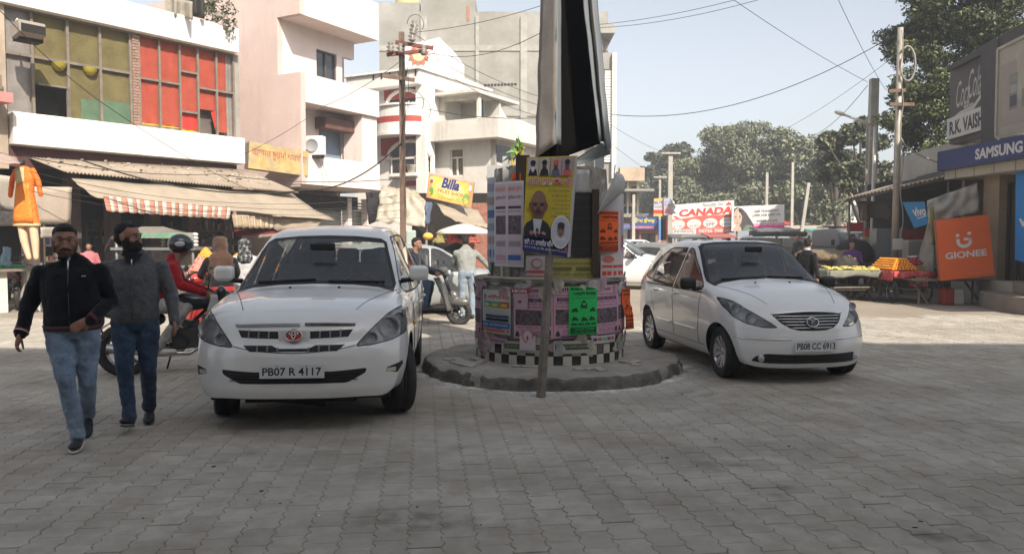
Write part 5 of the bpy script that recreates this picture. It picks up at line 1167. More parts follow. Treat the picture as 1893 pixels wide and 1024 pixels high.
def scooter(label,loc,rz,col,group=None):
    root=thing('scooter',label,'scooter',loc,rz,group);pc=M('scooter_paint_%d_%d'%(int(col[0]*100),int(col[2]*100)),col,.3,coat=.4,var=.06,dirt=.25,dcol=(.3,.27,.22),ds=3);dk=M('bike_black',(.02,.02,.022),.5)
    spoke_wheel(root,(0,.62,.225),.225,.10,alloy=True);spoke_wheel(root,(0,-.58,.225),.225,.10,alloy=True)
    b=MB();b.ell((0,-.52,.56),(.17,.40,.18));b.ell((0,-.30,.50),(.15,.24,.22));b.ell((0,-.75,.64),(.12,.26,.11));o=b.build('rear_body',pc,root);remesh(o,.015,4)
    b=MB();b.ell((0,-.36,.76),(.15,.30,.075));b.ell((0,-.64,.79),(.14,.26,.06));o=b.build('seat',dk,root);remesh(o,.015,3)
    b=MB();b.box((0,.08,.29),(.34,.52,.06));b.build('floorboard',dk,root,bevel=.02)
    b=MB();b.grid(lambda a,c:((a-.5)*(.40-.10*c)*(1-.25*(1-c)),.32+.15*c**1.6*-1+.10+.07*math.cos((a-.5)*PI)-.10*c,.26+.62*c),10,10);o=b.build('front_apron',pc,root,thick=.03)
    b=MB();b.ell((0,.62,.42),(.085,.22,.09));b.ell((0,.50,.50),(.07,.12,.14));o=b.build('front_mudguard',pc,root);remesh(o,.015,3)
    b=MB()
    for s_ in(1,-1):b.tube([(s_*.06,.62,.225),(s_*.05,.45,.62)],.018,8)
    b.tube([(0,.45,.6),(0,.32,.98)],.03,8);b.build('fork',dk,root)
    b=MB();b.ell((0,.33,1.0),(.14,.10,.085));b.ell((0,.38,.96),(.10,.08,.07));o=b.build('handlebar_cowl',pc,root);remesh(o,.012,3)
    b=MB();b.tube([(-.34,.20,.98),(-.15,.30,1.0),(.15,.30,1.0),(.34,.20,.98)],.014,8);b.build('handlebar',dk,root)
    b=MB();b.ell((0,.44,.98),(.07,.03,.05));b.build('headlamp',M('lamp_glass',(.55,.57,.58),.1,coat=1),root)
    for s_ in(1,-1):b=MB();b.tube([(s_*.20,.28,1.0),(s_*.27,.28,1.15)],.006,5);b.ell((s_*.29,.28,1.18),(.05,.012,.045));b.build('mirror',dk,root)
    b=MB();b.tube([(.14,-.35,.24),(.15,-.80,.30)],[.05,.06],12);b.build('exhaust',metal('bike_steel',(.35,.35,.36)),root)
    b=MB();b.box((-.12,-.45,.28),(.12,.45,.16));b.build('engine',M('engine_grey',(.10,.10,.105)),root,bevel=.03)
    b=MB();b.box((0,-.98,.66),(.14,.04,.07));b.build('tail_lamp',M('tail_lamp_red',(.35,.02,.02)),root,bevel=.012)
    return root
def rider_at(label,veh,rz,loc,J,top,legs,back=-.28,**k):
    d=Vector((-math.sin(rz),math.cos(rz),0))*back;q=Vector(loc)+d
    return person(label,q,rz,J,top,legs,**k)
def helmet(J,loc,root,col):
    b=MB();h=Vector(J['head']);b.ell(h+Vector((0,-.01,.03)),(.125,.145,.125),n=24,k=16);o=b.build('helmet',M('helmet_black',(.02,.022,.026),.2,coat=.8),root)
    b=MB();b.grid(lambda a,c:h+Vector((.128*math.sin((a-.5)*2.2),.152*math.cos((a-.5)*2.2)-.01,-.03+.10*c)),12,4);b.build('visor',M('visor',(.05,.055,.06),.1,coat=1),o,thick=.004)
    b=MB();b.ell(h+Vector((.118,-.01,.03)),(.012,.06,.035));b.build('helmet_graphic',M('silver_graphic',(.5,.5,.52),.3),o)
# red rider
RZ=R(-90+20)
motorcycle('black and red motorcycle ridden by the man in the red sweater',(-4.05,9.55,0),RZ,(.02,.02,.022))
J=seat_pose(.80,.16,(.30,.58,.98),(.20,.05,.33));J['yaw']=R(-14)
for q,s_ in(('r',1),('l',-1)):J['kn'+q]=(s_*.20,.38,.80)
rr_,_=rider_at('motorcycle rider in red sweater, black helmet and pale trousers',None,RZ,(-4.05,9.55,0),J,fabric('red_wool',(.30,.012,.018)),fabric('pale_grey_cotton',(.34,.33,.31)),back=-.30,vox=.009,fat=1.1,detail=False,hair=None,shoe=M('white_trainer',(.55,.55,.53),.6),beard=0)
helmet(J,None,rr_,None)
b=MB();b.grid(lambda a,c:Vector((-3.55+.12*(a-.5)*(1.6-c)+.01*math.sin(c*9),9.30,.55+.42*c)),6,8);tag(b.build('carrier_bag',M('translucent_bag',(.42,.42,.42),.4,var=.2),thick=.02),'translucent grey plastic bag hanging from the motorcycle handlebar','bag')
# scooter rider
RZ=R(-90-6)
scooter('grey scooter with rider behind the white people carrier',(-1.62,14.85,0),RZ,(.085,.085,.08))
J=seat_pose(.78,.06,(.28,.56,.98),(.12,.34,.34),R(-18))
rider_at('scooter rider in dark navy jacket and blue jeans',None,RZ,(-1.62,14.85,0),J,fabric('navy_jacket',(.012,.014,.024)),DENIM2,back=-.36,vox=.012,fat=1.08,detail=True)
# women on a scooter behind
RZ=R(150)
scooter('red and white scooter carrying the woman in the brown scarf',(-4.55,12.0,0),R(70),(.42,.03,.03))
J=seat_pose(.80,.05,(.25,.40,.98),(.14,.25,.30));BRN=fabric('brown_scarf',(.075,.042,.03))
def shawl(root,h,mat,r_=.13,long=.5,w2=.20):
    b=MB();h=Vector(h);oval(b,[(h+Vector((0,-.02,.125)),.04,.05,(1,0,0)),(h+Vector((0,-.02,.09)),r_*.8,r_*.9,(1,0,0)),(h+Vector((0,-.03,0)),r_*.86,r_*1.0,(1,0,0)),(h+Vector((0,-.05,-.12)),r_*.85,r_*.9,(1,0,0)),(h+Vector((0,-.06,-.22)),w2,.15,(1,0,0)),(h+Vector((0,-.10,-.22-long*.5)),w2*.9,.14,(1,0,0)),(h+Vector((0,-.12,-.22-long)),w2*.6,.08,(1,0,0))],24)
    o=b.build('shawl',mat,root);remesh(o,.014,4,.03,.08);return o
wm,_=person('woman wrapped in a brown head scarf over a black and red dress',(-4.42,11.95,0),R(30),J,fabric('black_cotton',(.012,.011,.013)),fabric('red_cotton',(.40,.025,.03)),vox=.014,detail=False)
shawl(wm,J['head'],BRN)
wm2,_=person('woman in dotted black headscarf and white jacket behind the brown scarf',(-4.38,12.85,0),R(20),std()|dict(hk=1),fabric('white_jacket',(.5,.5,.5)),fabric('grey_cotton',(.1,.1,.11)),vox=.014,detail=False)
wm2.scale=(.93,)*3
spots=M('dotted_scarf',(.02,.02,.02),.8,var=.1,dirt=.95,dcol=(.6,.6,.6),ds=16,thr=.56);shawl(wm2,(0,.02,1.625),spots,long=.1,w2=.14)
# man opening the silver car's door, seen from behind
J=std();J.update(waist=(0,.06,1.06),chest=(0,.14,1.26),neck=(0,.20,1.43),head=(0,.26,1.545),shr=(.20,.17,1.37),shl=(-.20,.17,1.37),elr=(.36,.20,1.17),wrr=(.50,.24,1.0),ell=(-.24,.30,1.12),wrl=(-.18,.45,1.05),pitch=R(-20))
person('man in pale grey sweater and light jeans leaning into the silver car',(-.90,15.75,0),R(12),J,fabric('pale_grey_knit',(.27,.28,.26)),fabric('light_denim',(.25,.30,.36)),vox=.012,detail=False)
# right side people
J=std();J['yaw']=R(30)
person('man in black jacket with white collar behind the bonnet of the small hatchback',(6.02,16.0,0),R(-62),J,fabric('black_cotton',(.012,.011,.013)),fabric('grey_cotton',(.1,.1,.11)),vox=.012,collar=fabric('white_collar',(.5,.5,.52)))[0].scale=(.93,)*3
J=std();J.update(elr=(.24,.12,1.12),wrr=(.16,.34,1.25),ell=(-.26,.1,1.12),wrl=(-.12,.32,1.2),yaw=R(20))
p_,_=person('fruit vendor in purple shirt sitting behind the orange cart',(9.62,22.2,-.12),R(160),J,fabric('purple_cotton',(.10,.035,.16)),fabric('black_cotton',(.012,.011,.013)),vox=.014,detail=False)
p_.scale=(.95,)*3
p_,_=person('shopkeeper in pink shirt standing in the dark shop at left',(-11.0,20.4,0),R(200),std(),fabric('pink_shirt',(.5,.16,.18)),fabric('black_cotton',(.012,.011,.013)),vox=.016,detail=False);p_.scale=(.86,)*3
# far pedestrians: copies of two walkers with their own clothes
walkers=[]
for c,l_ in(((.42,.43,.45),(.06,.06,.08)),((.07,.10,.25),(.05,.05,.06)),((.16,.17,.19),(.02,.02,.02)),((.35,.05,.06),(.1,.09,.08)),((.02,.02,.02),(.12,.1,.08))):
    J=std();J.update(anr=(.1,.16,.09),tor=(.11,.32,.04),anl=(-.1,-.18,.13),tol=(-.1,-.03,.04),knr=(.1,.14,.5))
    walkers.append((c,l_,J))
for(u,Y,rz_,k,lab)in((1484,38,200,0,'pedestrian in pale grey top walking away beside the far stalls'),(1496,46,20,1,'pedestrian in blue walking toward the square beyond the man in grey'),(1519,44,170,2,'pedestrian in dark grey near the teal cloth in the far street'),
                           (1529,52,10,3,'pedestrian in red far up the street'),(1470,50,60,3,'pedestrian in red among the far stalls near the pole'),(1476,30,120,4,'dark clothed man by the three wheeler in the far street'),(1576,27.5,215,4,'dark clothed figure in the shade under the tin awning'),(1600,40,180,0,'pedestrian in pale top behind the tin awning stall')):
    c,l_,J=walkers[k]
    person(lab,(XU(u,Y),Y,0),R(rz_),J,fabric('cloth%d'%k,c),fabric('cloth_low%d'%k,l_),vox=.022,detail=False,hands=False)
# parked bikes at far left
for i,(x,y,a,col,lab)in enumerate(((-11.6,17.6,25,(.02,.02,.02),'black motorcycle parked at the far left edge, nearest the road'),(-12.9,20.0,30,(.3,.02,.02),'red tanked motorcycle parked behind the black one at far left'),(-11.2,18.3,10,(.05,.05,.06),'dark motorcycle parked at left just behind the walking men'))):
    motorcycle(lab,(x,y,0),R(a),col,'motorcycles parked by the left shops')
# ================================================================ buildings on the left
class Fr:
    """a facade frame: O ground point, ang direction of the facade; local x along it, y into the building, z up"""
    def __init__(s,O,ang,name=None,label=None,cat='building',group=None):
        s.O=Vector((O[0],O[1],0));s.a=ang;s.d=Vector((math.cos(ang),math.sin(ang),0));s.n=Vector((-math.sin(ang),math.cos(ang),0))
        s.root=thing(name,label,cat,s.O,ang,group)if name else None
    def hit(s,u,v=HZ,b=0.0):
        x=(u-946.5)/F;y=(512-v)/F;dr=Vector((x,y*math.sin(PITCH)+math.cos(PITCH),y*math.cos(PITCH)-math.sin(PITCH)))
        o=Vector((0,0,CH));P0=s.O+s.n*b;t=(P0-o).dot(s.n)/dr.dot(s.n);p=o+dr*t;q=p-s.O
        return q.dot(s.d),q.z+0.0
    def A(s,u,b=0.0):return s.hit(u,HZ,b)[0]
    def Z(s,u,v,b=0.0):return s.hit(u,v,b)[1]
    def rect(s,name,mat,u0,v0,u1,v1,b0=-.03,b1=.03,parent=None,**k):
        """a block whose front face (at b0) spans the pixel rectangle at its middle"""
        um=(u0+u1)/2;z1=s.Z(um,v0,b0);z0=s.Z(um,v1,b0);b=MB();b.bx(s.A(u0,b0),s.A(u1,b0),b0,b1,z0,z1);return b.build(name,mat,parent or s.root,**k)
    def blk(s,name,mat,a0,a1,b0,b1,z0,z1,parent=None,**k):
        b=MB();b.bx(a0,a1,b0,b1,z0,z1);return b.build(name,mat,parent or s.root,**k)
    def wall(s,name,mat,a0,a1,z0,z1,holes=(),b0=0.0,th=.22,parent=None):
        """wall slab with rectangular openings (a0, a1, z0, z1)"""
        b=MB();xs=sorted({a0,a1}|{h[0]for h in holes}|{h[1]for h in holes});zs=sorted({z0,z1}|{h[2]for h in holes}|{h[3]for h in holes})
        for i in range(len(xs)-1):
            for j in range(len(zs)-1):
                cx,cz=(xs[i]+xs[i+1])/2,(zs[j]+zs[j+1])/2
                if any(h[0]<cx<h[1]and h[2]<cz<h[3]for h in holes):continue
                b.bx(xs[i],xs[i+1],b0,b0+th,zs[j],zs[j+1])
        o=b.build(name,mat,parent or s.root,fix=False)
        bm=bmesh.new();bm.from_mesh(o.data);bmesh.ops.remove_doubles(bm,verts=bm.verts,dist=1e-4)
        dl=[f for f in bm.faces if False];seen={}
        for f in bm.faces:
            k=tuple(sorted(v.index for v in f.verts));seen.setdefault(k,[]).append(f)
        bmesh.ops.delete(bm,geom=[f for l in seen.values()if len(l)>1 for f in l],context='FACES');bm.to_mesh(o.data);bm.free()
        return o
WW=M('white_wash',(.74,.72,.68),.85,var=.06,vs=1.2,bump=.2,bs=8,dirt=.75,dcol=(.45,.40,.34),ds=1.0,streak=1,space='World')
PKW=M('pink_wash_shaded',(.58,.45,.405),.85,var=.07,vs=1,bump=.2,bs=8,dirt=.75,dcol=(.42,.33,.28),ds=1.2,streak=1,space='World')  # darker copy: weaker light on side wall and soffit put into colour
PKL=M('pink_wash_lit',(.72,.62,.575),.85,var=.05,vs=1,bump=.15,bs=8,dirt=.65,dcol=(.48,.38,.33),ds=1.2,streak=1,space='World')  # paler copy: fuller sun on the street front put into colour
GRC=M('raw_cement',(.30,.29,.26),.92,var=.22,vs=.35,bump=.4,bs=6,dirt=.9,dcol=(.20,.185,.155),ds=.3,space='World')
OLD=M('aged_white',(.62,.59,.53),.88,var=.12,vs=.8,bump=.2,bs=8,dirt=.7,dcol=(.27,.24,.2),ds=1.0,streak=1,space='World')
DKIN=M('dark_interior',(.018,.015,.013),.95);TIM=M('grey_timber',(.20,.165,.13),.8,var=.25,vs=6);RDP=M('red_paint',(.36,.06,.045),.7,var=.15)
WG=M('window_dark',(.03,.035,.042),.12,spec=.9,var=.05)
# ---- first building: white bands and cloth filled window wall
L1=Fr((-13.0,20.4),R(54),'shop_building','two storey building with white bands and yellow and red clothed windows','building')
r=L1.root
aL,aR=L1.A(22),L1.A(447);bb=-.30
zlb0,zlb1=L1.Z(240,285,bb),L1.Z(240,231,bb);zub0,zub1=L1.Z(370,83,bb),L1.Z(370,36,bb)
b=MB();b.bx(aL,L1.A(456,bb),bb,.4,zlb0,zlb1);b.build('lower_band',WW,r,bevel=.02)
b=MB();b.bx(L1.A(-60,bb),L1.A(448,bb),bb,.4,zub0,zub1);b.build('upper_band',WW,r,bevel=.02)
L1.blk('wall',OLD,L1.A(-60),aR,4.5,5,0,zub1);L1.blk('end_wall',OLD,aR-.3,aR-.02,.42,4.5,0,zub1-.02);L1.blk('roof',OLD,L1.A(-60),aR,.4,5,zub1-.3,zub1-.1)
L1.blk('floor_slab',OLD,L1.A(-60),aR-.3,.02,4.5,zlb0-.02,zlb1-.3)
b=MB();b.bx(L1.A(436),aR,-.02,.22,zlb1,zub0);b.build('end_pillar',M('grey_render',(.33,.30,.26),.9,var=.2,dirt=.4),r)
CUR=[M('olive_cloth',(.15,.12,.045),.9,var=.3,vs=2,dirt=.4,dcol=(.12,.11,.04),ds=1),M('red_cloth',(.34,.055,.03),.9,var=.2,vs=3,dirt=.3,dcol=(.30,.09,.045),ds=2),M('dusty_glass',(.22,.20,.18),.35,var=.25,vs=1.5),M('green_cloth',(.09,.15,.09),.9,var=.2),M('bright_red_cloth',(.50,.03,.02),.8),M('yellow_trim',(.4,.28,.03),.8)]
def cloth_pane(a0,a1,z0,z1,mat,name='curtain',bdep=.06):
    b=MB();b.grid(lambda s_,t:(a0+(a1-a0)*s_,bdep+.006*math.sin(s_*13+t*2)+.012*math.sin(t*3+a0),z0+(z1-z0)*t),14,6);return b.build(name,mat,r)
cols=[8,69,134,193,248];av=[L1.A(u)for u in cols];zm=L1.Z(134,118);zb_,zt_=zlb1,zub0
hole=(L1.A(78),L1.A(133),L1.Z(106,213),L1.Z(106,161))
for i in range(4):
    a0,a1=av[i],av[i+1]
    cloth_pane(a0,a1,zm,zt_,CUR[2]if i==0 else CUR[0])
    if i==1:
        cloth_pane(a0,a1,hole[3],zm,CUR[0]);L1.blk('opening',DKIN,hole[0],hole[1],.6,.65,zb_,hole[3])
        cloth_pane(hole[1],a1+.01,zb_,hole[3],CUR[2])
    else:cloth_pane(a0,a1,zb_,zm,CUR[2]if i==0 else CUR[0])
for a0,a1,zz in((L1.A(157),av[3],.62),(av[3],av[4]-.02,.66)):cloth_pane(a0,a1,zb_,zb_+zz,CUR[3],'curtain',.03)
for u,v in((109,124),(166,133)):
    b=MB();a_,z_=L1.hit(u,v,0);b.lathe([(.20,.10),(.17,.0),(.08,-.10),(0,-.12)],14,(a_,.0,z_));b.build('yellow_shade',M('yellow_shade',(.35,.28,.03),.7),r)
rc=[264,301,338,371,405,436];ra=[L1.A(u)for u in rc];zmr=L1.Z(350,160)
for i in range(5):
    a0,a1=ra[i],ra[i+1]
    if i==3:
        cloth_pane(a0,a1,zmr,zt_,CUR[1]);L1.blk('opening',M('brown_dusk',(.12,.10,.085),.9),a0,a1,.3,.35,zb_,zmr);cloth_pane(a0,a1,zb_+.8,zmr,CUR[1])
        b=MB();b.add([(a1-.20,.02,zb_+.75),(a1-.05,.02,zb_+.2),(a1-.02,.02,zb_+.8)],[(0,1,2)]);b.build('curtain',CUR[4],r,thick=.01)
    elif i==2:
        cloth_pane(a0,a1,zb_+.62,zt_,CUR[1]);cloth_pane(a0,a1,zb_+.12,zb_+.62,CUR[4]);cloth_pane(a0,a1,zb_+.05,zb_+.12,CUR[5])
    elif i==4:cloth_pane(a0,a1-.22,zb_+.15,zt_,CUR[1]);cloth_pane(a1-.22,a1,zb_,zt_,CUR[2])
    else:cloth_pane(a0,a1,zb_+.16,zt_,CUR[1]);cloth_pane(a0,a1,zb_+.10,zb_+.16,CUR[5]);cloth_pane(a0,a1,zb_,zb_+.10,CUR[2])
def bar(a0,a1,z0,z1,w_=.035):b=MB();b.bx(a0,a1,-.05,.03,z0,z1);return b.build('mullion',TIM,r)
for a in av:bar(a-.035,a+.035,zb_,zt_)
for i in range(4):bar(av[i]+.036,av[i+1]-.036,zm-.035,zm+.035)
bar(hole[0],hole[1],hole[3]-.02,hole[3]+.03);bar(hole[1]-.03,hole[1]+.03,zb_,hole[3]-.021)
for a in ra:bar(a-.03,a+.03,zb_,zt_)
for i in(0,1,3,4):bar(ra[i]+.031,ra[i+1]-.031,zmr-.03,zmr+.03)
for z in(zmr+.42,zb_+.64):bar(ra[2]+.031,ra[3]-.031,z-.03,z+.03)
bar(av[0],av[4]-.036,zt_-.05,zt_);bar(ra[0]+.031,ra[5]-.031,zt_-.05,zt_)
# brick pillar between the two windows, each brick a part
bk_m=M('old_brick',(.27,.15,.11),.9,var=.2,vs=8,bump=.5,bs=30,isl=.25,dirt=.4,dcol=(.35,.28,.22),ds=5)
a0,a1=L1.A(249)+.02,L1.A(264)-.03
L1.blk('pillar_core',M('mortar',(.30,.26,.22),.95),a0+.01,a1-.01,-.02,.2,zb_,zt_)
nrow=int((zt_-zb_)/.085);pr=None
for k in range(nrow):
    for h_ in range(2):
        w_=(a1-a0)*(.62 if(k+h_)%2==0 else.36);x=a0 if h_==0 else a1-w_
        if pr is None or True:
            key='bw' if(k+h_)%2==0 else 'bn'
            if key not in meshes:bq=MB();bq.box((0,0,0),(w_,.10,.072));o=bq.build('brick',bk_m,r);meshes[key]=o
            else:o=meshes[key].copy();C.objects.link(o)
        o.location=(x+w_/2+rnd.uniform(-.004,.004),-.03+rnd.uniform(-.012,.01),zb_+.045+k*.085)
# cooler hood at upper left
hh=thing('window_cooler','weathered metal cooler hood fixed before the topmost left dusty pane','air cooler',(0,0,0));p0=W(52,58,19.9)
b=MB();b.box(p0,(.62,.5,.30),R(54),rx=R(-12));b.build('hood',M('tin_dull',(.28,.25,.22),.6,var=.2),hh)
b=MB();b.box(p0+Vector((.30,-.27,-.02)),(.56,.02,.20),R(54));
b.build('louvre',DKIN,hh);b=MB();b.box(W(31,52,19.85),(.03,.25,.42),R(40));b.build('side_sheet',WW,hh)
b=MB();b.box(W(52,75,20.1),(.55,.4,.10),R(54));b.build('bracket',DKIN,hh)
# roof clutter
b=MB();b.grid(lambda a,c:W(305+50*a+3*math.sin(a*9),26*(1-a*.3)-34*c+20*a,24.0+.2*math.sin(a*12)),12,5);tag(b.build('tarpaulin',M('dirty_tarp',(.30,.27,.22),.9,var=.3),thick=.01),'dirty cloth heaped on the roof edge above the red windows','tarpaulin')
b=MB();b.grid(lambda a,c:W(330+48*a,24+12*a-60*c,24.6+.2*math.sin(a*12)),12,5);tag(b.build('dark_net',M('dark_net',(.04,.035,.03),.9,var=.3),thick=.01),'dark cloth sheet standing behind the roof edge above the red windows','cloth')
def leafcloud(name,mats,blobs,n,size,parent=None,seed=1,flat=.45,tri=False):
    """blobs: (centre, radii); n leaves spread over the outer part of each blob"""
    rg=np.random.default_rng(seed);vs=[];fs=[];ms=[]
    vol=np.array([bl[1][0]*bl[1][1]+bl[1][1]*bl[1][2]for bl in blobs]);cnt=np.maximum(3,(n*vol/vol.sum()).astype(int));out=[];mi=[]
    for(c,rr),k in zip(blobs,cnt):
        d=rg.normal(size=(k,3));d/=np.linalg.norm(d,axis=1)[:,None];q=rg.uniform(.25,1,k)**.5
        lump=1+.16*np.sin(d[:,0]*7+c[0]*3)*np.sin(d[:,1]*6+c[1])+.12*np.sin(d[:,2]*9+c[2]*2)
        p=np.array(c)+d*np.array(rr)*(q*lump)[:,None];nn=d*.6+rg.normal(size=(k,3))*.7;nn[:,2]+=flat
        nn/=np.linalg.norm(nn,axis=1)[:,None];a=np.cross(nn,rg.normal(size=(k,3)));a/=np.linalg.norm(a,axis=1)[:,None];b_=np.cross(nn,a)
        s_=size*rg.uniform(.6,1.35,k)[:,None];out.append(np.stack([p-a*s_,p+b_*s_*.45,p+a*s_-nn*s_*.25,p-b_*s_*.45],1));mi.append(rg.integers(0,len(mats),k))
    V=np.concatenate(out).reshape(-1,3);k=len(V)//4;me=bpy.data.meshes.new(name);me.vertices.add(len(V));me.vertices.foreach_set('co',V.ravel())
    me.loops.add(k*4);me.loops.foreach_set('vertex_index',np.arange(k*4));me.polygons.add(k);me.polygons.foreach_set('loop_start',np.arange(k)*4)
    for m_ in mats:me.materials.append(m_)
    me.polygons.foreach_set('material_index',np.concatenate(mi));me.update();me.validate()
    o=bpy.data.objects.new(name,me);C.objects.link(o);o.parent=parent;o['kind']='stuff';return o
LF=[M('leaf_dark',(.045,.060,.022),.6,var=.3,vs=3),M('leaf_mid',(.075,.088,.034),.6,var=.3,vs=3),M('leaf_grey',(.10,.10,.055),.7,var=.3,vs=3)]
pl=thing('roof_shrub','small straggly shrub growing from the roof corner above the red windows','shrub',W(405,40,25.2))
leafcloud('leaves',LF,[((0,0,.35),(.55,.4,.5)),((.35,0,-.1),(.25,.2,.35)),((-.35,0,.5),(.3,.25,.3))],420,.07,pl,3)
b=MB()
for k in range(6):b.tube([(0,0,-.5),(rnd.uniform(-.3,.3),0,.1),(rnd.uniform(-.6,.6),rnd.uniform(-.2,.2),rnd.uniform(.3,.8))],.012,5)
b.build('stems',TIM,pl)
# dark ground floor of the first building
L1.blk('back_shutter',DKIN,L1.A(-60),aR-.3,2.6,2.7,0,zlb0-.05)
L1.blk('fascia',M('maroon_fascia',(.09,.03,.03),.8,var=.2),aL,L1.A(440),.0,.1,zlb0-.55,zlb0-.03)
for i in range(6):
    a=L1.A([60,140,215,290,360,425][i]);L1.blk('pier',M('shop_pier',(.10,.07,.06),.9,var=.3),a,a+.3,.3,.7,0,zlb0-.1)
# shelves of goods glimpsed in the dark
shelf_m=M('shelf_wood',(.10,.07,.05),.8)
for i,(u,lab)in enumerate(((130,'dark wooden shelves of goods behind the man in black'),(205,'dark wooden shelves of goods between the two walking men'),(300,'dark wooden shelves of goods behind the red rider'),(400,'dark wooden shelves of goods behind the woman in the brown scarf'))):
    p=W(u,HZ,23.0+i*.9);t=thing('shelf_rack',lab,'shelf',(p.x,p.y,0),R(54),'shelves in the dark shops')
    for z in(.5,.95,1.4,1.85):
        b=MB();b.box((0,0,z),(1.6,.4,.04));b.build('shelf',shelf_m,t)
        b=MB()
        for k in range(11):h_=rnd.uniform(.1,.3);b.box((-.72+k*.145,rnd.uniform(-.06,.06),z+.022+h_/2),(rnd.uniform(.07,.13),.2,h_),m=rnd.randrange(5))
        tag(b.build('goods',[M('goods_%d'%q,c,.6)for q,c in enumerate(((.14,.04,.03),(.16,.13,.09),(.03,.07,.04),(.04,.05,.10),(.18,.17,.15)))],t),kind='stuff')
    for x in(-.8,.8):b=MB();b.box((x,0,1.0),(.04,.4,2.0));b.build('upright',shelf_m,t)
# ---- building left of it (edge of frame)
L0=Fr((-14.5,17.6),R(60),'corner_shop','tan building edge with pink ledge at the far left of the picture','building')
L0.blk('wall',M('tan_render',(.45,.36,.27),.9,var=.15,dirt=.4,space='World'),-3,L0.A(21),0,4,3.4,8.5)
L0.rect('ledge',M('pink_ledge',(.5,.22,.2),.8),-40,168,33,187,-.7,.1);L0.rect('pipe',M('grey_pipe',(.22,.2,.18),.7),2,60,8,168,-.1,0);L0.rect('meter_box',TIM,-6,140,13,165,-.25,0)
# ---- pink building
P_=Fr((-7.04,27.0),R(61),'apartment_block','tall pink plastered building with projecting paler toned balconies and roof slab','building')
r=P_.root;aw=P_.A(703);zz=lambda v:P_.Z(571,v)
z0b,z1b,z2b,z3b,z4b,z5b=zz(341),zz(287),zz(190),zz(137),9.15,10.55
RB=1.04
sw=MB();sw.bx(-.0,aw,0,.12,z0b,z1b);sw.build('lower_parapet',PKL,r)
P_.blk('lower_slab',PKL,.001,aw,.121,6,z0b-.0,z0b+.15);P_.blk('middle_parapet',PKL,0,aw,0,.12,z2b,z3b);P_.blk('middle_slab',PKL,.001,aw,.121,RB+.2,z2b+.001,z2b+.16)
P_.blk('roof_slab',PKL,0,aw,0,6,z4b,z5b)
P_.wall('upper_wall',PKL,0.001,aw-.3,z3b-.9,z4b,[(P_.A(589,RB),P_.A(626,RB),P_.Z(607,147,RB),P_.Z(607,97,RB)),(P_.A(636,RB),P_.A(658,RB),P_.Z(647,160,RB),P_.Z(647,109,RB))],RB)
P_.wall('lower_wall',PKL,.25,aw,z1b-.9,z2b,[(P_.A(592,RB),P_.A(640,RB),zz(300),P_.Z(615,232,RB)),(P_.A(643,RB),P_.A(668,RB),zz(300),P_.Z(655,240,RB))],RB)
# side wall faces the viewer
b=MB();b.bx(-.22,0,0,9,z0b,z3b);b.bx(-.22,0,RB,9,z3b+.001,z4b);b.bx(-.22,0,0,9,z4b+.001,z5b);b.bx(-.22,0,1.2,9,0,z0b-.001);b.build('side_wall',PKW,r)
P_.blk('far_side_wall',PKL,aw-.12,aw,.121,9,z1b,z2b-.002);P_.blk('balcony_pier',PKL,P_.A(676),aw-.13,.125,RB,z1b-.2,z2b-.003)
P_.blk('inner_side_wall',M('pink_reveal',(.52,.37,.33),.85),P_.A(636,RB)-.25,P_.A(636,RB)-.01,RB+.221,RB+.8,z3b-.9,z4b);P_.blk('niche_back',M('pink_reveal',(.52,.37,.33),.85),P_.A(636,RB),P_.A(668,RB),RB+.8,RB+.9,z3b-.9,z4b)
w1=P_.blk('window',WG,P_.A(589,RB)+.02,P_.A(626,RB)-.02,RB+.12,RB+.15,P_.Z(607,147,RB),P_.Z(607,97,RB))
fm=M('bronze_frame',(.09,.07,.065),.5)
a0,a1,z0,z1=P_.A(589,RB),P_.A(626,RB),P_.Z(607,147,RB),P_.Z(607,97,RB);b=MB()
for x in(a0+.03,(a0+a1)/2,a1-.03):b.bx(x-.03,x+.03,RB+.05,RB+.10,z0,z1)
b.bx(a0+.06,a1-.06,RB+.05,RB+.10,z1-.06,z1);b.bx(a0+.06,a1-.06,RB+.05,RB+.10,z0,z0+.05);b.build('frame',fm,w1)
# lower opening: blue door panel, brown shutter box, red brown panel
lw=P_.blk('window',M('blue_panel',(.20,.27,.36),.5,var=.15,vs=1),P_.A(592,RB),P_.A(640,RB),RB+.25,RB+.3,zz(300),P_.Z(615,232,RB));P_.blk('door_panel',M('pink_brown_panel',(.42,.21,.17),.7),P_.A(643,RB),P_.A(668,RB),RB+.18,RB+.22,zz(300),P_.Z(655,240,RB))
b=MB();b.bx(P_.A(584,RB),P_.A(676,RB),RB-.55,RB-.02,P_.Z(630,242,RB-.5),P_.Z(630,221,RB-.5));b.build('shutter_box',M('brown_shutter_box',(.13,.06,.045),.6,var=.3,vs=3),r,bevel=.02)
b=MB();x=P_.A(642,RB)
for xx in(x-.06,x+.09,P_.A(668,RB)):b.bx(xx-.03,xx+.03,RB-.1,RB+.1,zz(300),P_.Z(650,238,RB))
b.build('door_frame',M('brown_frame',(.16,.07,.055),.6),r)
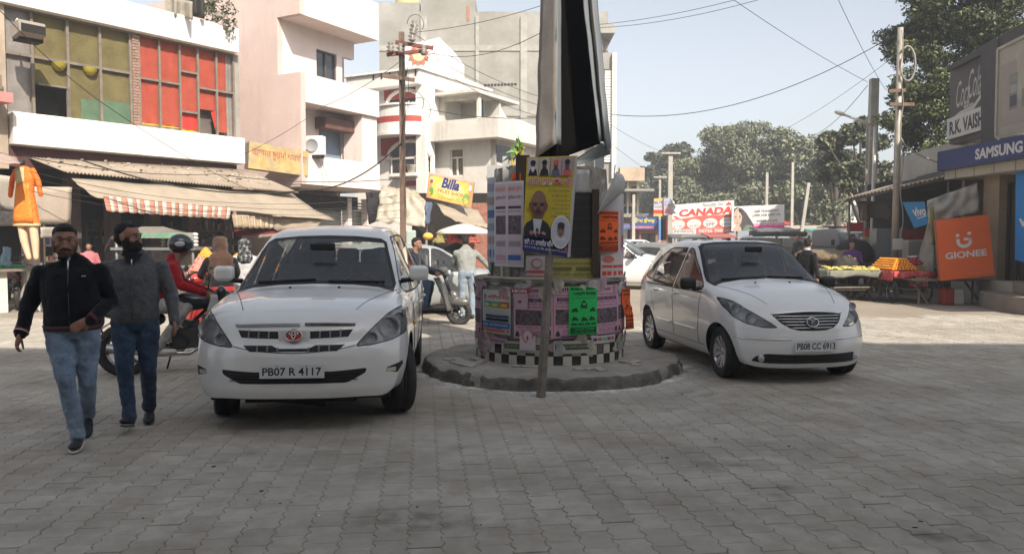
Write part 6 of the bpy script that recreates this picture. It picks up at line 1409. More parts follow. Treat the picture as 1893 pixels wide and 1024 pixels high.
# ground floor shutters, columns
P_.blk('ground_wall',PKL,0.001,aw,2.0,2.2,0,z0b-.002)
zs_=z0b-.75
shm=M('rolling_shutter',(.33,.34,.30),.55,var=.12,dirt=.5,dcol=(.22,.17,.12),ds=1.5)
for a0,a1 in((P_.A(572,1.4),P_.A(638,1.2)),(P_.A(647,1.2),P_.A(672,1.2)),(P_.A(682,1.2),aw+.3)):
    sh=P_.blk('rolling_shutter',shm,a0,a1,1.40,1.43,0,zs_)
    for k in range(26):b=MB();b.tube([(a0,1.39,.1+k*.115),(a1,1.39,.1+k*.115)],.034,6,caps=False);b.build('slat',shm,sh)
for u in(642,677):a=P_.A(u,1.2);P_.blk('column',PKL,a-.11,a+.11,1.05,1.35,0,z0b-.3)
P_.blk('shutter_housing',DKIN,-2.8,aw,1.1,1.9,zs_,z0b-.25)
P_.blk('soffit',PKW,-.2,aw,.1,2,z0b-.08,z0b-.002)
# old painted signboard on the side wall
sg=thing('painted_signboard','peeling yellow wall sign with faded red lettering beside the white band','sign',(0,0,0))
q=[W(461,262,25.9),W(571,281,27.0),W(569,326,27.0),W(459,311,25.9)]
off_=Vector((-.5,-.9,0))*.0
s=Sheet(2.2,.85,lambda a,b_,e:q[3].lerp(q[2],a/2.2).lerp(q[0].lerp(q[1],a/2.2),b_/.85)+Vector((.3,-.95,0)).normalized()*(e+.03),M('old_yellow_sign',(.50,.36,.14),.9,var=.3,vs=3,dirt=.9,dcol=(.27,.24,.19),ds=2.2),nu=3)
s.text('ਕਲਾਸਕ ਬੂਰਮਾਂ ਅਕਾਲੋਲ',.05,.42,.97,.86,(.33,.07,.035),.012);o=s.build('board');o.parent=sg
b=MB();b.add([q[3],q[2],q[1],q[0]]+[p+Vector((-.25,.35,0))for p in(q[3],q[2],q[1],q[0])],[(0,1,2,3),(0,4,5,1),(3,2,6,7),(0,3,7,4),(1,5,6,2),(4,7,6,5)]);b.build('parapet_block',M('block_render',(.42,.36,.27),.9,var=.2),sg)
# air conditioner
ac=thing('air_conditioner','white split air conditioner unit hung at the left end of the pink balcony opening','air conditioner',(0,0,0));p=W(584,270,27.35)
b=MB();b.box(p,(.62,.3,.66),R(-10));b.build('casing',WW,ac,bevel=.03)
b=MB();b.lathe([(.0,0),(.2,0),(.22,-.02)],20,p+Vector((-.1,-.17,0)),'Y');b.build('fan_grille',M('fan_grey',(.25,.25,.25),.6),ac);b=MB();b.box(p+Vector((.0,.0,-.38)),(.5,.25,.1),R(-10));b.build('bracket',DKIN,ac)
# ---- white house with red bands
H3=Fr((-6.25,35.3),R(-29),'house','white house with red bands, arched windows and a rounded balcony','building')
r=H3.root;T=lambda x:660+x/3.303;V7=lambda y:20+y/3.303
k3=H3.A(781)
H3.blk('wall',WW,-1,k3,0,5,0,H3.Z(740,V7(470)));
b=MB();b.bx(-1,k3+.25,-.55,5.3,H3.Z(740,V7(462),-.5),H3.Z(740,V7(372),-.5));b.build('roof_parapet',WW,r,bevel=.04)
b=MB();b.bx(-1.1,k3+.35,-.66,5.4,H3.Z(740,V7(372),-.5)+.002,H3.Z(740,V7(358),-.5));b.build('cornice',WW,r)
for x in(100,150,200,258,300,358):a,z=H3.hit(T(x),V7(395-(x-200)*.1),-.56);b=MB();b.bx(a-.035,a+.035,-.575,-.551,z-.12,z+.12);b.build('parapet_slot',DKIN,r)
H3.rect('red_band',RDP,T(172),V7(470),T(370),V7(540),-.10,.0);H3.rect('red_band',RDP,T(150),V7(772),T(390),V7(880),-.06,.0)
def arch_window(cx,cy,w_,h_):
    a,z=H3.hit(T(cx),V7(cy),-.08);b=MB();n=14
    pts=[(a+w_*math.cos(PI*k/n),z+w_*.6*math.sin(PI*k/n))for k in range(n+1)]+[(a-w_,z-h_),(a+w_,z-h_)]
    b.prism(pts,-.09,-.02,'Y');wn=b.build('window',WG,r)
    b=MB();b.tube([(a+w_*1.08*math.cos(PI*k/n),-.12,z+w_*.7*math.sin(PI*k/n))for k in range(n+1)],.09,8);b.build('arch_moulding',WW,wn)
    for x in np.linspace(a-w_+.1,a+w_-.1,4):b=MB();b.bx(x-.03,x+.03,-.13,-.092,z-h_,z+.1);b.build('glazing_bar',WW,wn)
    b=MB();b.bx(a-w_,a+w_,-.15,-.1,z-.04,z+.04);b.build('transom',WW,wn)
arch_window(290,570,.85,.45);arch_window(320,900,1.05,.75)
b=MB();a,z=H3.hit(T(250),V7(740),-.3);n=18
def balc(z0,z1,rr,mat,nm):
    b=MB();pts=[(a+(k3-a)*1.0*math.cos(PI*k/n+PI)*1.25,.0+rr*math.sin(PI*k/n+PI))for k in range(n+1)];b.prism(pts,z0,z1,'Z');return b.build(nm,mat,r)
zb0=H3.Z(T(250),V7(755),-.9)
balc(zb0,zb0+.12,1.05,WW,'balcony_slab');balc(zb0+.121,zb0+.55,.95,WW,'balcony_wall');balc(zb0+.551,zb0+.80,.96,RDP,'balcony_red_band');balc(zb0+.801,zb0+1.25,.93,WW,'balcony_wall');balc(zb0+1.251,zb0+1.33,1.02,WW,'balcony_rail')
H3.rect('ledge',WW,T(200),V7(990),T(360),V7(1010),-.5,0);H3.rect('red_band',RDP,T(270),V7(1040),T(400),V7(1070),-.05,0)
for x,m_ in((275,M('terracotta',(.35,.13,.08),.8)),(330,OLD)):
    a_,z_=H3.hit(T(x),V7(992),-.35);b=MB();b.lathe([(.0,0),(.16,0),(.24,.32),(.27,.34),(0,.34)],14,(a_,-.28,z_));tag(b.build('flower_pot',m_,r))
b=MB();b.bx(k3-.1,k3+.4,-.3,.4,0,H3.Z(770,V7(460)));b.build('corner_pier',WW,r)
# white gable wall behind with a red sun ornament
gw=thing('gable_house','white house wall with stepped sloping top and a red star ornament','building',(0,0,0))
pts=[(748,96),(752,84),(812,70),(832,96),(832,133),(893,160),(922,210),(930,420),(748,420)]
f_,bk2=[W(u,v,38.2)for u,v in pts],[W(u,v,38.2)+Vector((.5,3,0))for u,v in pts];n=len(pts)
b=MB();b.add(f_+bk2,[tuple(range(n))[::-1],tuple(range(n,2*n))]+[(i,(i+1)%n,(i+1)%n+n,i+n)for i in range(n)]);b.build('wall',WW,gw,fix=True)
c_=W(774,102,38.1);b=MB();b.add([c_+Vector((.55*(1 if k%2 else.62)*math.cos(2*PI*k/20),0,.55*(1 if k%2 else.62)*math.sin(2*PI*k/20)))for k in range(20)],[tuple(range(20))]);b.build('star_ornament',M('sun_red',(.5,.12,.06),.7),gw,thick=.04)
b=MB();b.lathe([(0,0),(.3,0)],18,c_+Vector((0,-.03,0)),'Y');b.build('star_centre',M('sun_yellow',(.6,.42,.25),.7),gw)
# ---- cream house with terrace
H4=Fr((-3.75,34.75),R(-29),'terrace_house','cream house with a long stained terrace parapet and two small windows','building')
r=H4.root;k4=H4.A(915);wv=[(H4.A(832),H4.A(857),H4.Z(845,326),H4.Z(845,277))]
zt4=H4.Z(850,258);H4.wall('front_wall',OLD,-.6,k4,H4.Z(850,392),zt4,wv);H4.blk('back_wall',OLD,-.6,k4,6,6.2,0,zt4)
H4.blk('lower_front',M('brick_red_wall',(.30,.14,.10),.9,var=.3,vs=8),-.6,k4,1.5,1.7,0,H4.Z(850,392));H4.blk('ceiling_slab',OLD,-.6,k4,.23,5.9,H4.Z(850,392),H4.Z(850,392)+.2)
a0,a1,z0,z1=wv[0];wn=H4.blk('window',M('brown_pane',(.17,.13,.09),.4,var=.2),a0,a1,.14,.17,z0,z1)
b=MB();zt=z0+(z1-z0)*.68
for x in(a0+.03,(a0+a1)/2,a1-.03):b.bx(x-.035,x+.035,.06,.12,z0,z1 if x!=(a0+a1)/2 else zt)
b.bx(a0+.066,a1-.066,.06,.12,zt,zt+.06);b.bx(a0+.066,a1-.066,.06,.12,z0,z0+.05);b.build('frame',WW,wn)
# terrace parapet, pitched room behind
zp0,zp1=H4.Z(850,258,-.7),H4.Z(850,221,-.7)
b=MB();b.bx(H4.A(770,-.7),H4.A(921,-.7),-.7,-.55,zp0,zp1);b.build('parapet',OLD,r);H4.blk('terrace_slab',OLD,H4.A(770,-.7),H4.A(921,-.7),-.549,4,zp0,zp0+.12)
pa=H4.A(921,-.7);b=MB();b.bx(pa-.15,pa,-.549,5,zp0+.121,zp1+.02);b.build('side_parapet',OLD,r);b=MB();b.bx(k4-.2,k4,.0,6,0,zt4-.001);b.build('side_wall',OLD,r)
H4.wall('terrace_room',OLD,H4.A(772),H4.A(872),zp1-.6,H4.Z(830,174),[(H4.A(808),H4.A(868),H4.Z(838,222),H4.Z(838,181))],.6);H4.blk('room_roof',OLD,H4.A(800)-.1,H4.A(874)+.1,.1,4,H4.Z(830,174)+.002,H4.Z(830,168));H4.blk('room_back',OLD,H4.A(772),H4.A(872),2.4,2.5,zp1-.6,H4.Z(830,174));H4.blk('room_shutter',WG,H4.A(853),H4.A(867),1.2,1.25,zp1-.5,H4.Z(830,181))
b=MB();q_=[W(930,218,32.5),W(946,222,32.4),W(946,262,32.4),W(930,260,32.5)];
a_,z_=H4.hit(905,300)
H4s=Fr((H4.O+H4.d*k4)[:2],R(58));o=H4s.rect('window',WG,919,270,944,300,-.03,.02);o.location=H4s.O;o.rotation_euler=(0,0,R(58));o.parent=r;o.matrix_parent_inverse=(Matrix.Translation(r.location)@Matrix.Rotation(r.rotation_euler.z,4,'Z')).inverted()
H4.blk('drain_pipe',M('grey_pipe',(.22,.2,.18),.7),H4.A(797)-.08,H4.A(797)+.08,-.15,-.02,0,zp0)
# wedge block to the right of the terrace, water pipe rails
b=MB();f2=[W(917,214,33.2),W(962,222,36),W(980,240,38),W(980,300,38),W(920,262,33.2)];b.add(f2+[p+Vector((1.5,4,0))for p in f2],[(0,1,2,3,4),(9,8,7,6,5),(0,5,6,1),(1,6,7,2),(2,7,8,3),(3,8,9,4),(4,9,5,0)]);b.build('side_terrace',WW,r,fix=True);
o=[x for x in r.children if x.name.startswith('side_terrace')][0];o.matrix_parent_inverse=(Matrix.Translation(r.location)@Matrix.Rotation(r.rotation_euler.z,4,'Z')).inverted()
# ---- big unpainted cement building
H5=Fr((XU(704,50),50),R(0),'cement_building','large unpainted grey cement building towering behind the houses','building')
r=H5.root;w5=H5.A(1122);zt5=H5.Z(850,22)
b=MB();b.bx(0,w5,0,12,0,zt5);b.build('wall',GRC,r);H5.blk('roof_parapet',GRC,0,H5.A(778),.02,4,zt5+.001,H5.Z(740,5));H5.blk('roof_parapet',GRC,H5.A(780),H5.A(880),.01,4,zt5+.001,H5.Z(830,-2))
for u0,u1 in((780,792),(880,886),(962,974)):H5.blk('pilaster',M('pale_cement',(.35,.335,.30),.9,var=.2,space='World'),H5.A(u0),H5.A(u1),-.12,0,0,zt5-.3)
for v in(95,215):H5.blk('floor_band',M('band_cement',(.33,.315,.28),.92,var=.2,space='World'),0,w5,-.06,0,H5.Z(850,v),H5.Z(850,v)+.35)
for k in range(10):a,z=H5.hit(897+k*6.2,158-.2*k);H5.blk('weep_hole',DKIN,a-.07,a+.07,-.025,0,z-.07,z+.07)
H5.blk('stain_column',M('rust_stain',(.36,.16,.10),.9,var=.3),H5.A(864),H5.A(869),-.03,0,H5.Z(866,40),H5.Z(866,12))
tk=thing('water_tank','pale yellow cylindrical water tank on top of the cement building','water tank',(XU(756,52),52,H5.Z(740,5)-.05));b=MB();b.lathe([(0,0),(.75,0),(.8,.1),(.75,.2),(.8,.3),(.75,.4),(.78,.9),(.5,1.15),(0,1.2)],24);b.build('tank',M('tank_yellow',(.5,.38,.17),.6),tk);b=MB();b.lathe([(0,1.19),(.3,1.19),(.3,1.27),(0,1.28)],16);b.build('lid',DKIN,tk)
# right end block with ribbed side
H6=Fr((XU(1098,49),49),R(0),'ribbed_tower','narrow grey building end with white ribbed cladding behind the hoarding','building');r=H6.root
H6.blk('wall',GRC,0,H6.A(1138),0,6,0,H6.Z(1120,98));H6.blk('roof_slab',GRC,-.2,H6.A(1126)+.2,-.6,5,H6.Z(1110,66),H6.Z(1110,50));H6.blk('upper_wall',GRC,0,H6.A(1112),0.01,4,H6.Z(1120,98),H6.Z(1110,66))
for k in range(34):H6.blk('rib',WW,H6.A(1116),H6.A(1130),-.12,0,H6.Z(1120,300)+k*.165,H6.Z(1120,300)+k*.165+.125)
H6.rect('window',WG,1108,128,1124,142,-.05,.05);H6.rect('window',WG,1100,286,1116,310,-.05,.05);H6.rect('pier',OLD,1130,98,1138,330,-.3,0)
# ================================================================ awnings, stalls and goods on the left
def patch(name,mat,q,nu=12,nv=6,sag=.0,wr=.02,parent=None,th=.012,hem=0,seed=0):
    """cloth or sheet between four corners (bottom left, bottom right, top right, top left)"""
    q=[Vector(p)for p in q];nn=(q[1]-q[0]).cross(q[3]-q[0]).normalized()
    def f(a,c):
        p=q[0].lerp(q[1],a).lerp(q[3].lerp(q[2],a),c)
        p=p+nn*(wr*noise.noise(Vector((a*6+seed,c*3,seed))))+Vector((0,0,-sag*4*c*(1-c)-(hem*abs(math.sin(a*23))*(1-c)**4)))
        return p
    b=MB();b.grid(f,nu,nv);return b.build(name,mat,parent,thick=th)
CAN=M('dusty_canvas',(.33,.275,.21),.9,var=.15,vs=2,dirt=.35,dcol=(.30,.24,.17),ds=1.2,space='World');TIN=M('rusty_tin',(.34,.28,.215),.8,var=.3,vs=3,dirt=.6,dcol=(.19,.135,.10),ds=1.5,bump=.4)
a_=thing('tin_awning','rusty corrugated tin awning littered with debris under the white band','awning',(0,0,0))
q=[W(120,318,20.3),W(552,356,25.7),W(458,316,26.0),W(35,285,20.9)]
b=MB();n=150
def f(a,c):p=q[0].lerp(q[1],a).lerp(q[3].lerp(q[2],a),c);return p+Vector((0,0,.028*math.sin(a*n*PI)))
b.grid(f,n*4//2,3);b.build('corrugated_sheet',TIN,a_,thick=.006)
b=MB()
for k in range(160):a,c=rnd.random()*.95,rnd.uniform(.2,.95);p=f(a,c);s_=rnd.uniform(.02,.09);b.box(p+Vector((0,0,.03)),(s_,s_*.6,s_*.3),rnd.uniform(0,3),m=rnd.randrange(3))
tag(b.build('debris',[M('brown_scrap',(.2,.14,.09),.9),M('paper_scrap',(.6,.58,.54),.9),M('dark_wood',(.07,.05,.035),.8)],a_),kind='stuff')
patch('canvas',CAN,[W(180,366,19.6),W(620,408,25.5),W(540,358,26.0),W(132,330,20.4)],24,8,.05,.06,a_)
# striped valance cloths: each stripe is flat print
def striped(name,label,q,c1,c2,n,wavy=.04,group='striped awning valances'):
    o=thing(name,label,'valance',(0,0,0),group=group);q=[Vector(p)for p in q];b=MB()
    def f(a,c):p=q[0].lerp(q[1],a).lerp(q[3].lerp(q[2],a),c);return p+Vector((.02*math.sin(a*40),.02*math.cos(a*31),-wavy*(1-c)*abs(math.sin(a*n*PI/2.3))))
    for i in range(n):b.grid(lambda a,c,i=i:f((i+a)/n,c),3,4,i%2)
    b.build('cloth',[c1,c2],o,thick=.008);return o
striped('valance','red and white striped valance hanging along the dark shop front',[W(196,389,19.5),W(423,404,22.4),W(426,384,22.5),W(190,362,19.6)],M('stripe_red',(.44,.20,.14),.9,var=.2),M('stripe_white',(.50,.45,.38),.9),30,.03)
striped('valance','faded beige striped valance at right of the red striped one',[W(432,420,22.6),W(505,421,24.0),W(505,400,24.0),W(428,397,22.5)],M('stripe_beige',(.44,.33,.22),.9,var=.2),M('stripe_cream',(.55,.47,.36),.9),14)
tag(patch('torn_canvas',CAN,[W(505,422,24.0),W(585,423,25.0),W(596,405,25.2),W(505,400,24.0)],12,5,0,.08,hem=.1),'torn beige canvas edge at the right end of the awning','cloth')
tag(patch('red_cloth',M('dark_red_cloth',(.14,.015,.015),.9,var=.3),[W(438,437,23.2),W(552,428,24.6),W(490,414,24.2),W(432,424,23.2)],8,4,0,.05),'dark red cloth sagging under the beige valance','cloth')
tag(patch('left_awning',M('left_awning',(.36,.27,.22),.9,var=.15),[W(-60,300,14.6),W(38,303,15.2),W(30,290,16.8),W(-60,268,16.5)],8,5,.02,.03),'dull canopy edge over the hanging orange dress','awning')
for i,(qq,mm,lab)in enumerate((([W(-10,388,17.6),W(44,392,18.3),W(44,330,18.3),W(-10,322,17.6)],M('grey_sheet',(.40,.35,.30),.9,var=.15),'pale hanging sheet left of the orange dress'),([W(60,414,18.6),W(131,416,19.6),W(133,346,19.6),W(60,345,18.6)],M('beige_sheet',(.46,.38,.30),.9,var=.12),'beige hanging sheet right of the orange dress'),([W(-10,418,17.4),W(28,418,17.9),W(28,392,17.9),W(-10,388,17.4)],M('striped_grey',(.34,.30,.27),.9,var=.4,vs=14),'short grey striped cloth at the far left edge'))):
    tag(patch('hanging_sheet',mm,qq,8,6,0,.03,seed=i),lab,'cloth','hanging sheets at the left stall')
tag(patch('hanging_sheet',M('grey_sheet',(.40,.35,.30),.9),[W(75,440,18.8),W(118,440,19.5),W(118,420,19.5),W(75,420,18.8)],6,4,0,.02),'lower dull sheet strip under the beige hanging sheet','cloth','hanging sheets at the left stall')
# orange dress on a hanger form
dr=thing('hanging_dress','bright orange embroidered long tunic with cream trousers on a hanging form','dress',W(47,360,16.0));k=16.0/F
X_=lambda u:(u-47)*k;Z_=lambda v:(360-v)*k
org=M('orange_silk',(.78,.16,.015),.6,var=.12,vs=8);pat=M('embroidery',(.75,.25,.03),.6,var=.05,dirt=.9,dcol=(.70,.10,.01),ds=22,thr=.5)
b=MB();oval(b,[((X_(47),0,Z_(308)),.06,.05,(1,0,0)),((X_(46),0,Z_(314)),.17,.07,(1,0,0)),((X_(47),0,Z_(330)),.19,.10,(1,0,0)),((X_(48),0,Z_(355)),.165,.10,(1,0,0)),((X_(48),0,Z_(385)),.215,.12,(1,0,0)),((X_(48),0,Z_(418)),.27,.13,(1,0,0))],24)
limb(b,[(X_(32),0,Z_(316)),(X_(22),.02,Z_(335)),(X_(18),.02,Z_(362))],[.06,.055,.045]);limb(b,[(X_(62),0,Z_(316)),(X_(70),.02,Z_(335)),(X_(74),.02,Z_(360))],[.06,.055,.045])
remesh(b.build('tunic',org,dr),.014,2,.02,.08)
b=MB();b.grid(lambda s_,t:(X_(48)+(s_-.5)*(.26+.16*(1-t)),-.125-.02*math.sin(s_*PI)+.02*t,Z_(412)+t*(Z_(340)-Z_(412))),6,6);b.build('printed_panel',pat,dr,thick=.006)
b=MB();b.grid(lambda s_,t:(X_(44)+(s_-.5)*.17,-.115+.01*s_,Z_(340)+t*(Z_(311)-Z_(340))),4,4);b.build('neck_panel',M('gold_lace',(.62,.5,.3),.6,dirt=.6,dcol=(.4,.3,.1),ds=30),dr,thick=.008)
b=MB();b.lathe([(.275,0),(.28,.05)],24,(X_(48),0,Z_(417)),'Z');b.v=[(x,y*.52,z)for x,y,z in b.v];b.build('hem_band',M('gold_lace',(.62,.5,.3)),dr)
b=MB();limb(b,[(X_(37),0,Z_(405)),(X_(42),0,Z_(445)),(X_(50),0,Z_(476))],[.085,.075,.05]);limb(b,[(X_(58),0,Z_(405)),(X_(62),0,Z_(445)),(X_(63),0,Z_(476))],[.085,.075,.05]);remesh(b.build('trousers',M('cream_cotton',(.66,.47,.31),.8),dr),.014,3)
b=MB();b.tube([(0,0,Z_(306)),(0,0,Z_(290))],.012,6);b.ell((X_(42),0,Z_(302)),(.05,.05,.06));b.build('hanger',BLACK(),dr)
# counter with goods below
ct=thing('display_table','low stall table with green trays below the orange dress','table',(-10.7,17.9,0),R(54))
b=MB();b.box((0,0,.93),(2.6,.8,.06));b.build('top',TIM,ct)
for x in(-1.1,-.2,.8):b=MB();b.box((x,0,.45),(.5,.5,.9));b.build('plinth',OLD,ct)
for i,(x,c)in enumerate(((-.7,(.05,.25,.12)),(.3,(.03,.12,.06)),(.8,(.3,.04,.04)))):b=MB();b.box((x,0,1.0),(.5,.4,.07));o=b.build('tray',flat(c),None);o.location=(-10.7,17.9,0);o.rotation_euler=(0,0,R(54));tag(o,['green tray lying at the left end of the stall table','dark green tray in the middle of the stall table','red tray at the right end of the stall table'][i],'tray','trays on the stall table')
tag(patch('blue_bag',M('blue_poly',(.16,.27,.36),.6,var=.4,vs=9),[W(2,490,16.9),W(19,492,17),W(16,458,17),W(8,456,16.9)],4,6,0,.06,th=.1),'blue and white printed sack standing at the far left','bag')
# snack cart with green lettered canopy
gc=thing('snack_cart','glass sided snack cart with a tan canopy and green lettered fascia','cart',(0,0,0))
b=MB();cz=[W(225,438,18.5),W(358,437,18.5),W(358,433,18.5),W(302,419,18.9),W(262,419,18.9),W(225,432,18.5)]
bk_=[p+Vector((-.45,1.1,0))for p in cz];n=6;b.add(cz+bk_,[tuple(range(n)),tuple(range(n,2*n))[::-1]]+[(i,(i+1)%n+0,(i+1)%n+n,i+n)for i in range(n)]);b.build('canopy',M('tan_canopy',(.17,.155,.13),.8,var=.15),gc,fix=True)
wd=(cz[1]-cz[0]).length;s=Sheet(wd,.13,lambda a,b_,e:cz[0]+Vector((a,-.02-e,b_-.03)),(.25,.24,.21));s.text('ਦੇਸੀ ਘਿਓ ਦੀ ਮਠਿਆਈ ਦੀ ਰੇੜੀ',.08,.05,.9,.95,(.02,.38,.18),.02);s.build('lettering',gc)
for u in(215,356,352):b=MB();p=W(u,438,18.5 if u!=352 else 19.6);b.tube([(p.x,p.y,.6),p],.035,8);b.build('post',M('aluminium_dull',(.20,.20,.20),.5,metal=.3),gc)
x0,x1=W(215,440,18.5).x,W(356,440,18.5).x
for z in(1.34,.92):b=MB();b.bx(x0-.1,x1+.1,18.4,19.7,z,z+.06);b.build('shelf',M('aluminium_dull',(.38,.37,.36),.5),gc)
b=MB();b.bx(x0,x1,18.5,19.6,.3,.9);b.build('cabinet',M('aluminium_dull',(.38,.37,.36),.5),gc)
b=MB();b.bx(x0+.05,x1-.05,18.48,18.49,.98,1.34);b.build('glass_front',glass('showcase_glass',(.8,.82,.8)),gc)
heap=M('snack_heap',(.5,.30,.08),.8,var=.5,vs=25,bump=.8,bs=40)
for i in range(5):x=x0+.25+i*(x1-x0-.5)/4;b=MB();b.lathe([(.17,0),(.15,.1),(.08,.22),(0,.27)],14,(x,18.9,.98));tag(b.build('snack_heap',heap),'%s heap of golden snacks behind the glass of the green lettered cart'%('leftmost','second','middle','fourth','rightmost')[i],'snacks','snack heaps in the glass cart')
for k_ in range(2):
    for s_ in(x0+.2,x1-.2):
        spoke_wheel(gc,(s_,18.7+k_*.7,.3),.3,.05)
b=MB()
for i in range(4):
    for j in range(6):b.ell((x1-.85+j*.15,18.9,1.45+i*.085),(.075,.09,.05),n=10,k=6)
tag(b.build('packet_stack',M('white_packets',(.6,.58,.53),.7,var=.2)),'stacked pale packets on the top shelf of the snack cart','packets',kind='stuff')
b=MB();b.lathe([(0,0),(.18,0),(.2,.09),(.17,.09),(.15,.02),(0,.02)],18,(x0+1.25,18.9,1.40));tag(b.build('steel_bowl',metal('steel_bowl',(.5,.5,.48),.3)),'steel bowl on the top shelf of the snack cart','bowl')
# heaps of pink guavas with oranges on top
def sphere_pile(name,lab,c,rx,rz,n,rad,mat,seed,top=None,cat='fruit heap'):
    rg=random.Random(seed);b=MB();
    for k in range(n):
        t=rg.random();z=t*rz;rr=rx*(1-t)**.8;a=rg.uniform(0,2*PI);q=(c[0]+rr*math.cos(a),c[1]+rr*math.sin(a)*.8,c[2]+z)
        b.ell(q,(rad,)*3,m=1 if(top and t>top)else 0,n=8,k=6)
    b.lathe([(rx*.95,0),(rx*.5,rz*.55),(0,rz*.9)],16,c)
    return tag(b.build(name,mat),lab,cat,kind='stuff')
PKF=M('pink_fruit',(.68,.25,.20),.5,var=.2,vs=15);ORF=M('orange_fruit',(.78,.30,.03),.5,var=.15,vs=12,bump=.2,bs=200)
for i,(u,v,Y,rx,rz,n,tp,lab)in enumerate(((381,500,18.0,.34,.50,330,.62,'conical heap of pink fruit topped with oranges behind the red rider'),(372,505,18.3,.3,.3,120,None,'lower heap of pink fruit beside the tall cone'),(492,505,20.0,.55,.4,260,None,'heap of orange fruit glimpsed behind the windscreen of the large white car'),(560,500,21,.5,.3,200,None,'wide heap of oranges seen through the large white car'),(440,500,19.5,.4,.4,200,.2,'heap of mixed fruit beside the brown scarf'))):
    p=W(u,v,Y);sphere_pile('fruit_heap',lab,p,rx,rz,n,.04,[PKF if i<2 else ORF,ORF],i,tp)
tb_=thing('fruit_table','long wooden fruit stand carrying the heaps behind the red rider','table',(W(470,500,20).x,19.6,0),R(30));b=MB();b.box((0,0,.75),(4.6,1.1,.06));b.build('top',TIM,tb_)
for x in(-2.1,0,2.1):
    for y in(-.4,.4):b=MB();b.box((x,y,.36),(.07,.07,.72));b.build('leg',TIM,tb_)
b=MB();b.grid(lambda a,c:((a-.5)*4.6,-.56+.02*math.sin(a*60),.30+.46*c),60,3);b.build('skirt_cloth',M('stall_cloth',(.12,.10,.09),.9,var=.3),tb_)
# ---- tarpaulin stall, fruit shop sign and umbrella
tag(patch('tarpaulin',M('cream_tarp',(.46,.41,.33),.85,var=.1,vs=2,dirt=.3,dcol=(.36,.3,.22),ds=1.5),[W(694,409,24.4),W(786,420,23.4),W(786,372,24.2),W(705,350,25.4)],22,10,.02,.16,seed=3),'large cream tarpaulin hung in folds behind the tall pole','tarpaulin')
tag(patch('brown_tarp',M('grey_tarp',(.40,.34,.25),.9,var=.25),[W(700,365,25.2),W(788,374,24.2),W(768,352,25.8),W(708,344,26.2)],14,6,.0,.14,seed=8),'crumpled brownish sheet over the top of the cream tarpaulin','tarpaulin')
tag(patch('dark_net',M('black_net',(.045,.045,.05),.8,var=.5,vs=8),[W(682,415,25.6),W(700,408,24.6),W(706,352,25.4),W(676,356,26.2)],8,8,0,.12,seed=5),'black netting hanging at the left side of the cream tarpaulin','net')
tag(patch('blue_tarp',M('blue_grey_tarp',(.10,.13,.19),.8,var=.3),[W(786,418,23.6),W(794,414,24),W(798,374,24.2),W(787,374,24)],4,8,0,.08,seed=6),'narrow blue grey cloth hanging at the right edge of the cream tarpaulin','tarpaulin')
fs_=thing('fruit_shop_stall','dark fruit stall with sagging beige canopy under the yellow sign','stall',(0,0,0))
patch('canopy',CAN,[W(843,410,24.4),W(906,423,25.4),W(884,386,26.8),W(802,374,26.0)],16,8,.06,.10,fs_,seed=9)
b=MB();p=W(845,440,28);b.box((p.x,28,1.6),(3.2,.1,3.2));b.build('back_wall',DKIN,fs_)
for u,Y in((788,24.2),(903,25.2),(800,27)):p=W(u,415,Y);b=MB();b.tube([(p.x,Y,0),(p.x,Y,p.z)],.04,8);b.build('post',TIM,fs_)
b=MB();p=W(890,440,26.8);b.box((p.x,26.8,1.4),(.9,.15,2.8));b.build('brick_panel',M('brick_red_wall',(.30,.14,.10),.9),fs_)
for i,(u,c,lab)in enumerate(((817,(.25,.22,.08),'basket heap of pale fruit at the back of the fruit stall'),(834,(.40,.06,.05),'heap of red fruit at the back of the fruit stall'),(868,(.35,.08,.06),'heap of dark red fruit under the white umbrella'))):sphere_pile('fruit_heap',lab,W(u,448,25.5),.3,.3,90,.05,[flat(c)],20+i)
sg=thing('shop_sign','yellow and orange printed fruit shop sign tilted above the beige canopy','sign',(0,0,0));q=[W(788,365,26.2),W(871,384,25.6),W(877,337,25.6),W(793,318,26.2)]
def qf(q,w_,h_,off=0):
    q=[Vector(p)for p in q];nn=(q[1]-q[0]).cross(q[3]-q[0]).normalized();q[2]=q[2]-nn*(q[2]-q[0]).dot(nn);nn=nn if nn.dot(q[0]-Vector((0,0,CH)))<0 else-nn
    return lambda a,b_,e:q[0].lerp(q[1],a/w_).lerp(q[3].lerp(q[2],a/w_),b_/h_)+nn*(e+off)
s=Sheet(1.6,.9,qf(q,1.6,.9),(.66,.30,.12));s.rect(.10,.04,.90,.90,(.70,.55,.12));s.oval(.5,.5,.32,.34,(.75,.68,.25));s.rect(0,.93,1,.99,(.6,.45,.4),True)
s.text('Billa',.30,.50,.70,.92,(.04,.04,.20),.045,.25);s.text('FRUIT SHOP',.24,.30,.80,.45,(.55,.08,.05),.02);s.text('ਹਰ ਤਰ੍ਹਾਂ ਦਾ ਤਾਜ਼ਾ ਫਲ ਮਿਲਦਾ ਹੈ',.22,.18,.80,.25,(.1,.25,.15));s.text('ਰੇਲਵੇ ਰੋਡ ਨਵਾਂਸ਼ਹਿਰ ਮੋਬਾਇਲ',.26,.08,.78,.15,(.1,.2,.15))
s.oval(.08,.70,.05,.16,(.70,.55,.35));s.oval(.08,.66,.035,.09,(.25,.1,.04));s.oval(.10,.28,.045,.16,(.12,.32,.08));s.oval(.93,.74,.035,.12,(.62,.66,.7));s.oval(.87,.27,.075,.22,(.20,.38,.10));s.oval(.87,.2,.05,.12,(.6,.5,.12));s.oval(.06,.2,.03,.06,(.65,.45,.05))
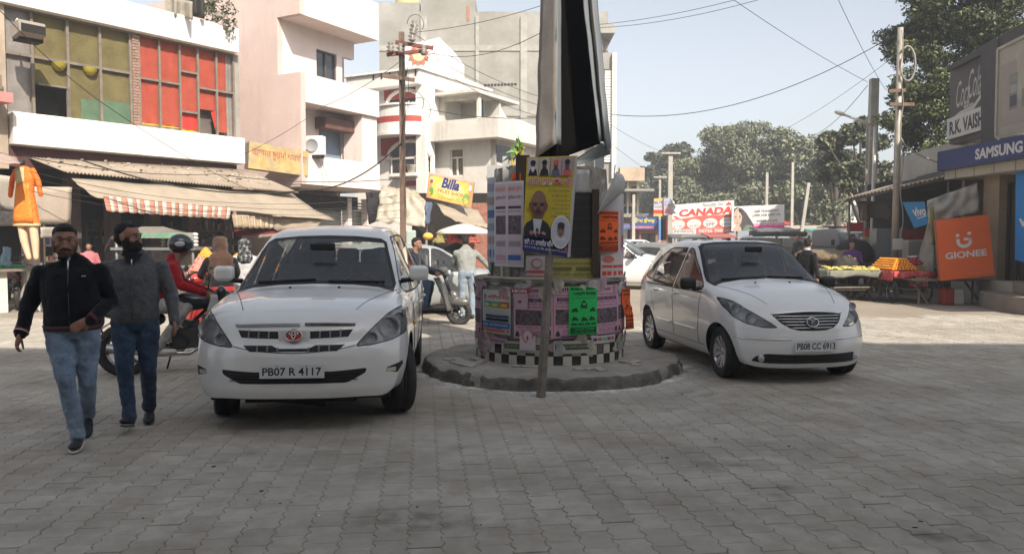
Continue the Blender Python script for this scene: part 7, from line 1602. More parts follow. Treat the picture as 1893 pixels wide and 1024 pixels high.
s.build('board',sg);b=MB();b.add([qf(q,1,1,-.03)(a,c,0)for a,c in((0,0),(1,0),(1,1),(0,1))],[(0,1,2,3)]);b.build('backing',M('aluminium_dull',(.38,.37,.36),.5),sg,thick=.03)
um=thing('market_umbrella','wide white fringed market umbrella over the fruit stall','umbrella',(W(857,430,21.8).x,21.8,0))
b=MB();zt=ZH(414,21.8);n=8
def uf(a,c):t=a*2*PI;rr=c*.78*(1-.05*abs(math.sin(t*n/2)));return(rr*math.cos(t),rr*math.sin(t),zt-.22*c**1.5-(.05 if c>.95 else 0))
b.grid(uf,48,8);b.build('canopy',M('umbrella_white',(.66,.60,.52),.85,var=.08),um,thick=.006);b=MB();b.tube([(0,0,0),(0,0,zt-.05)],.02,8);b.build('pole',TIM,um)
for k in range(8):a=2*PI*k/8;b=MB();b.tube([(0,0,zt-.35),(.38*math.cos(a),.38*math.sin(a),zt-.12)],.006,4);b.build('rib',TIM,um)
b=MB();p=W(760,440,21.4);b.box((p.x,21.4,p.z-.0),(.26,.2,.42));tag(b.build('plastic_can',M('pale_green_plastic',(.38,.46,.40),.5),bevel=.04),'pale green meter box fixed beside the tall rusty pole','box')
b=MB();b.ell(W(791,437,21.0),(.14,.12,.1));tag(b.build('orange_bundle',flat((.7,.4,.08))),'small yellow orange bundle on the silver car roof edge','bundle')
# ================================================================ right hand shops
B1=Fr((11.8,20.6),R(-90),'phone_shop','single storey phone shop with blue sign, dark hoardings above and curved front steps','building')
r=B1.root;UZ=lambda u,v,b=0.0:B1.Z(u,v,b)
cr=M('cream_concrete',(.40,.37,.31),.85,var=.12,dirt=.4,dcol=(.22,.2,.17),ds=1.2);brn=M('brown_pillar',(.26,.20,.14),.8,var=.2,dirt=.4)
L=6.5;zf0,zf1=UZ(1781,328,-.45),UZ(1781,306,-.45)
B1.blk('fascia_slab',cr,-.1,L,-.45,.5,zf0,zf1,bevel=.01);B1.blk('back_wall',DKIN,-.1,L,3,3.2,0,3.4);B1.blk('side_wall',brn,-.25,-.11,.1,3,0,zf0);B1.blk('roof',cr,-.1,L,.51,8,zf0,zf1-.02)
a=B1.A(1820);B1.blk('pillar',brn,a-.02,a+.62,-.05,.35,.38,zf0-.002);B1.blk('floor',cr,-.1,L,-.2,3,0,.60)
a=B1.A(1850,.1)
for k in range(3):B1.blk('door_leaf',M('dark_door_%d'%k,((.03,.025,.022),(.05,.04,.035),(.02,.018,.018))[k],.4),a+k*.25,a+k*.25+.22,.15+k*.05,.2+k*.05,.6,zf0-.2)
for k in range(8):x=B1.A(1781)+.35+k*.8;b=MB();b.bx(x,x+.012,-.455,-.449,zf0,zf1);b.build('joint',DKIN,r)
# curved steps
for k,(rad,z0,z1,lab)in enumerate(((2.3,-.02,.36,'lower'),(1.5,.361,.62,'upper'))):
    cx,cy=12.3,16.9;b=MB();pts=[(cx-rad*math.sin(t)*.62,cy+rad*1.25*math.cos(t))for t in np.linspace(0,PI,30)];b.prism([(x,y)for x,y in pts],z0,z1,'Z')
    tag(b.build('curved_step',M('step_concrete',(.26,.22,.18),.9,var=.2,dirt=.4,dcol=(.14,.12,.1),ds=3),None,bevel=.02),'%s curved concrete step in front of the phone shop'%lab,'step')
# shop sign
sg=thing('shop_sign','long dark blue phone brand sign with silver capital letters','sign',(0,0,0));z0,z1=UZ(1777,309,-.62),UZ(1777,273,-.62)
s=Sheet(5.0,z1-z0,lambda a,b_,e:Vector((11.8-.62-e,20.75-a,z0+b_)),(.022,.035,.13));
a0=(20.75-W(1797,290,1).y);k0=(20.75-11.18/((1797-946.5)/F))/5.0;k1=(20.75-11.18/((1884-946.5)/F))/5.0
s.text('SAMSUNG',k0,.24,k1,.78,(.50,.50,.50),.04);s.rect(k1+.012,.25,k1+.016,.8,(.4,.4,.4));s.text('vivo',k1+.04,.25,k1+.22,.8,(.5,.5,.5),.02);s.build('face',sg)
b=MB();b.bx(11.19,11.5,15.7,20.76,z0-.01,z1+.01);b.build('box',M('sign_box',(.05,.05,.08),.5),sg)
# dark hoardings above
B2=Fr((12.0,21.0),R(-98),'beam_shop','old shop with a long grey concrete beam behind the tin awning','building')
hb=thing('hoarding','dark cola hoarding faded to grey with white script letters','hoarding',(0,0,0));Yh=20.7
def qz(pts,Ys):return[W(u,v,y)for(u,v),y in zip(pts,Ys)]
q=qz([(1755,268),(1818,252),(1818,98),(1757,131)],[21.2,19.8,19.8,21.2]);s=Sheet(1.6,2.1,qf(q,1.6,2.1),(.085,.082,.085))
s.poly([(.05,.22),(.3,.33),(.7,.36),(.97,.50),(.97,.56),(.7,.42),(.3,.40),(.06,.34)],(.45,.45,.43));s.poly([(.03,.14),(.4,.20),(.97,.26),(.97,.30),(.4,.26),(.03,.20)],(.28,.27,.26))
s.text('Coca',.20,.46,.60,.80,(.42,.42,.41),0,.45);s.text('Cola',.55,.52,.92,.88,(.42,.42,.41),0,.45);s.text('zero',.42,.34,.72,.46,(.42,.42,.41),.02);s.build('face',hb)
b=MB();b.add([p for p in q]+[p+Vector((.6,.1,0))for p in q],[(0,4,5,1),(3,2,6,7),(0,3,7,4),(1,5,6,2),(4,7,6,5),(0,1,2,3)]);b.v=[(x+.04,y,z)for x,y,z in b.v];b.build('frame',M('hoarding_grey',(.075,.072,.075),.8),hb)
sg=thing('name_board','white board lettered R.K. VAISH mounted under the dark cola hoarding','sign',(0,0,0));q=qz([(1753,259),(1819,240),(1819,196),(1753,221)],[21.15,19.75,19.75,21.15])
s=Sheet(1.5,.55,qf(q,1.5,.55,.04),(.50,.50,.49));s.text('R.K. VAISH',.08,.16,1.02,.82,(.05,.04,.05),.04);s.build('face',sg);b=MB();b.quad(*q);b.build('backing',cr,sg,thick=.04)
hb=thing('hoarding','plain dark grey sheet hoarding between the cola board and the beige board','hoarding',(0,0,0));q=qz([(1816,268),(1846,266),(1846,70),(1816,92)],[19.7,19.1,19.1,19.7]);b=MB();b.quad(*q);b.build('face',M('hoarding_grey',(.075,.072,.075),.8),hb,thick=.08)
q=qz([(1758,131),(1846,86),(1900,58),(1900,40),(1846,70),(1758,122)],[21,19.2,18.2,18.2,19.2,21]);b=MB();b.add(q,[tuple(range(6))]);b.build('top_strip',M('hoarding_grey',(.075,.072,.075)),hb,thick=.1)
hb=thing('hoarding','large beige framed hoarding with a pale strip poster at the right edge','hoarding',(0,0,0));q=qz([(1842,254),(1950,232),(1950,40),(1846,92)],[19.0,17.3,17.3,19.0])
s=Sheet(2,2,qf(q,2,2),(.36,.32,.28));s.rect(.05,.10,.98,.80,(.31,.27,.235));s.rect(.22,.27,.37,.66,(.2,.2,.2));s.rect(.235,.3,.355,.42,(.09,.09,.1));s.rect(.235,.45,.355,.54,(.3,.3,.3));s.rect(.235,.57,.355,.64,(.25,.24,.22));s.rect(.45,.27,.62,.66,(.2,.2,.2));s.build('face',hb)
b=MB();b.quad(*q);b.v=[(x+.06,y+.01,z)for x,y,z in b.v];b.build('frame',cr,hb,thick=.08)
for i,(q0,q1)in enumerate(((q[0],q[3]),(q[3],q[2]),(q[0],q[1]))):b=MB();b.tube([q0,q1],.05,4,sm=False);b.build('rail',cr,hb)
tag(patch('fascia_sheet',M('grey_sheet2',(.26,.25,.23),.8,var=.3),[W(1806,300,20.3),W(1893,272,18.6),W(1893,244,18.6),W(1806,262,20.3)],6,3),'grey sheet between the blue sign and the hoardings','sheet')
# grey concrete beam and building behind
r=B2.root;q=qz([(1660,338),(1790,306),(1790,254),(1660,292)],[25.5,20.9,20.9,25.5]);b=MB();iv=(Matrix.Translation(r.location)@Matrix.Rotation(r.rotation_euler.z,4,'Z')).inverted()
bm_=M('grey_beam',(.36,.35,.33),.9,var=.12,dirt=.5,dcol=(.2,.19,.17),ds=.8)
def wprism(q,dv,name,mat,root=None,inv_=None):
    b=MB();n=len(q);b.add(list(q)+[p+Vector(dv)for p in q],[tuple(range(n)),tuple(range(n,2*n))[::-1]]+[(i,i+n,(i+1)%n+n,(i+1)%n)for i in range(n)]);o=b.build(name,mat,root,fix=True)
    if inv_ is not None:o.matrix_parent_inverse=inv_
    return o
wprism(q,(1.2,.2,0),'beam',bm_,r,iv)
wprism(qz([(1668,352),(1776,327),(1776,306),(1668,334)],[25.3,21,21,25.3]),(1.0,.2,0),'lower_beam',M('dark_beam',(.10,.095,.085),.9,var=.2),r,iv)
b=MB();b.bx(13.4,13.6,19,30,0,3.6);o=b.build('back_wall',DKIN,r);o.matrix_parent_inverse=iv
# tin awning on posts
ta=thing('tin_awning','old corrugated tin awning on posts over the dark stalls at right','awning',(0,0,0));q=qz([(1572,368),(1776,322),(1792,330),(1640,350)],[27.5,20.6,22.5,28.5])
q=[Vector((11.65,27.6,ZH(368,27.6))),Vector((11.55,20.6,ZH(323,20.6))),Vector((13.3,20.6,ZH(323,20.6)+.35)),Vector((13.4,27.6,ZH(368,27.6)+.5))]
def f(a,c):p=q[0].lerp(q[1],a).lerp(q[3].lerp(q[2],a),c);return p+Vector((0,0,.03*math.sin(a*170)+.03*noise.noise(Vector((a*6,c,1)))))
b=MB();b.grid(f,260,2);b.build('corrugated_sheet',M('pale_tin',(.40,.35,.27),.8,var=.25,vs=2,dirt=.4,dcol=(.2,.15,.1),ds=2),ta,thick=.008)
for y in(27.4,24.2,21.2):b=MB();b.tube([(11.75,y,0),(11.75,y,q[0].lerp(q[1],(27.6-y)/7).z-.05)],.04,8);b.build('post',TIM,ta)
b=MB()
for c in(.02,.5):b.tube([q[0].lerp(q[3],c)-Vector((0,0,.08)),q[1].lerp(q[2],c)-Vector((0,0,.08))],.035,6)
for t in np.linspace(.05,.95,8):b.tube([q[0].lerp(q[1],t)-Vector((0,0,.05)),q[3].lerp(q[2],t)-Vector((0,0,.05))],.025,5)
b.build('rafter',M('dark_wood',(.07,.05,.035),.8),ta)
tag(patch('sacking',M('dark_sacking',(.07,.055,.045),.95,var=.3),[W(1592,402,27.0),W(1650,405,25.5),W(1650,372,25.5),W(1586,372,27.3)],8,5,.1,.1),'dark sacking hanging under the tin awning edge','cloth');tag(patch('hanging_bag',M('brown_sack',(.18,.13,.09),.95,var=.3),[W(1594,408,26.6),W(1606,408,26.5),W(1604,378,26.5),W(1592,378,26.6)],4,6,0,.1,th=.15),'brown sack hanging from the awning corner','bag')
# torn flex banner: blue half and grey half
fb=thing('flex_banner','torn flex banner, blue end lettered vivo and long grey end, slung under the awning','banner',(0,0,0))
q=qz([(1690,422),(1716,414),(1714,371),(1668,374)],[20.9,20.4,20.3,21.0]);s=Sheet(1,1,qf(q,1,1),(.03,.22,.50),nu=4,nv=4);s.text('vivo',.30,.40,.98,.78,(.6,.62,.62),.03);s.poly([(.4,.30),(.98,.36),(.98,.40),(.4,.33)],(.6,.62,.62));s.build('blue_sheet',fb)
patch('grey_sheet',M('grey_flex2',(.40,.39,.37),.7,var=.2,vs=3,dirt=.4,dcol=(.22,.2,.18),ds=3),[W(1716,414,20.38),W(1811,391,19.6),W(1807,338,19.6),W(1714,371,20.3)],20,10,.02,.16,fb,seed=4)
tag(patch('twisted_cloth',M('olive_rag',(.22,.21,.08),.9,var=.3),[W(1722,452,19.6),W(1730,452,19.6),W(1726,382,19.7),W(1718,384,19.7)],3,10,0,.12,th=.05),'twisted olive rag hanging beside the orange panel','cloth')
# orange phone panel leaning
op=thing('advert_panel','large square orange phone advert panel leaning in front of the shop pillar','sign',(0,0,0));q=qz([(1738,519),(1839,509),(1827,397),(1730,408)],[18.8,18.5,18.9,19.2])
s=Sheet(1.32,1.45,qf(q,1.32,1.45),(.60,.10,.015));c=(.55,.52,.50)
s.text('GIONEE',.13,.335,.90,.445,c,.03)
pts=[]
for k in range(17):t=PI+PI*k/16;pts.append((.505+.145*math.cos(t),.605+.11*math.sin(t)))
for k in range(17):t=2*PI-PI*k/16;pts.append((.505+.085*math.cos(t),.605+.055*math.sin(t)))
for i in range(16):s.poly([pts[i],pts[i+1],pts[32-i],pts[33-i]],c);s.lv-=1
s.lv+=1;s.rect(.36,.60,.42,.65,c,True);s.rect(.36,.69,.42,.735,c,True);s.rect(.59,.60,.65,.66,c,True);s.rect(.50,.615,.65,.66,c,True);s.rect(.58,.705,.645,.75,c,True);s.text('www.gionee.co.in',.52,.05,.96,.08,(.6,.25,.15));s.build('face',op)
b=MB();b.quad(*q);b.v=[(x+.01,y+.08,z)for x,y,z in b.v];b.build('box_frame',flat((.35,.07,.02)),op,thick=.12)
ct=thing('stall_bench','dark wooden bench with crossed legs under the orange panel','bench',(10.75,19.3,0));b=MB();b.box((.0,0,.60),(1.9,.6,.05));b.build('top',TIM,ct)
for x in(-.7,-.1,.6):b=MB();b.tube([(x-.12,-.2,0),(x+.12,.2,.6)],.03,6);b.build('leg',TIM,ct);b=MB();b.tube([(x+.12,-.2,0),(x-.12,.2,.6)],.03,6);b.build('leg',TIM,ct)
for(u,c_,lab)in((1750,(.28,.04,.03),'dark red crate on the ground under the bench'),(1766,(.42,.40,.38),'pale sack on the ground under the bench')):p=W(u,545,19.1);b=MB();b.box((p.x,19.1,.2),(.3,.3,.4));tag(b.build('crate' if u==1750 else 'sack',flat(c_),bevel=.04),lab,'crate' if u==1750 else 'sack')
# blue banner in doorway, drinks packs on the step
sg=thing('shop_banner','tall bright blue phone banner hanging beside the shop door at the right edge','banner',(0,0,0));q=qz([(1876,480),(1945,500),(1945,292),(1878,306)],[18.2,16.9,16.9,18.2])
s=Sheet(1.3,2.6,qf(q,1.3,2.6),(.02,.20,.52));s.text('vivo',.10,.36,.85,.47,(.55,.6,.65),.03);s.text('vivo',.3,.30,.6,.33,(.5,.55,.6));s.build('face',sg);b=MB();b.quad(*q);b.v=[(x+.03,y,z)for x,y,z in b.v];b.build('backing',flat((.03,.1,.3)),sg,thick=.03)
pk=None
for i in range(6):
    if pk is None:
        pk=thing('drinks_pack','x','pack',(0,0,0),group='packs stacked on the shop step');b=MB();b.box((0,0,.13),(.20,.26,.25));b.build('wrapper',M('pack_white',(.45,.42,.40),.5,var=.2),pk,bevel=.02)
        for z in(.02,.25):
            b=MB()
            for k in range(3):b.lathe([(0,0),(.03,0),(.03,.03),(0,.035)],8,(-.1-.005,-.08+k*.08,z),'Z')
            b.build('cap_row',M('maroon_cap',(.16,.02,.02),.5),pk)
        o=pk
    else:o=dup(pk)
    c_,rw=i%3,i//3;o.location=(11.55+(0.02 if rw else 0),17.15-c_*.30,.625+rw*.275);o['label']='%s white drinks pack with maroon caps, %s of its row on the shop step'%(('lower','upper')[rw],('farthest','middle','nearest')[c_])
# ---- fruit cart with oranges
def fruit_cart(label,x,y,rz,wd,ln,cloth,h=.80):
    t=thing('fruit_cart',label,'cart',(x,y,0),rz);b=MB();b.box((0,ln/2,h-.04),(wd,ln,.05));b.box((0,ln/2,h-.12),(wd*.9,ln*.9,.08));b.build('deck',TIM,t)
    cl=MB();cl.grid(lambda a,c:((a-.5)*wd,-.012-.02*abs(math.sin(a*20)),h-.16*(1-c)-.03*math.sin(a*9)*(1-c)),24,3);cl.grid(lambda a,c:(-wd/2-.012-.015*abs(math.sin(a*26)),a*ln,h-.24*(1-c)),30,3);cl.grid(lambda a,c:((a-.5)*wd,c*ln,h-.008),4,4);cl.build('cover_cloth',cloth,t,thick=.01)
    for sx in(-1,1):
        for yy in(.22,ln-.3):spoke_wheel(t,(sx*(wd/2-.1),yy,.29),.29,.045)
    for yy in(.22,ln-.3):b=MB();b.tube([(-wd/2+.1,yy,.29),(wd/2-.1,yy,.29)],.02,6);b.box((-wd/2+.18,yy,.48),(.05,.05,.45));b.box((wd/2-.18,yy,.48),(.05,.05,.45));b.build('axle_frame',M('dark_wood',(.07,.05,.035),.8),t)
    b=MB();b.box((0,ln/2,.36),(wd*.8,ln*.8,.03));b.build('lower_shelf',TIM,t)
    return t
RC=M('red_cart_cloth',(.50,.05,.05),.8,var=.3,vs=8,dirt=.7,dcol=(.60,.42,.38),ds=7,thr=.55);CX,CY,CW,CL=9.98,19.45,1.06,2.1
fruit_cart('wooden hand cart heaped with oranges, red cloth round its edge',CX,CY,R(2),CW,CL,RC)
om=MB();om.ell((0,0,0),(.04,.04,.038),n=12,k=8);om.ell((0,0,.037),(.005,.005,.003),m=1,n=6,k=4);proto=None
ormat=M('orange_skin',(.85,.33,.02),.45,var=.15,vs=20,bump=.15,bs=300);gst=M('stalk_green',(.1,.14,.03),.7)
cnt=0;nx,ny=8,15
for lay in range(5):
    for i in range(nx-lay):
        for j in range(ny-lay):
            if not(i==0 or i==nx-lay-1 or j==0 or lay==4):continue
            if cnt>=300:break
            x=CX-.49+.042+(i+lay*.5)*.080;y=CY+.16+(j+lay*.5)*.084
            if proto is None:o=proto=om.build('orange',[ormat,gst])
            else:o=proto.copy();C.objects.link(o)
            o.location=(x+rnd.uniform(-.004,.004),y,.845+lay*.058);o.rotation_euler=(rnd.uniform(-.6,.6),rnd.uniform(-.6,.6),0);cnt+=1
            tag(o,'orange stacked in the pyramid on the red clothed cart','orange','oranges stacked on the cart')
b=MB();b.bx(CX+.18,CX+.50,CY+.42,CY+.85,.80,.92);b.bx(CX+.24,CX+.5,CY+.55,CY+.75,.93,.97);tag(b.build('fruit_box',M('yellow_box',(.50,.42,.10),.7,var=.3,vs=12,dirt=.5,dcol=(.5,.5,.5),ds=14)),'yellow carton under the apples at the right of the cart','box')
am=MB();am.ell((0,0,0),(.038,.038,.035),n=12,k=8);proto=None;apm=M('apple_red',(.55,.03,.035),.3,var=.3,vs=14)
for k in range(34):
    a=rnd.uniform(0,2*PI);rr=math.sqrt(rnd.random());lay=0 if k<20 else(1 if k<29 else 2);sc_=(1,.65,.3)[lay]
    if proto is None:o=proto=am.build('apple',apm)
    else:o=proto.copy();C.objects.link(o)
    o.location=(CX+.30+rr*.23*sc_*math.cos(a),CY+.60+rr*.24*sc_*math.sin(a),.985+lay*.05);tag(o,'red apple heaped on the yellow carton on the cart','apple','apples heaped on the cart')
cr_=thing('plastic_crate','red ribbed plastic crate slung under the front of the orange cart','crate',(CX+.18,CY+.12,.40));b=MB();b.box((0,0,.14),(.30,.3,.26));b.build('shell',M('crate_red',(.50,.08,.07),.5,var=.2),cr_,bevel=.012)
for z in(.06,.12,.18,.24):b=MB();b.box((0,-.155,z),(.28,.012,.018));b.build('rib',M('crate_pink',(.60,.25,.22),.5),cr_)
for x in(-.14,-.05,.05,.14):b=MB();b.box((x,-.156,.14),(.02,.016,.24));b.build('rib',M('crate_pink',(.60,.25,.22),.5),cr_)
sc2=thing('weighing_scale','kitchen scale with steel pan standing behind the oranges','scale',W(1690,478,21.0));b=MB();b.box((0,0,-.15),(.2,.2,.22));b.build('base',DKIN,sc2,bevel=.02);b=MB();b.lathe([(0,0),(.16,0),(.19,.07),(.175,.07),(.15,.015),(0,.015)],18);b.build('pan',metal('steel_bowl',(.5,.5,.48),.3),sc2)
# banana cart
fruit_cart('dark hand cart with bananas on a pale tray behind the small hatchback',8.75,19.9,R(8),1.5,1.6,M('grey_cart_cloth',(.22,.22,.18),.9,var=.3),.80)
BM_=M('banana',(.60,.50,.14),.55,var=.25,vs=10);proto=None
for k in range(34):
    if proto is None:
        b=MB()
        for q_ in range(4):b.tube([(q_*.032,-.08,.0),(q_*.032+.004,-.03,.028),(q_*.03,.04,.03),(q_*.024+.01,.09,.008)],[.006,.018,.018,.006],7)
        o=proto=b.build('banana_hand',BM_)
    else:o=proto.copy();C.objects.link(o)
    o.location=(8.15+(k%9)*.135+rnd.uniform(-.02,.02),19.98+(k//9)*.2,.805+rnd.choice([0,.04]));o.rotation_euler=(0,0,rnd.uniform(-.7,.7));tag(o,'hand of yellow bananas on the cart behind the small hatchback','bananas','hands of bananas on the dark cart')
# clutter of the dark stalls: sacks, boards, glass box
def blob(name,lab,cat,p,rr,mat,seed=0,n=1):
    b=MB()
    for k in range(n):b.ell(Vector(p)+Vector((rnd.uniform(-.5,.5)*rr[0],rnd.uniform(-.3,.3)*rr[1],rnd.uniform(0,.4)*rr[2]))*(1 if n>1 else 0),(rr[0]*(1 if n==1 else.7),rr[1],rr[2]))
    o=b.build(name,mat);remesh(o,.03,2,.08,.2);return tag(o,lab,cat)
blob('straw_heap','heap of dried brown leaves and sacking beyond the banana cart','heap',(W(1535,470,23).x,23,1.0),(.9,.6,.22),M('straw',(.20,.15,.09),.95,var=.4,vs=12,bump=.8,bs=60),n=5)
blob('sack','dark full sack standing by the banana cart','sack',(W(1565,500,22).x,22.0,.7),(.4,.35,.45),M('dark_sack',(.05,.045,.04),.95,var=.3));blob('sack','black covered heap on the stall platform left of the purple vendor','sack',(W(1578,472,23.5).x,23.5,1.15),(.55,.5,.45),M('black_cover',(.012,.011,.011),.9))
pf=thing('stall_platform','long dark stall platform under the tin awning','platform',(0,0,0));b=MB();b.bx(8.6,11.4,22.6,25.5,.82,.90);b.build('top',M('dark_wood',(.07,.05,.035)),pf)
for x in(8.7,10,11.3):b=MB();b.bx(x-.04,x+.04,22.7,22.78,0,.82);b.build('leg',M('dark_wood',(.07,.05,.035)),pf)
gb=thing('glass_box','tall glass sided box standing under the awning behind the vendor','cabinet',(W(1632,470,23.5).x,23.4,0));b=MB();b.box((0,0,1.45),(.7,.5,.9));b.build('pane_box',glass('greenish_glass',(.5,.55,.5),veil=.35),gb,bevel=.01);b=MB();b.box((0,0,.5),(.72,.5,1.0));b.build('cabinet',TIM,gb)
for x in(-.36,.36):b=MB();b.box((x,-.26,1.45),(.03,.03,.92));b.build('frame',M('aluminium_dull',(.38,.37,.36),.5),gb)
for(u,v,Y,sz,c_,lab)in((1702,470,22.3,(.9,.4,.8),(.32,.29,.25),'pale grey cabinet behind the weighing scale'),(1672,462,22.8,(.55,.2,.5),(.30,.36,.33),'pale green panel behind the pole'),(1612,458,25.5,(.7,.3,.7),(.35,.27,.16),'brown wrapped bundle on the far side of the stalls'),(1660,452,21.0,(.28,.03,.3),(.42,.43,.44),'white plastic sheet tied to the front pole')):p=W(u,v,Y);b=MB();b.box(p,sz,rnd.uniform(-.2,.2));tag(b.build('storage_box',flat(c_),bevel=.03),lab,'box')
for u,v,Y,c_,lab in((1590,420,30,(.45,.04,.04),'red cloth canopy beyond the tin awning'),(1625,432,26.5,(.5,.07,.05),'red hanging sign under the tin awning, left of the pole'),(1680,434,25,(.5,.09,.06),'red hanging sign under the tin awning, right of the pole')):p=W(u,v,Y);b=MB();b.box(p,(1.0,.05,.35));tag(b.build('red_sign',flat(c_)),lab,'sign','red signs under the awning')
tag(patch('leaning_cloth',M('beige_cloth2',(.30,.27,.23),.9,var=.2),[W(1690,512,20.6),W(1728,512,20.2),W(1722,400,20.8),W(1716,410,21.0)],6,10,0,.08),'beige cloth draped behind the apples beside the orange panel','cloth')
tag(patch('platform_cloth',M('dark_sacking',(.07,.055,.045)),[W(1500,500,24),W(1640,505,24),W(1640,470,24.6),W(1500,476,24.6)],8,4,0,.05),'dark cloth skirt round the stall platform','cloth')  # dark sacking sheet across the stall platform
b=MB();p=W(1830,582,17.2)
# ---- poles and street lamps
RST2=M('red_rust',(.18,.06,.045),.8,var=.3);CON=M('pole_concrete',(.40,.38,.33),.85,var=.15,dirt=.4,dcol=(.22,.2,.17),ds=2);RST=M('rusty_rail',(.17,.11,.08),.75,var=.3,vs=5)
def upole(label,u,Y,vtop,w_,mat,round_=False,arms=(),rootname='utility_pole',taper=.85,lean=0,group=None):
    x=XU(u,Y);z=ZH(vtop,Y);t=thing(rootname,label,'pole',(x,Y,0),0,group);b=MB()
    if round_:b.tube([(0,0,-.02),(lean,0,z)],[w_/2,w_/2*taper],14)
    else:b.add([(sx*w_/2,sy*w_*.4,-.02)for sx,sy in((-1,-1),(1,-1),(1,1),(-1,1))]+[(sx*w_/2*taper+lean,sy*w_*.4*taper,z)for sx,sy in((-1,-1),(1,-1),(1,1),(-1,1))],[(0,1,5,4),(1,2,6,5),(2,3,7,6),(3,0,4,7),(4,5,6,7)])
    b.build('shaft',mat,t)
    for(za,l0,l1,yy,m_)in arms:zz_=ZH(za,Y);c=MB();c.box(((l0+l1)/2,-w_*.5-.04,zz_),(l1-l0,.08,.09),0,ry=yy);c.build('cross_arm',m_,t)
    return t,x,z
def insul(t,p,s_=1.0):
    b=MB();b.lathe([(0,0),(.03,0),(.07,.04),(.03,.06),(.075,.1),(.03,.12),(.05,.17),(0,.18)],12,p,'Z');b.v=[(p[0]+(x-p[0])*s_,p[1]+(y-p[1])*s_,p[2]+(z-p[2])*s_)for x,y,z in b.v];b.build('insulator',M('insulator_grey',(.20,.18,.16),.3,var=.3),t)
t,x,z=upole('tall rusty rail pole with tangled insulators behind the large white car',745,21.0,60,.15,RST,arms=((100,-.38,.62,R(-6),RST2),(86,-.15,.85,R(9),RST2),(146,-.5,.35,R(8),RST)),taper=.9)
for u,v in((722,98),(766,58),(764,66),(762,78),(783,103),(740,100)):p=W(u,v,20.8)-Vector((x,21.0,0));insul(t,p,1.5)
b=MB()
for k in range(9):
    p0=W(745+rnd.uniform(-3,3),rnd.uniform(70,110),20.85);p1=W(745+rnd.uniform(-6,8),rnd.uniform(130,420),20.85);mid=(p0+p1)/2+Vector((rnd.uniform(-.25,.25),0,rnd.uniform(-.3,.1)));b.tube([(1-s_)**2*p0+2*s_*(1-s_)*mid+s_*s_*p1 for s_ in np.linspace(0,1,12)],.008,4,caps=False)
for a_,c_,rr in((768,45,22),(800,110,14),(765,190,26),(775,205,30)):b.tube([W(a_+rr*math.cos(t_)*.7,c_+rr*math.sin(t_)*.8,20.9)for t_ in np.linspace(PI,2.2*PI,14)],.009,4,caps=False)
tag(b.build('cable_tangle',BLACK()),'tangle of black cables running down the rusty rail pole','cable')
t,x,z=upole('grey steel pole with a coil of cable standing behind the orange cart',1655,21.5,52,.20,M('pole_steel',(.36,.33,.28),.6,metal=.3,var=.15,dirt=.4),True,arms=((195,-.32,.35,0,RST),(170,-.35,.1,R(-3),RST)),taper=.75)
b=MB();b.tube([W(1672+14*math.cos(t_)+6,118+32*math.sin(t_),21.35)for t_ in np.linspace(-2.2,3.4,30)],.03,6);b.tube([W(1667+3*math.sin(k*1.3),56+k*22,21.3)for k in range(20)],.014,5);tag(b.build('cable_coil',M('cable_grey',(.24,.23,.21),.6)),'thick grey cable looped and run down the grey steel pole','cable')
b=MB();b.tube([W(1665+160*s_,255+90*s_**.6-20*s_,21.3-.8*s_)for s_ in np.linspace(0,1,20)],.022,6);tag(b.build('cable',M('cable_grey',(.24,.23,.21))),'pale cable drooping from the grey pole to the awning','cable')
upole('broad concrete pole behind the street lamp at right',1607,30,146,.36,CON,arms=(),taper=.8,lean=.05)
sp=thing('street_lamp','white curved arm street lamp reaching left in front of the broad concrete pole','street lamp',(XU(1611,28.5),28.5,0));b=MB();z1=ZH(233,28.5);b.tube([(0,0,0),(0.04,0,z1)],.06,10);b.tube([(.04,0,z1-.02),(W(1562,213,28.5).x-XU(1611,28.5),0,ZH(213,28.5))],.045,8);b.build('pole',M('lamp_white',(.60,.58,.54),.5),sp)
b=MB();p=W(1553,210,28.5)-Vector(sp.location);b.ell(p,(.22,.10,.07),M_=Matrix.Rotation(R(18),3,'Y'));b.build('lamp_head',M('lamp_head',(.55,.5,.42),.4),sp)
FAR=(('tall concrete pole with a flat cross arm by the canada billboard',1238,42,284,.26,((284,-.5,.5,0,CON),)),('slim pole with small arms left of the cross arm pole',1219,48,325,.14,((328,-.4,.4,0,CON),)),('concrete pole rising above the hair clinic billboard, left of three',1416,55,319,.20,()),('pole behind the right end of the hair clinic billboard',1463,48,300,.17,()),('leaning pole right of the hair clinic billboard',1474,46,338,.2,()),('thin pole behind the middle of the hair clinic billboard',1430,62,299,.14,()),('thin dark post under the tin awning beside the concrete pole',1599,29,230,.08,()),('short pole standing before the blue and yellow shop sign',1171,40,360,.16,()))
for lab,u,Y,vt,w_,arms in FAR:upole(lab,u,Y,vt,w_,CON,arms=arms,lean=.6 if 'leaning' in lab else 0)
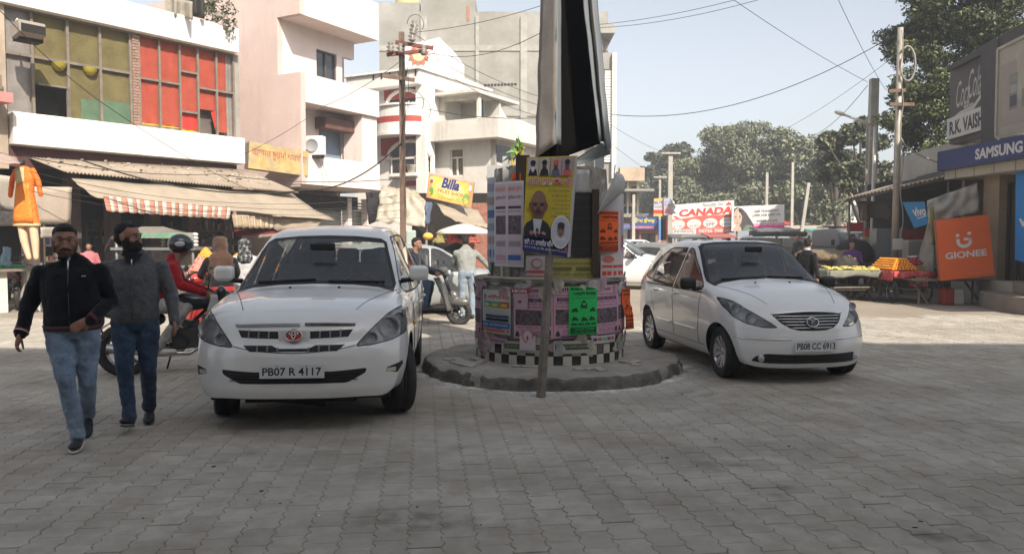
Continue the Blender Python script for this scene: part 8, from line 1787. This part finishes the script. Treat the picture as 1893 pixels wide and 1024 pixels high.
# ---- overhead wires
wm_=M('wire_black',(.03,.028,.026),.6,var=.1)
def wire(lab,pts,sag=.3,rad=.012,n=24):
    P=[W(*p)for p in pts];b=MB();path=[]
    for p,q_ in zip(P,P[1:]):
        for s_ in np.linspace(0,1,n)[:-1]:path.append(p.lerp(q_,s_)-Vector((0,0,4*sag*s_*(1-s_))))
    path.append(P[-1]);b.tube(path,rad*.62,5,caps=False);return tag(b.build('overhead_wire',wm_),lab,'wire')
wire('thick wire sagging from behind the hoarding to the broad concrete pole',[(1130,212,26),(1659,62,21.5)],.75,.018)
wire('wire dropping from the top edge down to the broad concrete pole',[(1350,-4,22),(1604,152,30)],.1,.014)
wire('wire from the upper right sky to the tree beside the lamp',[(1545,-10,20),(1636,165,28)],.1)
wire('wire running from the broad concrete pole down into the far trees',[(1604,158,30),(1460,248,55)],.9,.02)
wire('wire crossing the sky at upper centre, higher of two',[(1105,46,24),(1390,-8,20)],.1)
wire('wire crossing the sky at upper centre, lower of two',[(1105,52,24),(1430,-8,20)],.15)
wire('wire from the hoarding down to the far cross arm pole, upper',[(1130,232,30),(1238,286,42)],.1);wire('wire from the hoarding down to the far slim pole, lower',[(1120,258,30),(1219,327,48)],.1)
wire('faint far wire from the cross arm pole to the billboard pole',[(1238,286,42),(1416,322,55)],1.2);wire('long wire from the cross arm pole toward the lamp',[(1250,285,42),(1665,95,21.5)],1.0,.01)
wire('upper wire from the rusty pole across the cement building',[(768,60,20.9),(1010,8,19)],.1);wire('second wire from the rusty pole to the hoarding',[(786,96,20.9),(1005,58,17)],.3)
wire('topmost wire descending from the rusty pole to the drum side',[(770,66,20.9),(1000,180,24)],.15);wire('middle wire descending from the rusty pole to the drum side',[(764,84,20.9),(1000,196,24)],.15);wire('lowest wire descending from the rusty pole to the drum side',[(784,108,20.9),(1000,216,24)],.2)
wire('nearly level wire across the terrace house',[(790,202,20.8),(1000,218,22)],.1,.016);wire('wire from the rusty pole across the pink building side',[(745,110,20.9),(600,196,24),(440,290,25)],.1)
wire('heavy bundled cable from the rusty pole to the tin awning',[(742,265,20.9),(560,352,22.5),(150,296,18.6)],.35,.03);wire('cable level across the lower pink parapet',[(742,330,20.9),(400,322,21),(40,288,17.5)],.15,.016)
for k in range(4):wire('thin wire across the beige canopy, number from the top: '+('first','second','third','fourth')[k],[(744,360+k*14,20.9),(430,385+k*8-10,19.5),(60,318+k*12,15.5)],.12,.009)
wire('diagonal cable crossing the yellow and red windows of the first building',[(0,20,13),(200,198,16),(462,352,22)],.1,.012);wire('thin loose wire dropping beside the air conditioner',[(590,290,25),(598,330,25),(592,372,25)],.05,.008);wire('thin loose wire dropping across the pink parapet',[(592,288,25),(612,345,25),(640,378,25)],.05,.008)
wire('short wires above the hair clinic billboard',[(1412,322,55),(1470,300,48)],.2)
# ================================================================ far street: billboards, houses, vehicles, trees
def board(label,q,w_,h_,paper,cat='billboard',name='billboard',legs=True):
    t=thing(name,label,cat,(0,0,0));s=Sheet(w_,h_,qf(q,w_,h_),paper)
    def fin():
        s.build('face',t);b=MB();q2=[p+Vector((0,.08,0))for p in q];b.quad(*q2);b.build('back_sheet',M('hoarding_grey',(.075,.072,.075)),t,thick=.06)
        if legs:
            for a in(.12,.5,.88):p=q[0].lerp(q[1],a);b=MB();b.tube([(p.x,p.y+.15,0),(p.x,p.y+.15,p.z+h_*.9)],.05,6);b.build('leg',TIM,t)
    return s,fin
RD=(.62,.06,.05);WT=(.70,.68,.64);GR=(.16,.16,.17)
q=qz([(1241,434),(1357,430),(1357,370),(1242,379)],[45,44,44,45]);s,fin=board('red and white study abroad billboard headed CANADA',q,3.6,1.8,WT)
s.rect(0,0,1,.50,(.62,.13,.10));s.poly([(.0,.50),(1,.50),(1,.56),(.45,.58),(.12,.50)],(.62,.13,.10));s.poly([(.02,.62),(.07,.62),(.16,.50),(.10,.46)],(.62,.13,.10))
s.text('Study In',.50,.83,.82,.97,GR,.01);s.text('CANADA',.12,.58,.97,.82,RD,.05,.15);s.poly([(.86,.85),(.885,.90),(.87,.93),(.90,.92),(.915,.98),(.93,.92),(.96,.93),(.945,.90),(.97,.85),(.92,.86)],RD)
for k,(t1,t2)in enumerate((('Application','$ 100'),('No Processing','Fees 2015'),('Apply','SPP'),('Apply','Colleges'))):x=.105+k*.26;s.oval(x,.33,.115,.155,WT);s.text(t1,x-.075,.37,x+.075,.43,GR);s.text(t2,x-.07,.23,x+.07,.34 if k==2 else.30,GR if k!=1 else RD,.02)
s.rect(0,0,.40,.16,WT);s.text('UNIVERSAL',.01,.06,.37,.14,GR,.03);s.text('EDUCATION CONSULTANTS',.02,.01,.37,.045,GR);s.text('98726 760 200',.44,.03,.98,.13,WT,.03);s.text('MR. SANDEEP SHARMA',.44,.145,.8,.17,WT);fin()
q=qz([(1352,428),(1450,424),(1450,378),(1353,382)],[43.6,43.2,43.2,43.6]);s,fin=board('white hair clinic billboard with a half shaded man portrait',q,3.0,1.5,WT)
s.poly([(.16,.0),(.42,.0),(.42,.25),(.36,.45),(.28,.72),(.2,.9),(.1,.97),(.04,.9),(.03,.5),(.12,.15)],(.07,.06,.065));s.oval(.115,.55,.085,.36,(.50,.36,.27));s.poly([(.0,.0),(.2,.0),(.17,.2),(.06,.2)],(.5,.38,.3));s.poly([(.12,.92),(.2,.8),(.2,.6),(.165,.75),(.12,.8)],(.03,.02,.02));s.rect(.122,.18,.128,.95,WT)
for x in(.075,.155):s.oval(x,.57,.02,.025,(.08,.05,.04),8)
s.oval(.115,.33,.035,.02,(.3,.12,.1),8);s.oval(.115,.45,.014,.05,(.42,.28,.2),8);s.poly([(.2,.0),(.4,.0),(.4,.2),(.28,.25)],(.16,.22,.17))
s.text('HAIR TRANSPLANT',.42,.72,.90,.82,GR,.02);s.text('LASER HAIR REMOVAL',.40,.56,.93,.66,GR,.015);s.text('For Consultation',.55,.47,.80,.50,(.4,.4,.4));s.text('95929-12345',.47,.32,.87,.42,GR,.02);s.rect(.42,.0,1,.27,(.70,.05,.25));s.text('PLATINUM HAIR CENTRE',.43,.18,.98,.25,WT,.02);s.text('New Railway Road',.5,.05,.75,.1,WT);fin()
q=qz([(1208,400),(1226,400),(1226,366),(1209,367)],[41.5,41.3,41.3,41.5]);s,fin=board('small coaching sign lettered IELTS on the slim pole',q,.55,1.0,(.60,.58,.58),'sign','pole_sign',False);s.rect(0,.88,1,1,(.68,.45,.1));s.text('IELTS',.05,.68,.95,.84,(.08,.06,.15),.03);s.rect(0,.15,1,.36,RD);s.rect(0,0,1,.14,(.6,.5,.12));s.text('SPOKEN ENGLISH',.08,.45,.92,.6,(.3,.3,.35));fin()
q=qz([(1227,398),(1243,397),(1243,366),(1227,366)],[41.2,41,41,41.2]);s,fin=board('small pink and blue sign on the tall cross arm pole',q,.5,1.0,(.62,.45,.48),'sign','pole_sign',False);s.rect(0,.9,1,1,(.3,.5,.6));s.rect(.1,.52,.9,.82,(.3,.35,.5));s.text('VISA',.2,.6,.8,.75,WT);s.rect(.1,.1,.9,.35,(.6,.25,.28));fin()
tag(patch('curled_flex',M('curled_flex',(.5,.5,.5),.7),[W(1240,396,41),W(1250,394,40.6),W(1246,372,40.6),W(1240,366,41)],5,6,0,.2),'curled pale flex sheet torn off the tall cross arm pole','sheet')
q=qz([(1167,424),(1214,424),(1214,398),(1168,396)],[46.5,45.8,45.8,46.5]);s,fin=board('blue shop sign with yellow letters and a dark header',q,2.2,1.05,(.05,.10,.33),'sign','shop_sign',False);s.rect(0,.82,1,1,(.06,.04,.08));s.text('A HUB BROADBAND',.05,.86,.62,.96,(.5,.5,.5));s.text('ਫ਼ਿਲਮ ਭੰਡਾਰ',.0,.38,.92,.78,(.72,.62,.03),.04);s.rect(.02,.06,.9,.22,(.55,.1,.12));s.text('ਹਰ ਤਰ੍ਹਾਂ ਦੇ ਗਾਣੇ',.1,.08,.8,.2,WT);fin()
q=qz([(1146,424),(1167,424),(1167,414),(1146,412)],[47,46.6,46.6,47]);s,fin=board('narrow blue strip sign left of the yellow lettered shop sign',q,1,.4,(.08,.17,.42),'sign','shop_sign',False);s.text('ਸਟੂਡੀਓ',.1,.2,.9,.8,(.6,.3,.3),.02);fin()
# row of far shops and houses at centre
CRM=M('peach_wall',(.55,.42,.30),.9,var=.2,vs=.8,dirt=.4,space='World')
H7=Fr((XU(1128,50),50),R(0),'old_house','small peach coloured house with projecting balcony beyond the drum','building');r=H7.root;w7=H7.A(1181)
b=MB();b.bx(0,w7,0,8,0,H7.Z(1160,318));b.build('wall',CRM,r);b=MB();b.bx(H7.A(1142),w7+.2,-.8,0,H7.Z(1160,336),H7.Z(1160,312));b.build('balcony',CRM,r);b=MB();b.bx(-.2,w7+.7,-1.6,0,H7.Z(1160,356),H7.Z(1160,352));b.build('canopy_slab',GRC,r)
b=MB();b.bx(-.2,w7+.3,-1.8,-.1,H7.Z(1160,403),H7.Z(1160,397));b.build('shop_canopy',GRC,r)
for u0,v0,u1,v1 in((1147,345,1156,378),(1166,345,1176,375),(1147,382,1176,394)):H7.rect('window',WG,u0,v0,u1,v1,-.05,0)
for u in(1145,1160,1178):H7.rect('pier',OLD,u-1.5,318,u+1.5,395,-.25,0)
H7.rect('shop_opening',DKIN,1132,425,1180,452,-.1,0);H7.rect('orange_poster',flat((.45,.16,.08)),1165,426,1180,440,-.2,-.12);H7.rect('white_shutter',WW,1148,424,1160,452,-.2,-.11)
H8=Fr((XU(1182,49),49),R(0),'far_shop','low shop front with brick wall and stacked goods under the yellow lettered sign','building');r=H8.root;H8.blk('wall',M('brick_red_wall',(.30,.14,.10),.9),0,H8.A(1236),0,6,0,H8.Z(1200,412));H8.rect('opening',DKIN,1186,432,1212,455,-.05,0);H8.blk('slab',GRC,-.1,H8.A(1240),-.8,6,H8.Z(1200,412)+.01,H8.Z(1200,408))
for u,c_,lab in((1222,(.08,.2,.45),'blue and yellow hanging packets at the far shop'),(1231,(.5,.04,.06),'red cloth hanging at the far shop'),(1226,(.6,.5,.1),'yellow sign panel at the far shop')):p=W(u,425,45.5);b=MB();b.box(p,(.28,.1,1.2));tag(b.build('hanging_goods',flat(c_)),lab,'goods')
wh=thing('house','distant white multi storey house seen through the trees by the lamp','building',(XU(1585,85),85,0));b=MB();b.bx(-3.5,4,0,8,0,ZH(352,85));b.build('wall',WW,wh);b=MB();b.bx(-3,0,.5,4,ZH(352,85)+.01,ZH(335,85));b.build('roof_room',M('red_tile',(.45,.16,.1),.8),wh)
for k in range(6):b=MB();b.bx(-2.8+(k%3)*2.1,-1.8+(k%3)*2.1,-.06,0,1.6+(k//3)*2.3,2.8+(k//3)*2.3);b.build('window',WG,wh)
# low far stalls along the street
for i,(u,Y,w_,v,c_,lab)in enumerate(((1430,42,2.2,424,(.12,.12,.13),'dark canopied stall below the hair clinic billboard'),(1443,50,1.2,412,(.5,.04,.05),'red stall canopy right of the hair clinic billboard'),(1485,48,2.4,420,(.42,.36,.30),'pale stall canopy left of the far pedestrians'),(1520,60,2.6,415,(.45,.38,.36),'pinkish far stall canopy before the trees'),(1508,55,1.2,426,(.05,.35,.35),'teal cloth stall in the far street'),(1290,41,3.0,437,(.09,.09,.09),'dark vehicle shed roof under the canada billboard'),(1330,40,1.4,436,(.35,.1,.08),'reddish stall under the gap of the two billboards'),(1600,60,5,420,(.38,.12,.1),'red roofed far stall beyond the awning'))):
    t=thing('market_stall',lab,'stall',(XU(u,Y),Y,0),0,'far market stalls');z=ZH(v,Y);b=MB();b.box((0,0,z),(w_,1.6,.06),0,rx=R(6));b.build('canopy',flat(c_),t)
    for x in(-.45,.45):b=MB();b.tube([(x*w_,-.7,0),(x*w_,-.7,z-.07)],.035,5);b.build('post',TIM,t)
    b=MB();b.box((0,0,.4),(w_*.8,.8,.8));b.build('counter',M('shop_pier',(.10,.07,.06),.9),t);b=MB()
    for k in range(14):b.box((rnd.uniform(-.35,.35)*w_,rnd.uniform(-.3,.3),.8+rnd.random()*.25),(rnd.uniform(.1,.3),.2,.2),rnd.random(),m=rnd.randrange(5))
    tag(b.build('goods',[M('goods_%d'%q_,(.3,.3,.3))for q_ in range(5)],t),kind='stuff')
# ---- other vehicles
SIL=M('silver_paint',(.40,.42,.42),.3,metal=.35,coat=.5,var=.05,dirt=.2,dcol=(.36,.32,.28));GRP=M('grey_paint',(.20,.19,.17),.35,metal=.3,coat=.4,var=.05)
t=thing('parked_car','silver car with its driver door open behind the scooter rider','car');build_mpv(t,SIL,detail=False);t.location=(-2.0,17.3,0);t.rotation_euler=(0,0,R(-62));t.scale=(.95,.93,.86)
d=thing('car_door','open silver car door held by the man in the pale sweater','car door',(-.20,16.2,0),R(-20));b=MB();b.box((0,0,.62),(.07,.95,.72));b.build('panel',SIL,d,bevel=.03);b=MB();b.tube([(0,-.46,.98),(0,-.30,1.34),(0,.42,1.36),(0,.46,.98)],.025,6);b.build('window_frame',RUB,d);b=MB();b.add([(0,-.44,.99),(0,.44,.99),(0,.40,1.34),(0,-.28,1.32)],[(0,1,2,3)]);b.build('window_pane',CSIDE,d,thick=.005);b=MB();b.box((-.05,.1,.8),(.03,.5,.2));b.build('inner_trim',INT,d,bevel=.01)
def veh(kind,paint,label,u,Y,rz,sc_=(1,1,1),v=None):
    t=thing('parked_car',label,'car');(build_hatch if kind=='h' else build_mpv)(t,paint,detail=False);t.location=(XU(u,Y),Y,0);t.rotation_euler=(0,0,R(rz));t.scale=sc_;return t
veh('h',WHITE,'white car partly hidden behind the right side of the drum',1149,25.5,-112,(1,1,.98))
veh('h',GRP,'dark grey car seen from behind beyond the small hatchback',1212,30,-22,(1.02,1.1,.90));veh('h',WHITE,'white car parked far back by the yellow lettered shop sign',1186,40,-80,(1,1.1,.95))
veh('m',M('pale_grey_paint',(.42,.43,.43),.35,coat=.4),'pale grey van far behind the roof of the small hatchback',1392,38,150,(.95,.95,.98));veh('m',GRP,'dark vehicle under the canada billboard',1283,38,170,(1,1,1.0))
tr_=thing('three_wheeler','dark loaded three wheeler behind the right end of the hatchback roof','three wheeler',(XU(1440,36),36,0),R(12));blk_=M('dark_canopy',(.03,.03,.032),.8)
b=MB();b.box((0,0,1.15),(1.3,2.2,.9));b.build('body',M('drab_body',(.13,.12,.10),.7),tr_,bevel=.08);b=MB();b.box((0,0,1.78),(1.45,2.4,.22));b.build('hood',blk_,tr_,bevel=.08);b=MB();b.box((0,-1.12,1.4),(1.05,.03,.4));b.build('windscreen',WG,tr_)
for p in((0,-.9,.25),(-.55,.8,.25),(.55,.8,.25)):spoke_wheel(tr_,p,.25,.1)
bs=thing('minibus','grey green passenger van with roof rack coming down the far street','van',(XU(1556,36),36,0),R(-6));gg=M('drab_green_paint',(.20,.24,.20),.5,var=.1,dirt=.3);vg=M('van_grey',(.14,.15,.16),.5)
def vs_(w0,z0,w1,z1,y0,y1):return[(-w0,y0,z0),(w0,y0,z0),(w0,2.2,z0),(-w0,2.2,z0),(-w1,y1,z1),(w1,y1,z1),(w1,2.2,z1),(-w1,2.2,z1)]
FX=[(0,1,5,4),(1,2,6,5),(2,3,7,6),(3,0,4,7),(4,5,6,7),(3,2,1,0)]
b=MB();b.add(vs_(.84,.35,.84,1.15,-2.2,-2.15),FX);b.build('lower_body',gg,bs,bevel=.06);b=MB();b.add(vs_(.83,1.16,.72,2.0,-2.08,-1.6),FX);b.build('cab',vg,bs,bevel=.08);b=MB();b.add([(-.70,-2.085,1.22),(.70,-2.085,1.22),(.62,-1.72,1.85),(-.62,-1.72,1.85)],[(0,1,2,3)]);b.build('windscreen',WG,bs,thick=.02)
b=MB()
for s_ in(-1,1):b.tube([(s_*.6,-1.4,2.1),(s_*.6,1.8,2.1)],.03,5)
for y in(-1.3,-.3,.7,1.7):b.tube([(-.6,y,2.1),(.6,y,2.1)],.025,5)
b.build('roof_rack',RUB,bs)
for s_ in(-1,1):
    b=MB();b.lathe([(0,-.02),(.09,-.01),(.1,.02)],14,(s_*.62,-2.2,.9),'Y');b.build('headlight',M('lamp_glass',(.55,.57,.58),.1),bs);b=MB();b.box((s_*.95,-1.95,1.4),(.14,.06,.26));b.build('door_mirror',RUB,bs)
b=MB();b.box((0,-2.22,.55),(1.7,.1,.2));b.build('bumper',RUB,bs,bevel=.02);b=MB();b.box((.28,-2.235,.93),(.34,.02,.36));b.build('white_panel',WW,bs);b=MB();b.box((-.15,-2.235,.85),(.5,.02,.2));b.build('red_panel',flat((.3,.05,.04)),bs)
for y in(-1.5,1.4):
    for s_ in(-1,1):spoke_wheel(bs,(s_*.75,y,.33),.33,.18,alloy=True)
# ---- trees
BRK=M('bark',(.09,.07,.055),.9,var=.3,bump=.6,bs=20)
def tree(label,u,Y,blobs,n,size,mats,trunk=True,seed=0,kind='tree'):
    """blobs: (u, v, dY, radius px x, radius px z)"""
    x=XU(u,Y);t=thing(kind,label,'tree',(x,Y,0));bl=[]
    for(bu,bv,dy,ru,rv)in blobs:p=W(bu,bv,Y+dy);k=(Y+dy)/F;bl.append(((p.x-x,dy,p.z),(ru*k,(ru+rv)/2*k*.9,rv*k)))
    leafcloud('crown',mats,bl,n,size,t,seed+11)
    zt=max(b_[0][2]for b_ in bl);k=Y/F;b=MB();top=Vector((0,0,zt*.62));b.tube([(0,0,-.05),(0.1,0,zt*.3),top],[8*k,6*k,4*k],10)
    for c,rr in bl[:9]:s_=Vector((0,0,zt*rnd.uniform(.28,.5)));c=Vector(c);b.tube([s_,s_.lerp(c,.5)+Vector((0,0,.3)),c],[3.2*k,2.2*k,.8*k],6)
    b.build('trunk',BRK,t);return t
LG=[M('asoka_leaf',(.055,.075,.022),.55,var=.35,vs=1.5),M('asoka_leaf_light',(.13,.15,.045),.55,var=.3,vs=1.5),M('asoka_leaf_dark',(.022,.032,.014),.6,var=.3)]
rg=random.Random(5);bl=[]
for k in range(170):
    v=rg.uniform(-60,330);lim=1642+14*math.sin(v*.05)+(30 if v<60 else 0)+(20 if v>240 else 0);u=rg.uniform(lim+14,1900);bl.append((u,v,rg.uniform(-1.6,2.2),rg.uniform(24,42),rg.uniform(14,22)))
tree('tall dense dark green tree rising behind the right hand shops',1760,27,bl,130000,.062,LG,seed=1)
LD=[M('dusty_leaf',(.17,.19,.115),.75,var=.3,vs=.6,space='World')]*2+[M('dusty_leaf_light',(.27,.28,.17),.75,var=.25,vs=.6,space='World'),M('dusty_leaf_dark',(.085,.09,.06),.75,var=.3,vs=.6,space='World')]
def canopy(us,vs_top,vb,n,rmin,rmax,seed,dy=3):
    rg=random.Random(seed);out=[]
    for k in range(n):
        u=rg.uniform(us[0],us[-1]);i=max(j for j in range(len(us))if us[j]<=u);i=min(i,len(us)-2);tt=(u-us[i])/(us[i+1]-us[i]);vt=vs_top[i]+(vs_top[i+1]-vs_top[i])*tt;rr=rg.uniform(rmin,rmax);out.append((u,rg.uniform(vt+rr*.7,vb),rg.uniform(-dy,dy),rr*1.15,rr*.85))
    return out
tree('tall thin crowned tree at the left of the far tree mass',1225,75,canopy([1186,1200,1235,1262],[262,240,234,268],380,22,11,19,2),8000,.26,[LD[3],M('blue_green_leaf',(.08,.10,.06),.7,var=.3)],seed=2)
tree('broad dusty grey green tree behind the canada billboard',1310,66,canopy([1250,1280,1320,1350],[285,262,232,240],400,62,15,27,3),30000,.16,LD,seed=3)
tree('highest dusty tree in the middle of the far tree mass',1390,64,canopy([1330,1370,1420,1450],[236,222,220,232],400,70,15,27,4),34000,.16,LD,seed=4)
tree('broad dusty tree right of the hair clinic billboard',1480,62,canopy([1430,1470,1510,1550],[238,250,252,300],410,62,15,27,5),28000,.16,LD,seed=5)
tree('low dark tree filling the gap under the far crowns',1340,80,canopy([1190,1260,1400,1540],[350,340,330,340],425,44,14,22,6),12000,.28,[LD[3],LD[0]],seed=6)
tree('dark open branched tree behind the street lamp',1590,40,canopy([1520,1560,1600,1650],[245,236,214,225],345,34,11,19,7,2),12000,.13,[M('leaf_dark',(.045,.060,.022)),LD[3],LD[0]],seed=7)
tree('small dark tree left of the broad concrete pole',1545,52,canopy([1512,1540,1575],[262,248,262],400,18,11,18,8),6000,.17,[LD[3],LD[0]],seed=8)
tree('distant tree peeping over the peach house',1190,95,canopy([1170,1190,1215],[318,312,330],410,10,10,16,9),2500,.3,LD,seed=9)
# ================================================================ air
hm_=bpy.data.materials.new('haze');hm_.use_nodes=True;hn=hm_.node_tree.nodes;hn.clear();ho=hn.new('ShaderNodeOutputMaterial');hv_=hn.new('ShaderNodeVolumePrincipled')
hv_.inputs['Color'].default_value=(.84,.88,.93,1);hv_.inputs['Density'].default_value=.0026;hv_.inputs['Anisotropy'].default_value=.0
hm_.node_tree.links.new(hv_.outputs[0],ho.inputs['Volume'])
b=MB();b.bx(-270,270,-70,520,-1.2,19.5);tag(b.build('haze',hm_),'pale dusty haze filling the street','haze',kind='stuff')
